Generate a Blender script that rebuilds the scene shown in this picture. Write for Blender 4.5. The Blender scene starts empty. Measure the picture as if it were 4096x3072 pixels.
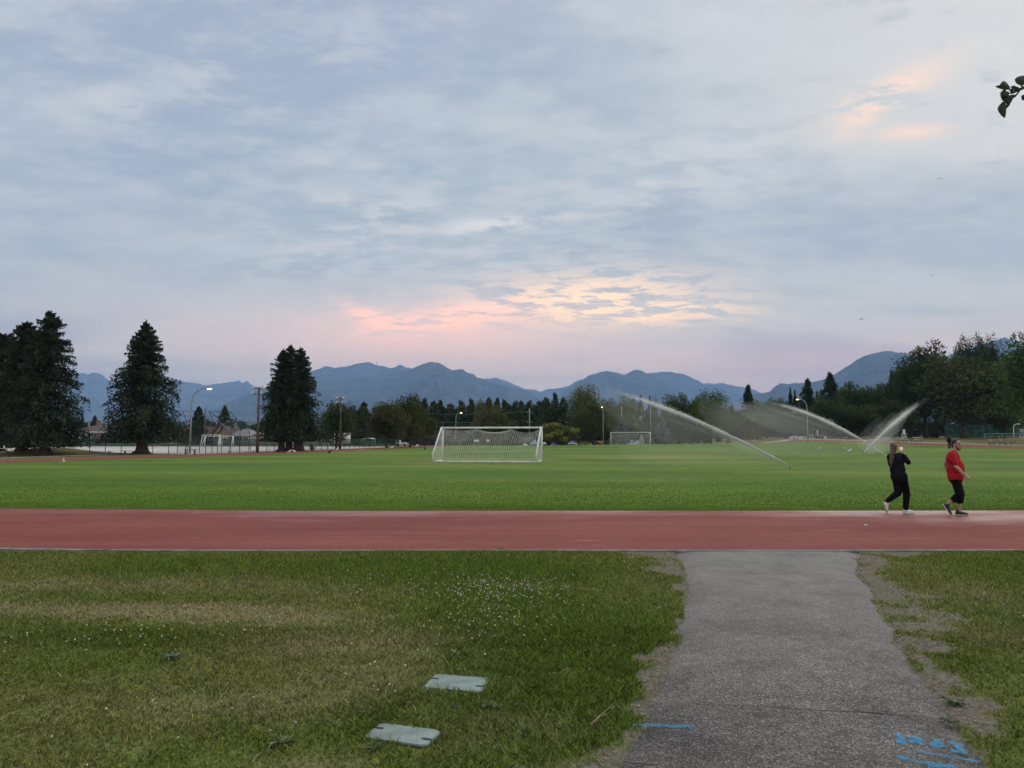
import bpy, bmesh, math, random
import numpy as np
from mathutils import Vector, Matrix

# ------------------------------------------------------------------ camera, world, sun, exposure
scene = bpy.context.scene
COL = scene.collection
CAM_H = 1.84
FPX = 2840.0                       # focal length in pixels of the 4096 wide photograph
PITCH = math.atan(206.0 / FPX)
cam_d = bpy.data.cameras.new('camera')
cam_d.sensor_fit = 'HORIZONTAL'
cam_d.sensor_width = 36.0
cam_d.lens = 36.0 * FPX / 4096.0
cam_d.clip_start = 0.05
cam_d.clip_end = 60000
cam = bpy.data.objects.new('camera', cam_d)
cam.location = (0, 0, CAM_H)
cam.rotation_euler = (math.pi / 2 + PITCH, 0, 0)
COL.objects.link(cam)
scene.camera = cam

scene.view_settings.view_transform = 'Standard'
scene.view_settings.look = 'None'
scene.view_settings.exposure = 0.38
scene.view_settings.gamma = 1.0
scene.view_settings.use_curve_mapping = False
scene.render.engine = 'CYCLES'
cy = scene.cycles
cy.use_denoising = True
try:
    cy.denoiser = 'OPENIMAGEDENOISE'
    cy.denoising_input_passes = 'RGB_ALBEDO_NORMAL'
    cy.denoising_prefilter = 'ACCURATE'
except Exception:
    pass
cy.max_bounces = 8
cy.diffuse_bounces = 4
cy.glossy_bounces = 2
cy.transmission_bounces = 4
cy.volume_bounces = 1
cy.transparent_max_bounces = 32
cy.sample_clamp_indirect = 4.0

SUN_EL, SUN_AZ = 48.0, 38.0        # soft light of the bright cloud, upper right
sun_d = bpy.data.lights.new('sun', 'SUN')
sun_d.energy = 1.5
sun_d.angle = math.radians(75)
sun_d.color = (1.0, 0.91, 0.78)
sun = bpy.data.objects.new('sun', sun_d)
_a, _e = math.radians(SUN_AZ), math.radians(SUN_EL)
_sd = Vector((math.sin(_a) * math.cos(_e), math.cos(_a) * math.cos(_e), math.sin(_e)))
sun.rotation_euler = _sd.to_track_quat('Z', 'Y').to_euler()
COL.objects.link(sun)


def ray(px, py):
    """unit direction in the world of a pixel of the photograph"""
    r, u = (px - 2048.0) / FPX, (1536.0 - py) / FPX
    v = Vector((r, math.cos(PITCH) - u * math.sin(PITCH), math.sin(PITCH) + u * math.cos(PITCH)))
    return v.normalized()


def azel(px, py):
    v = ray(px, py)
    return math.atan2(v.x, v.y), math.asin(v.z)


def build_world():
    w = bpy.data.worlds.new('World')
    scene.world = w
    w.use_nodes = True
    nt = w.node_tree
    nt.nodes.clear()
    N, L = nt.nodes.new, nt.links.new

    def val(x):
        return x

    def setin(sock, x):
        if isinstance(x, (int, float)):
            sock.default_value = x
        elif isinstance(x, tuple):
            sock.default_value = x if len(x) == len(sock.default_value) else (*x, 1.0)
        else:
            L(x, sock)

    def m(op, a, b=0.0, c=0.0, clamp=False):
        n = N('ShaderNodeMath'); n.operation = op; n.use_clamp = clamp
        setin(n.inputs[0], a); setin(n.inputs[1], b); setin(n.inputs[2], c)
        return n.outputs[0]

    def sstep(x, a, b):
        n = N('ShaderNodeMapRange'); n.interpolation_type = 'SMOOTHSTEP'
        setin(n.inputs[0], x)
        n.inputs[1].default_value, n.inputs[2].default_value = a, b
        n.inputs[3].default_value, n.inputs[4].default_value = 0.0, 1.0
        return n.outputs[0]

    def mix(f, a, b, mode='MIX'):
        n = N('ShaderNodeMix'); n.data_type = 'RGBA'; n.blend_type = mode
        n.clamp_factor = True
        setin(n.inputs[0], f); setin(n.inputs[6], a); setin(n.inputs[7], b)
        return n.outputs[2]

    def noise(vec, scale, detail=6, rough=0.55, dist=0.0):
        n = N('ShaderNodeTexNoise'); n.noise_dimensions = '3D'
        L(vec, n.inputs['Vector'])
        n.inputs['Scale'].default_value = scale
        n.inputs['Detail'].default_value = detail
        n.inputs['Roughness'].default_value = rough
        n.inputs['Distortion'].default_value = dist
        return n.outputs['Fac']

    tc = N('ShaderNodeTexCoord')
    sep = N('ShaderNodeSeparateXYZ'); L(tc.outputs['Generated'], sep.inputs[0])
    X, Y, Z = sep.outputs
    az = m('ARCTAN2', X, Y)
    el = m('ARCSINE', m('MINIMUM', m('MAXIMUM', Z, -1.0), 1.0))
    zc = m('ADD', m('MAXIMUM', Z, 0.0), 0.13)
    cx, cyy = m('DIVIDE', X, zc), m('DIVIDE', Y, zc)
    comb = N('ShaderNodeCombineXYZ'); L(cx, comb.inputs[0]); L(cyy, comb.inputs[1])
    comb.inputs[2].default_value = 3.7
    # plane of the cloud deck, turned so that the bands run from lower left to upper right
    mp = N('ShaderNodeMapping'); L(comb.outputs[0], mp.inputs[0])
    mp.inputs['Rotation'].default_value = (0, 0, math.radians(24))
    mp.inputs['Scale'].default_value = (0.62, 1.0, 1.0)
    P = mp.outputs[0]

    # base colour by elevation (linear values)
    cr = N('ShaderNodeValToRGB'); cr.color_ramp.interpolation = 'EASE'
    L(m('DIVIDE', el, math.radians(40), clamp=True), cr.inputs[0])
    stops = [(0.0, BASE_SKY[0]), (0.10, BASE_SKY[1]), (0.20, BASE_SKY[2]), (0.34, BASE_SKY[3]),
             (0.55, BASE_SKY[4]), (0.85, BASE_SKY[5])]
    e = cr.color_ramp.elements
    e[0].position, e[0].color = stops[0][0], (*stops[0][1], 1)
    e[1].position, e[1].color = stops[-1][0], (*stops[-1][1], 1)
    for p, c in stops[1:-1]:
        k = e.new(p); k.color = (*c, 1)
    base = cr.outputs[0]

    # warm, brighter sky towards the upper right
    def blob(px, py, sx, sy, rot=0.0):
        a0, e0 = azel(px, py)
        da, de = m('SUBTRACT', az, a0), m('SUBTRACT', el, e0)
        c, s = math.cos(rot), math.sin(rot)
        u = m('ADD', m('MULTIPLY', da, c), m('MULTIPLY', de, s))
        v = m('SUBTRACT', m('MULTIPLY', de, c), m('MULTIPLY', da, s))
        u, v = m('DIVIDE', u, sx / FPX), m('DIVIDE', v, sy / FPX)
        q = m('ADD', m('MULTIPLY', u, u), m('MULTIPLY', v, v))
        return m('POWER', 2.718, m('MULTIPLY', q, -1.0))

    right = sstep(az, math.radians(-12), math.radians(40))
    up = sstep(el, math.radians(6), math.radians(22))
    base = mix(m('MULTIPLY', m('MULTIPLY', right, up), 0.80), base, (0.645, 0.64, 0.61))
    base = mix(m('MULTIPLY', blob(4200, 480, 900, 620), 0.55), base, (0.82, 0.76, 0.66))

    base = mix(m('MULTIPLY', m('ADD', blob(200, 350, 1100, 520), blob(1500, 150, 900, 300)), 0.55), base, (0.32, 0.37, 0.485))
    n_big = noise(P, 0.75, 4, 0.5, 0.0)
    n_mid = noise(P, 2.4, 6, 0.62, 0.15)
    n_fine = noise(P, 9.0, 7, 0.68, 0.12)
    # broad grey-blue and pale areas of the deck
    dark = sstep(n_big, 0.50, 0.66)
    base = mix(m('MULTIPLY', dark, 0.58), base, (0.285, 0.345, 0.44))
    lite = sstep(n_big, 0.47, 0.28)
    base = mix(m('MULTIPLY', m('MULTIPLY', lite, up), 0.30), base, (0.54, 0.58, 0.61))
    # medium wisps
    w1 = m('MULTIPLY', sstep(n_mid, 0.47, 0.70), sstep(el, math.radians(3), math.radians(11)))
    base = mix(m('MULTIPLY', w1, 0.55), base, (0.62, 0.635, 0.635))
    rip = m('MULTIPLY', sstep(n_fine, 0.44, 0.66), sstep(el, math.radians(7), math.radians(15)))
    base = mix(m('MULTIPLY', rip, 0.42), base, (0.62, 0.635, 0.63))
    rip2 = m('MULTIPLY', sstep(n_fine, 0.46, 0.28), sstep(el, math.radians(7), math.radians(15)))
    base = mix(m('MULTIPLY', rip2, 0.42), base, (0.29, 0.345, 0.42))
    w2 = m('MULTIPLY', sstep(n_mid, 0.50, 0.30), 0.30)
    base = mix(w2, base, (0.31, 0.365, 0.44))
    # patches of broken, brighter cloud where the photograph has them
    patch = m('ADD', blob(1250, 1000, 420, 190, 0.5), m('ADD', blob(1750, 1060, 520, 230, -0.3), blob(2900, 640, 900, 170, 0.28)))
    patch = m('ADD', patch, m('MULTIPLY', m('ADD', blob(460, 420, 140, 70), blob(820, 330, 150, 90)), 0.45))
    patch = m('MULTIPLY', m('MINIMUM', patch, 1.0), sstep(n_fine, 0.44, 0.60))
    base = mix(m('MULTIPLY', patch, 0.65), base, (0.66, 0.655, 0.635))
    streak = m('MULTIPLY', blob(1990, 895, 240, 26, 0.11), sstep(n_fine, 0.36, 0.56))
    base = mix(m('MULTIPLY', streak, 0.9), base, (0.85, 0.81, 0.74))
    # pink glow above the mountains
    pink = m('ADD', blob(1750, 1370, 760, 150, 0.05), m('MULTIPLY', blob(3300, 1490, 1000, 120), 0.85))
    pink = m('ADD', pink, m('MULTIPLY', blob(600, 1330, 800, 110), 0.18))
    base = mix(m('MULTIPLY', m('MINIMUM', pink, 1.0), 0.62), base, GLOW_PINK)
    # lit cloud edges: cream sheet, orange wisps
    cream = m('MULTIPLY', m('ADD', blob(2330, 1200, 430, 95, 0.04), m('MULTIPLY', blob(2650, 1255, 330, 45), 0.8)), sstep(n_fine, 0.43, 0.53))
    base = mix(m('MULTIPLY', m('MINIMUM', cream, 1.0), 0.9), base, (1.75, 1.14, 0.62))
    org = m('ADD', blob(1830, 1265, 270, 42, 0.14), m('MULTIPLY', blob(1490, 1270, 110, 28, -0.35), 0.9))
    org = m('ADD', org, m('MULTIPLY', blob(1640, 1330, 330, 60), 0.45))
    org = m('MULTIPLY', org, sstep(n_fine, 0.42, 0.52))
    base = mix(m('MULTIPLY', m('MINIMUM', org, 1.0), 0.9), base, (1.95, 0.95, 0.60))
    org2 = m('ADD', blob(3560, 370, 190, 52, 0.25), m('ADD', blob(3640, 530, 120, 26, -0.1), m('MULTIPLY', blob(3480, 440, 130, 40, 0.6), 0.7)))
    org2 = m('MULTIPLY', org2, sstep(n_fine, 0.40, 0.53))
    base = mix(m('MULTIPLY', m('MINIMUM', org2, 1.0), 0.85), base, (1.05, 0.74, 0.55))
    lowp = m('MULTIPLY', m('ADD', blob(3150, 1330, 320, 30), blob(3900, 1290, 350, 28)), sstep(n_fine, 0.48, 0.62))
    base = mix(m('MULTIPLY', lowp, 0.6), base, (1.05, 0.78, 0.68))

    # the clear sky above the deck shows faintly through it
    sky = N('ShaderNodeTexSky'); sky.sky_type = 'NISHITA'; sky.sun_disc = False
    sky.sun_elevation = math.radians(SUN_EL)
    sky.sun_rotation = math.radians(SUN_AZ)
    bgs = N('ShaderNodeBackground'); L(sky.outputs[0], bgs.inputs[0]); bgs.inputs[1].default_value = 0.06
    bg = N('ShaderNodeBackground'); L(base, bg.inputs[0]); bg.inputs[1].default_value = SKY_STRENGTH
    mx = N('ShaderNodeMixShader'); mx.inputs[0].default_value = 0.92
    L(bgs.outputs[0], mx.inputs[1]); L(bg.outputs[0], mx.inputs[2])
    out = N('ShaderNodeOutputWorld'); L(mx.outputs[0], out.inputs[0])


BASE_SKY = [(1.60, 1.10, 0.64), (1.24, 1.00, 0.67), (0.78, 0.735, 0.62), (0.51, 0.55, 0.545), (0.42, 0.48, 0.51), (0.40, 0.445, 0.515)]
GLOW_PINK = (1.70, 0.95, 0.66)
SKY_STRENGTH = 1.0
HAZE_DENSITY = 1.1e-4
HAZE_COLOR = (0.34, 0.55, 0.95, 1)
build_world()
scene.world.cycles.sampling_method = "MANUAL"
scene.world.cycles.sample_map_resolution = 256

# ------------------------------------------------------------------ helpers
rng = np.random.default_rng(7)
random.seed(7)


def G(px, py, z=0.0):
    """point of the level ground seen at a pixel"""
    v = ray(px, py)
    t = (z - CAM_H) / v.z
    return Vector((v.x * t, v.y * t, z))


def P(px, py, Yd):
    """point at forward distance Yd seen at a pixel"""
    v = ray(px, py)
    t = Yd / v.y
    return Vector((v.x * t, Yd, CAM_H + v.z * t))


def smooth(a, b, x):
    t = np.clip((np.asarray(x, float) - a) / (b - a), 0, 1)
    return t * t * (3 - 2 * t)


def hgt(x, y):
    """height of the terrain"""
    x = np.asarray(x, float); y = np.asarray(y, float)
    dip = -0.9 * smooth(133, 146, y) * smooth(-40, -10, x)* (1 - smooth(34, 52, x))
    rise = 1.35 * smooth(96, 150, y + 0.25 * (x - 60)) * smooth(36, 62, x)
    mound = 0.75 * np.exp(-(((x + 46.5) / 4.0) ** 2 + ((y - 71.5) / 3.0) ** 2))
    return dip + rise + mound


def h1(x, y):
    return float(hgt(x, y))


def vnoise(x, y, seed=0):
    x = np.asarray(x, float); y = np.asarray(y, float)
    ix, iy = np.floor(x), np.floor(y)
    fx, fy = x - ix, y - iy
    fx, fy = fx * fx * (3 - 2 * fx), fy * fy * (3 - 2 * fy)

    def hs(a, b):
        v = np.sin(a * 127.1 + b * 311.7 + seed * 74.7) * 43758.5453
        return v - np.floor(v)
    return (hs(ix, iy) * (1 - fx) + hs(ix + 1, iy) * fx) * (1 - fy) + (hs(ix, iy + 1) * (1 - fx) + hs(ix + 1, iy + 1) * fx) * fy


def fbm(x, y, seed=0, octs=4):
    s, a, t = 0, 1.0, 0
    for k in range(octs):
        s = s + a * vnoise(np.asarray(x) * 2 ** k, np.asarray(y) * 2 ** k, seed + k * 13)
        t += a; a *= 0.5
    return s / t


MATS = {}


def material(name, color=(0.5, 0.5, 0.5), rough=0.7, var=0.12, scale=6.0, metal=0.0, bump=0.0, bscale=40.0,
             emit=None, estr=0.0, color2=None, spec=0.5):
    """procedural material: base colour broken up by noise, optional fine relief"""
    m = bpy.data.materials.new(name); m.use_nodes = True
    nt = m.node_tree; N, L = nt.nodes.new, nt.links.new
    b = nt.nodes['Principled BSDF']
    b.inputs['Roughness'].default_value = rough
    b.inputs['Metallic'].default_value = metal
    b.inputs['Specular IOR Level'].default_value = spec
    tc = N('ShaderNodeTexCoord')
    n = N('ShaderNodeTexNoise'); L(tc.outputs['Object'], n.inputs['Vector'])
    n.inputs['Scale'].default_value = scale; n.inputs['Detail'].default_value = 6
    c2 = color2 or tuple(max(0, c * (1 - 2 * var)) for c in color)
    c1 = color if color2 else tuple(min(1, c * (1 + var)) for c in color)
    mr = N('ShaderNodeMapRange'); L(n.outputs['Fac'], mr.inputs[0])
    mr.inputs[1].default_value, mr.inputs[2].default_value = 0.35, 0.65
    mx = N('ShaderNodeMix'); mx.data_type = 'RGBA'
    L(mr.outputs[0], mx.inputs[0]); mx.inputs[6].default_value = (*c2, 1); mx.inputs[7].default_value = (*c1, 1)
    L(mx.outputs[2], b.inputs['Base Color'])
    if bump:
        n2 = N('ShaderNodeTexNoise'); L(tc.outputs['Object'], n2.inputs['Vector'])
        n2.inputs['Scale'].default_value = bscale; n2.inputs['Detail'].default_value = 4
        bp = N('ShaderNodeBump'); bp.inputs['Strength'].default_value = bump
        bp.inputs['Distance'].default_value = 0.02
        L(n2.outputs['Fac'], bp.inputs['Height']); L(bp.outputs[0], b.inputs['Normal'])
    if emit:
        b.inputs['Emission Color'].default_value = (*emit, 1); b.inputs['Emission Strength'].default_value = estr
    MATS[name] = m
    return m


def foliage_material(name, trans=0.25, rough=0.75):
    """leaf colour from the colour attribute times the object's own tint"""
    m = bpy.data.materials.new(name); m.use_nodes = True
    nt = m.node_tree; N, L = nt.nodes.new, nt.links.new
    nt.nodes.clear()
    at = N('ShaderNodeAttribute'); at.attribute_name = 'Col'
    oi = N('ShaderNodeObjectInfo')
    mx = N('ShaderNodeMix'); mx.data_type = 'RGBA'; mx.blend_type = 'MULTIPLY'; mx.inputs[0].default_value = 1
    L(at.outputs['Color'], mx.inputs[6]); L(oi.outputs['Color'], mx.inputs[7])
    d = N('ShaderNodeBsdfDiffuse'); L(mx.outputs[2], d.inputs[0])
    t = N('ShaderNodeBsdfTranslucent'); L(mx.outputs[2], t.inputs[0])
    ms = N('ShaderNodeMixShader'); ms.inputs[0].default_value = trans
    L(d.outputs[0], ms.inputs[1]); L(t.outputs[0], ms.inputs[2])
    o = N('ShaderNodeOutputMaterial'); L(ms.outputs[0], o.inputs[0])
    MATS[name] = m
    return m


def tag(o, label=None, cat=None, group=None, kind=None):
    if label: o['label'] = label
    if cat: o['category'] = cat
    if group: o['group'] = group
    if kind: o['kind'] = kind
    return o


def empty(name, loc=(0, 0, 0), rz=0.0, scale=(1, 1, 1)):
    o = bpy.data.objects.new(name, None)
    o.location = loc; o.rotation_euler = (0, 0, rz); o.scale = scale
    o.empty_display_size = 0.2
    COL.objects.link(o)
    return o


def link(name, mesh, mat=None, parent=None):
    o = bpy.data.objects.new(name, mesh)
    if mat is not None:
        mesh.materials.clear()
        mesh.materials.append(MATS[mat] if isinstance(mat, str) else mat)
    COL.objects.link(o)
    o.parent = parent
    return o


class MB:
    """collects simple solids into one mesh"""

    def __init__(s):
        s.v, s.f = [], []

    def add(s, vs, fs):
        k = len(s.v)
        s.v += [tuple(p) for p in vs]
        s.f += [tuple(i + k for i in f) for f in fs]
        return s

    def box(s, c, d, rz=0.0, rx=0.0, ry=0.0):
        M = Matrix.Rotation(rz, 3, 'Z') @ Matrix.Rotation(ry, 3, 'Y') @ Matrix.Rotation(rx, 3, 'X')
        vs = []
        for i in (-1, 1):
            for j in (-1, 1):
                for k in (-1, 1):
                    vs.append(Vector(c) + M @ Vector((i * d[0] / 2, j * d[1] / 2, k * d[2] / 2)))
        return s.add(vs, [(0, 1, 3, 2), (4, 6, 7, 5), (0, 4, 5, 1), (2, 3, 7, 6), (0, 2, 6, 4), (1, 5, 7, 3)])

    def tube(s, pts, r, n=8, caps=True):
        pts = [Vector(p) for p in pts]
        if not hasattr(r, '__len__'):
            r = [r] * len(pts)
        k = len(s.v)
        ref = None
        for i, p in enumerate(pts):
            d = (pts[min(i + 1, len(pts) - 1)] - pts[max(i - 1, 0)])
            d = d.normalized() if d.length > 1e-9 else Vector((0, 0, 1))
            if ref is None:
                ref = Vector((1, 0, 0)) if abs(d.x) < 0.8 else Vector((0, 1, 0))
            a = (ref - d * ref.dot(d)).normalized()
            b = d.cross(a)
            ref = a
            for j in range(n):
                t = 2 * math.pi * j / n
                s.v.append(tuple(p + (a * math.cos(t) + b * math.sin(t)) * r[i]))
        for i in range(len(pts) - 1):
            for j in range(n):
                q = (j + 1) % n
                s.f.append((k + i * n + j, k + i * n + q, k + (i + 1) * n + q, k + (i + 1) * n + j))
        if caps:
            s.f.append(tuple(k + j for j in reversed(range(n))))
            s.f.append(tuple(k + (len(pts) - 1) * n + j for j in range(n)))
        return s

    def ell(s, c, r, nu=10, nv=7, M=None):
        c = Vector(c)
        if not hasattr(r, '__len__'):
            r = (r, r, r)
        M = M or Matrix.Identity(3)
        vs = [c + M @ Vector((0, 0, -r[2]))]
        for i in range(1, nv):
            t = -math.pi / 2 + math.pi * i / nv
            for j in range(nu):
                a = 2 * math.pi * j / nu
                vs.append(c + M @ Vector((r[0] * math.cos(t) * math.cos(a), r[1] * math.cos(t) * math.sin(a), r[2] * math.sin(t))))
        vs.append(c + M @ Vector((0, 0, r[2])))
        fs = []
        for j in range(nu):
            fs.append((0, 1 + (j + 1) % nu, 1 + j))
        for i in range(nv - 2):
            for j in range(nu):
                a, b = 1 + i * nu + j, 1 + i * nu + (j + 1) % nu
                fs.append((a, b, b + nu, a + nu))
        t = len(vs) - 1
        for j in range(nu):
            fs.append((t, 1 + (nv - 2) * nu + j, 1 + (nv - 2) * nu + (j + 1) % nu))
        return s.add(vs, fs)

    def caps(s, p0, r0, p1, r1, n=12):
        """tapered capsule"""
        p0, p1 = Vector(p0), Vector(p1)
        d = p1 - p0
        L_ = d.length
        d.normalize()
        pts, rs = [], []
        for t in (-90, -60, -30):
            a = math.radians(t)
            pts.append(p0 + d * (r0 * math.sin(a))); rs.append(max(1e-4, r0 * math.cos(a)))
        pts.append(p0); rs.append(r0)
        pts.append(p1); rs.append(r1)
        for t in (30, 60, 90):
            a = math.radians(t)
            pts.append(p1 + d * (r1 * math.sin(a))); rs.append(max(1e-4, r1 * math.cos(a)))
        return s.tube(pts, rs, n)

    def prism(s, poly, z0, z1):
        n = len(poly)
        vs = [(p[0], p[1], z0) for p in poly] + [(p[0], p[1], z1) for p in poly]
        fs = [tuple(reversed(range(n))), tuple(range(n, 2 * n))]
        for i in range(n):
            j = (i + 1) % n
            fs.append((i, j, n + j, n + i))
        return s.add(vs, fs)

    def mesh(s, name, smooth_=False):
        me = bpy.data.meshes.new(name)
        me.from_pydata(s.v, [], s.f)
        if smooth_:
            me.polygons.foreach_set('use_smooth', [True] * len(me.polygons))
        me.update()
        return me

    def build(s, name, mat, parent=None, smooth_=False):
        return link(name, s.mesh(name, smooth_), mat, parent)


def grid_mesh(name, V, nx, ny, col=None, smooth_=True):
    """V: (ny, nx, 3)"""
    me = bpy.data.meshes.new(name)
    V = np.ascontiguousarray(V.reshape(-1, 3), dtype=np.float32)
    i = np.arange(nx * ny).reshape(ny, nx)
    F = np.stack([i[:-1, :-1], i[:-1, 1:], i[1:, 1:], i[1:, :-1]], -1).reshape(-1)
    nf = (nx - 1) * (ny - 1)
    me.vertices.add(nx * ny); me.vertices.foreach_set('co', V.ravel())
    me.loops.add(nf * 4); me.loops.foreach_set('vertex_index', F.astype(np.int32))
    me.polygons.add(nf); me.polygons.foreach_set('loop_start', np.arange(0, nf * 4, 4, dtype=np.int32))
    me.polygons.foreach_set('use_smooth', np.full(nf, smooth_))
    me.update(calc_edges=True)
    if col is not None:
        at = me.color_attributes.new('Col', 'FLOAT_COLOR', 'POINT')
        c4 = np.concatenate([col.reshape(-1, 3), np.ones((nx * ny, 1))], 1).astype(np.float32)
        at.data.foreach_set('color', c4.ravel())
    return me


def poly_mesh(name, V, k, col=None, smooth_=False):
    """V: (N, k, 3) one k-gon each; col (N,3)"""
    n = len(V)
    me = bpy.data.meshes.new(name)
    me.vertices.add(n * k); me.vertices.foreach_set('co', np.ascontiguousarray(V, dtype=np.float32).ravel())
    me.loops.add(n * k); me.loops.foreach_set('vertex_index', np.arange(n * k, dtype=np.int32))
    me.polygons.add(n); me.polygons.foreach_set('loop_start', np.arange(0, n * k, k, dtype=np.int32))
    me.update(calc_edges=True)
    if col is not None:
        at = me.color_attributes.new('Col', 'FLOAT_COLOR', 'POINT')
        c4 = np.concatenate([np.repeat(col, k, 0), np.ones((n * k, 1))], 1).astype(np.float32)
        at.data.foreach_set('color', c4.ravel())
    return me


def index_mesh(name, V, F, col=None, smooth_=False):
    """V (n,3), F (m,3) triangles"""
    me = bpy.data.meshes.new(name)
    m_ = len(F)
    me.vertices.add(len(V)); me.vertices.foreach_set('co', np.ascontiguousarray(V, dtype=np.float32).ravel())
    me.loops.add(m_ * 3); me.loops.foreach_set('vertex_index', np.ascontiguousarray(F, dtype=np.int32).ravel())
    me.polygons.add(m_); me.polygons.foreach_set('loop_start', np.arange(0, m_ * 3, 3, dtype=np.int32))
    if smooth_:
        me.polygons.foreach_set('use_smooth', np.full(m_, True))
    me.update(calc_edges=True)
    if col is not None:
        at = me.color_attributes.new('Col', 'FLOAT_COLOR', 'POINT')
        at.data.foreach_set('color', np.concatenate([col, np.ones((len(V), 1))], 1).astype(np.float32).ravel())
    return me


def unit(a):
    return a / np.maximum(np.linalg.norm(a, axis=-1, keepdims=True), 1e-9)


def cards(C, D, L_, W, col):
    """rhombic leaf cards: centre C, long direction D, length, width"""
    n = len(C)
    D = unit(D)
    R = rng.normal(size=(n, 3))
    S = unit(np.cross(D, R))
    L_ = np.asarray(L_).reshape(-1, 1) * np.ones((n, 1)); W = np.asarray(W).reshape(-1, 1) * np.ones((n, 1))
    V = np.stack([C - D * L_ * 0.5, C + S * W * 0.5 - D * L_ * 0.05, C + D * L_ * 0.5, C - S * W * 0.5 + D * L_ * 0.08], 1)
    return V, col


def new_copy(o, parent=None):
    c = o.copy()
    COL.objects.link(c)
    c.parent = parent
    return c


# ------------------------------------------------------------------ materials
foliage_material('leaf')
foliage_material('needle', trans=0.12)
foliage_material('blade', trans=0.30)
material('bark', (0.075, 0.055, 0.042), 0.95, 0.3, 5, bump=0.6, bscale=14)
material('pale_bark', (0.32, 0.25, 0.19), 0.95, 0.25, 5, bump=0.4, bscale=14)
material('white_paint', (0.76, 0.77, 0.79), 0.55, 0.10, 3)
material('white_string', (0.74, 0.76, 0.70), 0.8, 0.05, 3)
material('galvanised', (0.34, 0.36, 0.38), 0.5, 0.12, 6, metal=0.4)
material('dark_steel', (0.045, 0.05, 0.055), 0.6, 0.2, 6)
material('pole_wood', (0.13, 0.10, 0.085), 0.9, 0.2, 3)
material('bench_wood', (0.42, 0.36, 0.27), 0.85, 0.2, 5)
material('concrete', (0.44, 0.43, 0.40), 0.9, 0.14, 2.5, bump=0.3, bscale=60)
material('crack_and_shadow', (0.035, 0.027, 0.024), 0.95, 0.2, 5)
material('black_plastic', (0.02, 0.022, 0.025), 0.5, 0.1, 8)

# ------------------------------------------------------------------ the setting: ground, field, track, path
def ground_material():
    m = bpy.data.materials.new('dry_ground'); m.use_nodes = True
    nt = m.node_tree; N, L = nt.nodes.new, nt.links.new
    b = nt.nodes['Principled BSDF']; b.inputs['Roughness'].default_value = 0.95
    b.inputs['Specular IOR Level'].default_value = 0.1
    geo = N('ShaderNodeNewGeometry')

    def noise(sc, det=5):
        n = N('ShaderNodeTexNoise'); L(geo.outputs['Position'], n.inputs['Vector'])
        n.inputs['Scale'].default_value = sc; n.inputs['Detail'].default_value = det
        return n.outputs['Fac']
    r = N('ShaderNodeValToRGB'); L(noise(0.07), r.inputs[0])
    e = r.color_ramp.elements
    e[0].position, e[0].color = 0.36, (0.10, 0.12, 0.035, 1)
    e[1].position, e[1].color = 0.62, (0.24, 0.20, 0.10, 1)
    k = e.new(0.48); k.color = (0.17, 0.155, 0.065, 1)
    r2 = N('ShaderNodeValToRGB'); L(noise(3.0, 8), r2.inputs[0])
    r2.color_ramp.elements[0].position, r2.color_ramp.elements[0].color = 0.3, (0.6, 0.6, 0.6, 1)
    r2.color_ramp.elements[1].position, r2.color_ramp.elements[1].color = 0.7, (1.25, 1.2, 1.15, 1)
    mx = N('ShaderNodeMix'); mx.data_type = 'RGBA'; mx.blend_type = 'MULTIPLY'; mx.inputs[0].default_value = 1
    L(r.outputs[0], mx.inputs[6]); L(r2.outputs[0], mx.inputs[7])
    L(mx.outputs[2], b.inputs['Base Color'])
    MATS['dry_ground'] = m


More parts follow.
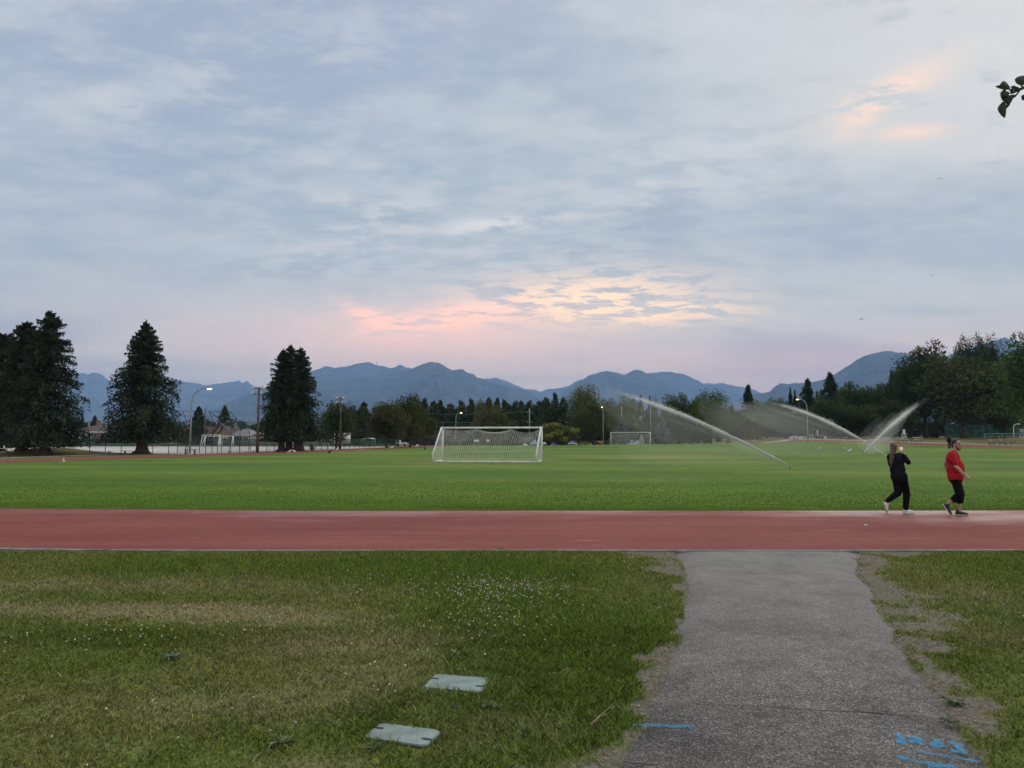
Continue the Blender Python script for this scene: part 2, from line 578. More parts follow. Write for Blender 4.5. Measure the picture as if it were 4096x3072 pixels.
def turf_material():
    """mown, watered turf: bands and patches of greener and yellower grass, a worn strip at the goal"""
    m = bpy.data.materials.new('turf'); m.use_nodes = True
    nt = m.node_tree; N, L = nt.nodes.new, nt.links.new
    b = nt.nodes['Principled BSDF']; b.inputs['Roughness'].default_value = 0.9
    b.inputs['Specular IOR Level'].default_value = 0.15
    geo = N('ShaderNodeNewGeometry')

    def mp(scale, rot=0.0):
        n = N('ShaderNodeMapping'); L(geo.outputs['Position'], n.inputs[0])
        n.inputs['Scale'].default_value = scale; n.inputs['Rotation'].default_value = (0, 0, rot)
        return n.outputs[0]

    def noise(vec, sc, det=5, rough=0.55):
        n = N('ShaderNodeTexNoise'); L(vec, n.inputs['Vector'])
        n.inputs['Scale'].default_value = sc; n.inputs['Detail'].default_value = det
        n.inputs['Roughness'].default_value = rough
        return n.outputs['Fac']

    def ramp(f, stops):
        r = N('ShaderNodeValToRGB'); L(f, r.inputs[0]); e = r.color_ramp.elements
        e[0].position, e[0].color = stops[0][0], (*stops[0][1], 1)
        e[1].position, e[1].color = stops[-1][0], (*stops[-1][1], 1)
        for p, c in stops[1:-1]:
            k = e.new(p); k.color = (*c, 1)
        return r.outputs[0]

    def mix(f, a, bb, mode='MIX'):
        n = N('ShaderNodeMix'); n.data_type = 'RGBA'; n.blend_type = mode
        if isinstance(f, float): n.inputs[0].default_value = f
        else: L(f, n.inputs[0])
        for s, q in ((n.inputs[6], a), (n.inputs[7], bb)):
            if isinstance(q, tuple): s.default_value = (*q, 1)
            else: L(q, s)
        return n.outputs[2]
    bands = noise(mp((0.35, 1.0, 1.0), 0.05), 0.16, 4)
    col = ramp(bands, [(0.34, (0.060, 0.130, 0.013)), (0.5, (0.092, 0.168, 0.019)), (0.64, (0.140, 0.196, 0.030))])
    fine = noise(mp((0.5, 1.6, 1.0)), 2.2, 8, 0.65)
    col = mix(1.0, col, ramp(fine, [(0.3, (0.62, 0.66, 0.6)), (0.7, (1.3, 1.25, 1.2))]), 'MULTIPLY')
    grain = noise(geo.outputs['Position'], 38.0, 3, 0.7)
    col = mix(1.0, col, ramp(grain, [(0.3, (0.66, 0.68, 0.62)), (0.7, (1.25, 1.25, 1.2))]), 'MULTIPLY')

    def patch(cx, cyy, sx, sy):
        n = N('ShaderNodeMapping'); n.vector_type = 'TEXTURE'
        L(geo.outputs['Position'], n.inputs[0])
        n.inputs['Location'].default_value = (cx, cyy, 0); n.inputs['Scale'].default_value = (sx, sy, 1)
        g = N('ShaderNodeTexGradient'); g.gradient_type = 'SPHERICAL'; L(n.outputs[0], g.inputs[0])
        return g.outputs['Fac']
    w = None
    for a in ((-1.5, 53.5, 7.5, 6.5), (-6.0, 48.0, 3.6, 1.6), (13.0, 62.0, 12, 9), (20.0, 122, 9, 6), (-14, 74, 9, 4)):
        q = patch(*a)
        if w is None: w = q
        else:
            mm = N('ShaderNodeMath'); mm.operation = 'MAXIMUM'; L(w, mm.inputs[0]); L(q, mm.inputs[1]); w = mm.outputs[0]
    ms = N('ShaderNodeMath'); ms.operation = 'MULTIPLY'; L(w, ms.inputs[0])
    mr = N('ShaderNodeMapRange'); L(noise(geo.outputs['Position'], 0.9, 5), mr.inputs[0])
    mr.inputs[1].default_value, mr.inputs[2].default_value = 0.35, 0.65
    mr.inputs[3].default_value, mr.inputs[4].default_value = 0.5, 1.6
    L(mr.outputs[0], ms.inputs[1]); ms.use_clamp = True
    ms2 = N('ShaderNodeMath'); ms2.operation = 'MULTIPLY'; L(ms.outputs[0], ms2.inputs[0]); ms2.inputs[1].default_value = 0.8
    col = mix(ms2.outputs[0], col, (0.21, 0.20, 0.055))
    L(col, b.inputs['Base Color'])
    bp = N('ShaderNodeBump'); bp.inputs['Strength'].default_value = 0.5; bp.inputs['Distance'].default_value = 0.03
    L(noise(geo.outputs['Position'], 22, 4), bp.inputs['Height']); L(bp.outputs[0], b.inputs['Normal'])
    MATS['turf'] = m


def track_material():
    m = bpy.data.materials.new('track_rubber'); m.use_nodes = True
    nt = m.node_tree; N, L = nt.nodes.new, nt.links.new
    b = nt.nodes['Principled BSDF']
    geo = N('ShaderNodeNewGeometry')

    def noise(sc, det=5, vec=None, rough=0.55):
        n = N('ShaderNodeTexNoise'); L(vec or geo.outputs['Position'], n.inputs['Vector'])
        n.inputs['Scale'].default_value = sc; n.inputs['Detail'].default_value = det; n.inputs['Roughness'].default_value = rough
        return n.outputs['Fac']

    def ramp(f, stops):
        r = N('ShaderNodeValToRGB'); L(f, r.inputs[0]); e = r.color_ramp.elements
        e[0].position, e[0].color = stops[0][0], (*stops[0][1], 1)
        e[1].position, e[1].color = stops[-1][0], (*stops[-1][1], 1)
        for p, c in stops[1:-1]:
            k = e.new(p); k.color = (*c, 1)
        return r.outputs[0]

    def mul(a, c):
        n = N('ShaderNodeMix'); n.data_type = 'RGBA'; n.blend_type = 'MULTIPLY'; n.inputs[0].default_value = 1
        L(a, n.inputs[6]); L(c, n.inputs[7]); return n.outputs[2]
    mp = N('ShaderNodeMapping'); L(geo.outputs['Position'], mp.inputs[0]); mp.inputs['Scale'].default_value = (0.35, 1, 1)
    c = ramp(noise(0.55, 5, mp.outputs[0]), [(0.35, (0.200, 0.064, 0.057)), (0.65, (0.243, 0.082, 0.072))])
    c = mul(c, ramp(noise(55, 4, None, 0.7), [(0.3, (0.84, 0.84, 0.84)), (0.7, (1.14, 1.12, 1.12))]))
    # pale scuffs
    mp4 = N('ShaderNodeMapping'); L(geo.outputs['Position'], mp4.inputs[0]); mp4.inputs['Scale'].default_value = (0.07, 1.6, 1)
    c = mul(c, ramp(noise(1.6, 7, mp4.outputs[0], 0.65), [(0.3, (0.84, 0.83, 0.83)), (0.7, (1.13, 1.13, 1.13))]))
    c = mul(c, ramp(noise(2.6, 8, None, 0.7), [(0.3, (0.90, 0.89, 0.89)), (0.7, (1.08, 1.08, 1.08))]))
    mp2 = N('ShaderNodeMapping'); L(geo.outputs['Position'], mp2.inputs[0])
    mp2.inputs['Scale'].default_value = (0.5, 3.0, 1); mp2.inputs['Rotation'].default_value = (0, 0, -0.12)
    sc = ramp(noise(1.3, 9, mp2.outputs[0], 0.7), [(0.60, (0, 0, 0)), (0.76, (0.55, 0.55, 0.55))])
    mx = N('ShaderNodeMix'); mx.data_type = 'RGBA'
    sp = N('ShaderNodeSeparateColor'); L(sc, sp.inputs[0]); L(sp.outputs[0], mx.inputs[0])
    L(c, mx.inputs[6]); mx.inputs[7].default_value = (0.52, 0.30, 0.26, 1)
    L(mx.outputs[2], b.inputs['Base Color'])
    # damp where the sprinklers reach, along the inner edge
    at = N('ShaderNodeAttribute'); at.attribute_name = 'Col'
    s2 = N('ShaderNodeSeparateColor'); L(at.outputs['Color'], s2.inputs[0])
    ad = N('ShaderNodeMath'); ad.operation = 'MULTIPLY_ADD'; L(noise(0.8, 6, mp.outputs[0]), ad.inputs[0]); ad.inputs[1].default_value = 0.8
    L(s2.outputs[0], ad.inputs[2])
    mr = N('ShaderNodeMapRange'); L(ad.outputs[0], mr.inputs[0])
    mr.inputs[1].default_value, mr.inputs[2].default_value = 0.95, 1.35
    mr.inputs[3].default_value, mr.inputs[4].default_value = 0.80, 0.30
    L(mr.outputs[0], b.inputs['Roughness'])
    mr3 = N('ShaderNodeMapRange'); L(ad.outputs[0], mr3.inputs[0])
    mr3.inputs[1].default_value, mr3.inputs[2].default_value = 0.95, 1.35
    mr3.inputs[3].default_value, mr3.inputs[4].default_value = 0.06, 0.5
    L(mr3.outputs[0], b.inputs['Specular IOR Level'])
    bp = N('ShaderNodeBump'); bp.inputs['Strength'].default_value = 0.25; bp.inputs['Distance'].default_value = 0.006
    L(noise(120, 2), bp.inputs['Height']); L(bp.outputs[0], b.inputs['Normal'])
    MATS['track_rubber'] = m


def asphalt_material():
    m = bpy.data.materials.new('asphalt'); m.use_nodes = True
    nt = m.node_tree; N, L = nt.nodes.new, nt.links.new
    b = nt.nodes['Principled BSDF']; b.inputs['Roughness'].default_value = 0.9
    b.inputs['Specular IOR Level'].default_value = 0.12
    geo = N('ShaderNodeNewGeometry')

    def noise(sc, det=5, rough=0.55):
        n = N('ShaderNodeTexNoise'); L(geo.outputs['Position'], n.inputs['Vector'])
        n.inputs['Scale'].default_value = sc; n.inputs['Detail'].default_value = det; n.inputs['Roughness'].default_value = rough
        return n.outputs['Fac']

    def ramp(f, stops):
        r = N('ShaderNodeValToRGB'); L(f, r.inputs[0]); e = r.color_ramp.elements
        e[0].position, e[0].color = stops[0][0], (*stops[0][1], 1)
        e[1].position, e[1].color = stops[-1][0], (*stops[-1][1], 1)
        for p, c in stops[1:-1]:
            k = e.new(p); k.color = (*c, 1)
        return r.outputs[0]

    def mul(a, c):
        n = N('ShaderNodeMix'); n.data_type = 'RGBA'; n.blend_type = 'MULTIPLY'; n.inputs[0].default_value = 1
        L(a, n.inputs[6]); L(c, n.inputs[7]); return n.outputs[2]
    v = N('ShaderNodeTexVoronoi'); L(geo.outputs['Position'], v.inputs['Vector']); v.inputs['Scale'].default_value = 120
    sc = N('ShaderNodeSeparateColor'); L(v.outputs['Color'], sc.inputs[0])
    c = ramp(sc.outputs[0], [(0.0, (0.062, 0.059, 0.057)), (0.45, (0.122, 0.117, 0.113)), (0.8, (0.172, 0.166, 0.160)), (1.0, (0.34, 0.33, 0.31))])
    c = mul(c, ramp(noise(0.7, 5), [(0.3, (0.78, 0.78, 0.80)), (0.7, (1.22, 1.20, 1.17))]))
    c = mul(c, ramp(noise(9, 5), [(0.3, (0.80, 0.80, 0.80)), (0.7, (1.2, 1.2, 1.2))]))
    # the older, sandier surface towards the track is paler and smoother
    sx = N('ShaderNodeSeparateXYZ'); L(geo.outputs['Position'], sx.inputs[0])
    mr = N('ShaderNodeMapRange'); L(sx.outputs[1], mr.inputs[0]); mr.inputs[1].default_value, mr.inputs[2].default_value = 5.0, 9.5
    mx = N('ShaderNodeMix'); mx.data_type = 'RGBA'; L(mr.outputs[0], mx.inputs[0]); L(c, mx.inputs[6])
    mx2 = N('ShaderNodeMix'); mx2.data_type = 'RGBA'; mx2.inputs[0].default_value = 0.55
    L(c, mx2.inputs[6]); mx2.inputs[7].default_value = (0.235, 0.228, 0.220, 1)
    L(mx2.outputs[2], mx.inputs[7])
    ln = N('ShaderNodeMath'); ln.operation = 'MULTIPLY_ADD'; L(sx.outputs[0], ln.inputs[0]); ln.inputs[1].default_value = 0.161; L(sx.outputs[1], ln.inputs[2])
    st = N('ShaderNodeMapRange'); L(ln.outputs[0], st.inputs[0]); st.inputs[1].default_value, st.inputs[2].default_value = 5.12, 5.26
    mk_ = N('ShaderNodeMix'); mk_.data_type = 'RGBA'; L(st.outputs[0], mk_.inputs[0]); mk_.inputs[6].default_value = (0.80, 0.80, 0.81, 1); mk_.inputs[7].default_value = (1, 1, 1, 1)
    fin_ = mul(mul(mx.outputs[2], mk_.outputs[2]), ramp(noise(1.7, 6, 0.6), [(0.28, (0.72, 0.72, 0.73)), (0.5, (1, 1, 1)), (0.72, (1.16, 1.15, 1.13))]))
    L(fin_, b.inputs['Base Color'])
    bp = N('ShaderNodeBump'); bp.inputs['Strength'].default_value = 0.7; bp.inputs['Distance'].default_value = 0.004
    L(v.outputs['Distance'], bp.inputs['Height']); L(bp.outputs[0], b.inputs['Normal'])
    MATS['asphalt'] = m


ground_material(); turf_material(); track_material(); asphalt_material()
material('sand', (0.47, 0.465, 0.44), 0.95, 0.10, 0.6)
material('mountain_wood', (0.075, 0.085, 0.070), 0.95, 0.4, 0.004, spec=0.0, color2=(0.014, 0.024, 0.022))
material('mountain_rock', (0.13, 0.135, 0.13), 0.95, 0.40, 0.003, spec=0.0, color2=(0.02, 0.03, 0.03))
attr_m = material('lawn_soil', (0.1, 0.1, 0.1), 0.95, 0.1, 6, bump=0.8, bscale=60, spec=0.1)
_nt = attr_m.node_tree
_at = _nt.nodes.new('ShaderNodeAttribute'); _at.attribute_name = 'Col'
_mm = _nt.nodes.new('ShaderNodeMix'); _mm.data_type = 'RGBA'; _mm.blend_type = 'MULTIPLY'; _mm.inputs[0].default_value = 1
_src = _nt.nodes['Principled BSDF'].inputs['Base Color'].links[0].from_socket
for _n in _nt.nodes:
    if _n.type == 'MIX' and _n != _mm:
        _n.inputs[6].default_value = (0.62, 0.62, 0.62, 1); _n.inputs[7].default_value = (1.25, 1.25, 1.25, 1)
    if _n.type == 'TEX_NOISE' and _n.inputs['Scale'].default_value < 10:
        _n.inputs['Scale'].default_value = 30
_nt.links.new(_src, _mm.inputs[6]); _nt.links.new(_at.outputs['Color'], _mm.inputs[7])
_nt.links.new(_mm.outputs[2], _nt.nodes['Principled BSDF'].inputs['Base Color'])


def sinh_axis(lo, hi, n, s):
    a, b_ = math.asinh(lo / s), math.asinh(hi / s)
    return s * np.sinh(np.linspace(a, b_, n))


# one ground sheet out to the foot of the mountains
gx = sinh_axis(-13500, 13500, 301, 60.0)
gy = np.concatenate([np.linspace(-600, -20, 12), np.linspace(-10, 240, 126), 240 + sinh_axis(0, 14000, 60, 60.0)[1:]])
GX, GY = np.meshgrid(gx, gy)
GV = np.stack([GX, GY, hgt(GX, GY) - 0.03], -1)
ground = link('ground', grid_mesh('ground', GV, len(gx), len(gy)), 'dry_ground')
tag(ground, kind='structure')


def catmull(pts, n, closed=True):
    p = np.array(pts, float); k = len(p); out = []
    seg = k if closed else k - 1
    for i in range(seg):
        a, b_, c, d = (p[(i - 1) % k], p[i], p[(i + 1) % k], p[(i + 2) % k]) if closed else (p[max(i - 1, 0)], p[i], p[i + 1], p[min(i + 2, k - 1)])
        for t in np.linspace(0, 1, n, endpoint=False):
            out.append(0.5 * ((2 * b_) + (-a + c) * t + (2 * a - 5 * b_ + 4 * c - d) * t * t + (-a + 3 * b_ - 3 * c + d) * t ** 3))
    if not closed:
        out.append(p[-1])
    return np.array(out)


TRACK = [(0, 14.5), (8, 14.52), (17, 14.9), (38, 17.5), (58, 28), (71, 50), (75, 76), (72, 97), (65, 117), (52, 138), (30, 148), (6, 143),
         (-9, 130), (-16, 113), (-19.5, 98), (-22.3, 87), (-25, 77), (-27.8, 68), (-31.5, 59.5), (-36.5, 50.5), (-39.8, 42), (-39, 32), (-31, 22.5), (-19, 16.2), (-8, 14.65)]
tc_ = catmull(TRACK, 22)
tan = unit(np.roll(tc_, -1, 0) - np.roll(tc_, 1, 0))
nrm = np.stack([-tan[:, 1], tan[:, 0]], -1)        # points to the inside of the oval
TW = 3.0


def ring(offs, zoff, closed=True):
    rows = []
    for o in offs:
        q = tc_ + nrm * o
        rows.append(np.concatenate([q, (hgt(q[:, 0], q[:, 1]) + zoff)[:, None]], 1))
    V = np.stack(rows, 1)
    V = np.concatenate([V, V[:1]], 0)
    return V


offs = np.linspace(-TW, TW, 9)
TV = ring(offs, 0.012)
tcol = np.zeros((len(TV), 9, 3))
wet_along = np.exp(-((TV[:, :, 0] - 10.0) / 3.6) ** 2) * (TV[:, :, 1] < 30) * 0.30 + np.exp(-((TV[:, :, 0] + 3.5) / 5.5) ** 2) * (TV[:, :, 1] < 30) * 0.12
tcol[:, :, 0] = np.clip(0.42 * (offs[None, :] / TW) + wet_along + 0.25, 0, 1)
track = link('running_track', grid_mesh('running_track', TV, 9, len(TV), tcol), 'track_rubber')
tag(track, kind='structure')

# infield turf
fin = tc_ + nrm * (TW - 0.02)
fm = MB()
bm = bmesh.new()
vv = [bm.verts.new((p[0], p[1], 0.0)) for p in fin]
f0 = bm.faces.new(vv)
if f0.normal.z < 0: f0.normal_flip()
bmesh.ops.triangulate(bm, faces=[f0])
for ysplit in list(range(20, 150, 6)):
    bmesh.ops.bisect_plane(bm, geom=bm.verts[:] + bm.edges[:] + bm.faces[:], plane_co=(0, ysplit, 0), plane_no=(0, 1, 0))
for v_ in bm.verts:
    v_.co.z = h1(v_.co.x, v_.co.y) + 0.002
me = bpy.data.meshes.new('playing_field'); bm.to_mesh(me); bm.free()
field = link('playing_field', me, 'turf')
tag(field, kind='structure')

# concrete kerb, and the near track edge's shadow painted as a dark strip
near = (tc_[:, 1] < 24) & (np.abs(tc_[:, 0]) < 32)
idx = [i for i in range(len(tc_)) if near[i]]
idx.sort(key=lambda i: tc_[i, 0])


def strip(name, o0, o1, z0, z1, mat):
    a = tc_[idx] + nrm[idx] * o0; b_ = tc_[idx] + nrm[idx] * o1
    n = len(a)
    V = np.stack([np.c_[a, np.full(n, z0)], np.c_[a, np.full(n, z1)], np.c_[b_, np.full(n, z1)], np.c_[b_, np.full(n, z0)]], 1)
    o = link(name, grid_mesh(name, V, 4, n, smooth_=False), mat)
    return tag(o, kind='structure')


strip('kerb', -TW - 0.115, -TW - 0.045, -0.02, 0.030, material('kerb_concrete', (0.25, 0.245, 0.23), 0.9, 0.22, 3.0, bump=0.3, bscale=60))
strip('track_edge_shadow', -TW - 0.06, -TW + 0.01, -0.02, 0.0165, 'crack_and_shadow')

# gravel sports ground on the left
SAND = [(-70, 66), (-44, 71.5), (-34.2, 71.5), (-31.4, 74.5), (-29.0, 80), (-26.4, 88), (-23.6, 98), (-20.6, 108), (-19.5, 118), (-32, 121), (-100, 121), (-110, 80)]
sm = MB().prism([(x, y) for x, y in SAND], -0.028, -0.016)
sand = sm.build('gravel_pitch', 'sand'); tag(sand, kind='structure')

# pale footpaths: left beyond the track, right beyond the track


def footpath(name, pts, w, zoff=0.006, mat='concrete'):
    c = catmull(pts, 10, False)
    t = unit(np.gradient(c, axis=0)); nn = np.stack([-t[:, 1], t[:, 0]], -1)
    rows = [c + nn * o for o in (-w / 2, 0, w / 2)]
    V = np.stack([np.c_[q, hgt(q[:, 0], q[:, 1]) + zoff] for q in rows], 1)
    return tag(link(name, grid_mesh(name, V, 3, len(c)), mat), kind='structure')


footpath('footpath', [(-48, 40), (-43.2, 52), (-41.2, 60), (-39.6, 66), (-37.6, 70.6)], 0.9)
footpath('footpath', [(118, 96), (92, 103), (76, 112), (64, 127), (57, 139), (53.5, 143)], 1.6, 0.012)
footpath('footpath', [(44, 134), (52, 137.5), (60, 147), (70, 152), (90, 153)], 1.7, 0.012)
footpath('footpath', [(62, 128), (72, 136), (86, 143), (100, 146)], 1.3, 0.012)

# asphalt path in the foreground
PL = [(2.62, 11.34), (2.52, 10.9), (2.44, 10.3), (2.36, 9.6), (2.16, 8.9), (1.97, 8.2), (1.78, 7.5), (1.60, 6.95), (1.40, 6.25), (1.16, 5.5), (0.97, 5.05), (0.80, 4.6), (0.62, 4.15), (0.50, 3.8), (0.15, 3.0), (-0.5, 1.5), (-1.2, 0.0), (-2.0, -2.0)]
PR = [(5.45, 11.34), (5.22, 10.9), (4.92, 10.3), (4.62, 9.6), (4.38, 8.9), (4.12, 8.2), (3.86, 7.5), (3.62, 6.95), (3.36, 6.25), (3.09, 5.5), (2.93, 5.05), (2.79, 4.6), (2.66, 4.15), (2.57, 3.8), (2.28, 3.0), (1.7, 1.5), (1.1, 0.0), (0.4, -2.0)]
pl_, pr_ = catmull(PL, 22, False), catmull(PR, 22, False)
pl_[:, 0] += 0.075 * (fbm(pl_[:, 1] * 2.6, pl_[:, 1] * 0, 3, 5) - 0.5) * 2
pr_[:, 0] += 0.075 * (fbm(pr_[:, 1] * 2.6, pr_[:, 1] * 0 + 5, 4, 5) - 0.5) * 2
ts = np.linspace(0, 1, 13)
PV = pl_[:, None, :] * (1 - ts)[None, :, None] + pr_[:, None, :] * ts[None, :, None]
pz = 0.014 + 0.010 * np.sin(np.pi * ts)[None, :] * np.ones((len(pl_), 1))
pz[:, 0] = -0.02; pz[:, -1] = -0.02
PV = np.concatenate([PV, pz[:, :, None]], -1)
path = link('asphalt_path', grid_mesh('asphalt_path', PV[:, ::-1], 13, len(pl_)), 'asphalt')
tag(path, kind='structure')
# flip so that the surface looks up
for p_ in path.data.polygons[:1]:
    if p_.normal.z < 0:
        path.data.flip_normals()


def path_edges(y):
    o = np.argsort(pl_[:, 1])
    return np.interp(y, pl_[o, 1], pl_[o, 0]), np.interp(y, pr_[o, 1], pr_[o, 0])


# cracks: thin sunken seams, wandering across the path
def crack(a, b_, seed, w):
    n = 60
    t = np.linspace(0, 1, n)
    a, b_ = np.array(a), np.array(b_)
    c = a[None] * (1 - t)[:, None] + b_[None] * t[:, None]
    c[:, 1] += 0.05 * (fbm(c[:, 0] * 3, c[:, 0] * 0, seed, 5) - 0.5)
    wv = w * np.clip(1.9 * fbm(c[:, 0] * 6, c[:, 0] * 0 + 3, seed + 5) - 0.45, 0.1, 1.3)
    el_, er_ = path_edges(c[:, 1])
    tt = np.clip((c[:, 0] - el_) / (er_ - el_), 0, 1)
    z = 0.0165 + 0.010 * np.sin(np.pi * tt)
    V = np.stack([np.c_[c[:, 0], c[:, 1] - wv / 2, z], np.c_[c[:, 0], c[:, 1] + wv / 2, z]], 1)
    o = link('crack', grid_mesh('crack', V[:, ::-1], 2, n), 'crack_and_shadow', path)
    return o


crack((1.25, 4.98), (2.86, 4.72), 2, 0.014)
crack((0.62, 4.11), (1.75, 3.82), 9, 0.022)


# ------------------------------------------------------------------ foreground lawn
def lawn_masks(x, y):
    """bare earth, dry grass and lushness of the lawn at each point"""
    el_, er_ = path_edges(y)
    n1 = fbm(x * 1.6, y * 1.6, 11, 5); n2 = fbm(x * 4, y * 4, 21, 4); n0 = fbm(x * 0.6, y * 0.6, 31, 3)
    wr = np.interp(y, [3.5, 4.4, 5.0, 5.6, 6.4, 7.2, 8.0, 9.0, 10.0, 10.8, 11.4], [0.18, 0.22, 0.26, 0.34, 0.48, 0.66, 0.52, 0.50, 0.56, 0.85, 1.2])
    dr = x - er_
    bare = smooth(1.2, 0.6, (dr + 0.75 * (n1 - 0.5) + 0.7 * (n2 - 0.5)) / wr) * (dr > -0.3)
    bare = bare * (1 - 0.75 * smooth(0.56, 0.66, fbm(x * 5, y * 5, 55, 3)))
    wl = np.interp(y, [3.4, 3.9, 4.4, 4.8, 5.2, 6.0, 7.0, 8.6, 9.2, 9.8, 10.8, 11.4], [0.9, 0.7, 0.38, 0.12, 0.10, 0.08, 0.05, 0.05, 0.20, 0.40, 0.65, 0.9])
    dl = el_ - x
    bare = np.maximum(bare, smooth(1.2, 0.7, (dl + 0.75 * (n1 - 0.5) + 0.5 * (n2 - 0.5)) / wl) * (dl > -0.3) * (1 - 0.5 * smooth(0.52, 0.62, n2)))

    def bl(cx, c_y, sx, sy):
        return np.exp(-(((x - cx) / sx) ** 2 + ((y - c_y) / sy) ** 2))
    dry = 2.2 * bl(-3.6, 7.55, 1.1, 0.26) + 0.8 * bl(-2.4, 7.25, 0.8, 0.25) + 0.75 * bl(-5.3, 7.7, 0.9, 0.3) + 0.6 * bl(-4.6, 8.8, 2.2, 0.5)
    dry = dry + 0.65 * bl(-1.3, 6.4, 0.9, 0.35) + 0.55 * bl(-1.9, 4.95, 0.8, 0.3) + 0.5 * bl(-0.9, 5.5, 0.7, 0.5) + 0.35 * bl(-0.1, 4.6, 0.5, 0.3)
    dry = dry + 0.5 * bl(-1.1, 4.05, 0.35, 0.15) + 0.35 * bl(0.45, 8.7, 0.5, 0.15) + 0.4 * bl(5.4, 8.3, 0.6, 0.4) + 0.35 * bl(4.5, 6.6, .5, .4)
    dry = np.clip(dry * (0.35 + 1.3 * n1) + 0.18 * smooth(0.52, 0.75, n0), 0, 1) * 0.68
    lush = np.clip(bl(0.5, 6.7, 1.1, 1.6) + bl(-0.5, 4.7, 0.8, 0.4) * 0.6 + bl(-3.6, 6.6, 1.6, 0.4) * .7 + bl(5.5, 7.2, 1.2, 1.0) * .8 + bl(-1.5, 9.6, 3, .9) * .8 + 0.7 * smooth(0.52, 0.35, n0), 0, 1)
    return np.clip(bare, 0, 1), dry, lush


def lawn_colour(x, y, bare, dry, lush, soil=False):
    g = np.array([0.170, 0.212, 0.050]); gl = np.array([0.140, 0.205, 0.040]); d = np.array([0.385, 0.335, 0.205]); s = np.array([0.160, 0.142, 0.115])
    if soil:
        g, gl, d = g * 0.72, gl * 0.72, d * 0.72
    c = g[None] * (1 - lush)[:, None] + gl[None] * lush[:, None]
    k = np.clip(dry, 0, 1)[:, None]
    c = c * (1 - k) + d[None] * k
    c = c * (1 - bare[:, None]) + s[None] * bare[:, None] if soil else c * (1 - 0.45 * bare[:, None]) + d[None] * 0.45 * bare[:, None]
    return c


lx, ly = np.linspace(-13, 15, 520), np.linspace(0.6, 11.42, 230)
LX, LY = np.meshgrid(lx, ly)
kx_ = np.interp(LX[0], tc_[idx][:, 0] - 0, (tc_[idx] - nrm[idx] * (TW + 0.10))[:, 1])
b0, d0, l0 = lawn_masks(LX.ravel(), LY.ravel())
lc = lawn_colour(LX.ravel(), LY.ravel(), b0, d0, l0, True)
el_, er_ = path_edges(LY)
dist_path = np.maximum(np.maximum(el_ - LX, LX - er_), 0)
onpath = (LX > el_ - 0.02) & (LX < er_ + 0.02)
bump = 0.05 * (fbm(LX * 1.3, LY * 1.3, 41, 4) - 0.4) * smooth(0.0, 0.6, dist_path) * smooth(11.4, 10.9, LY)
for _q in ((0.0, 5.2), (-0.75, 4.45)):
    pass
LZ = np.where(onpath, -0.02, 0.006 + bump)
LYc = np.minimum(LY, kx_[None, :])
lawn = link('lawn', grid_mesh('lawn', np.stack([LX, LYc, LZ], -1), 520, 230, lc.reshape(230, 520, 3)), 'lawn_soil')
tag(lawn, kind='structure')

# utility box lids: footprints keep the grass off them
LID_A = [G(1690, 2762), G(1742, 2709), G(1962, 2724), G(1925, 2783)]
LID_B = [G(1462, 2962), G(1512, 2909), G(1780, 2935), G(1690, 3003)]


def in_quad(x, y, q, grow=0.0):
    c = sum(q, Vector()) / 4
    ok = np.ones(len(x), bool)
    for i in range(4):
        a, b_ = q[i], q[(i + 1) % 4]
        ax, ay = c.x + (a.x - c.x) * (1 + grow), c.y + (a.y - c.y) * (1 + grow)
        bx, by = c.x + (b_.x - c.x) * (1 + grow), c.y + (b_.y - c.y) * (1 + grow)
        s = (bx - ax) * (y - ay) - (by - ay) * (x - ax)
        sc = (bx - ax) * (c.y - ay) - (by - ay) * (c.x - ax)
        ok &= (s * sc > 0)
    return ok


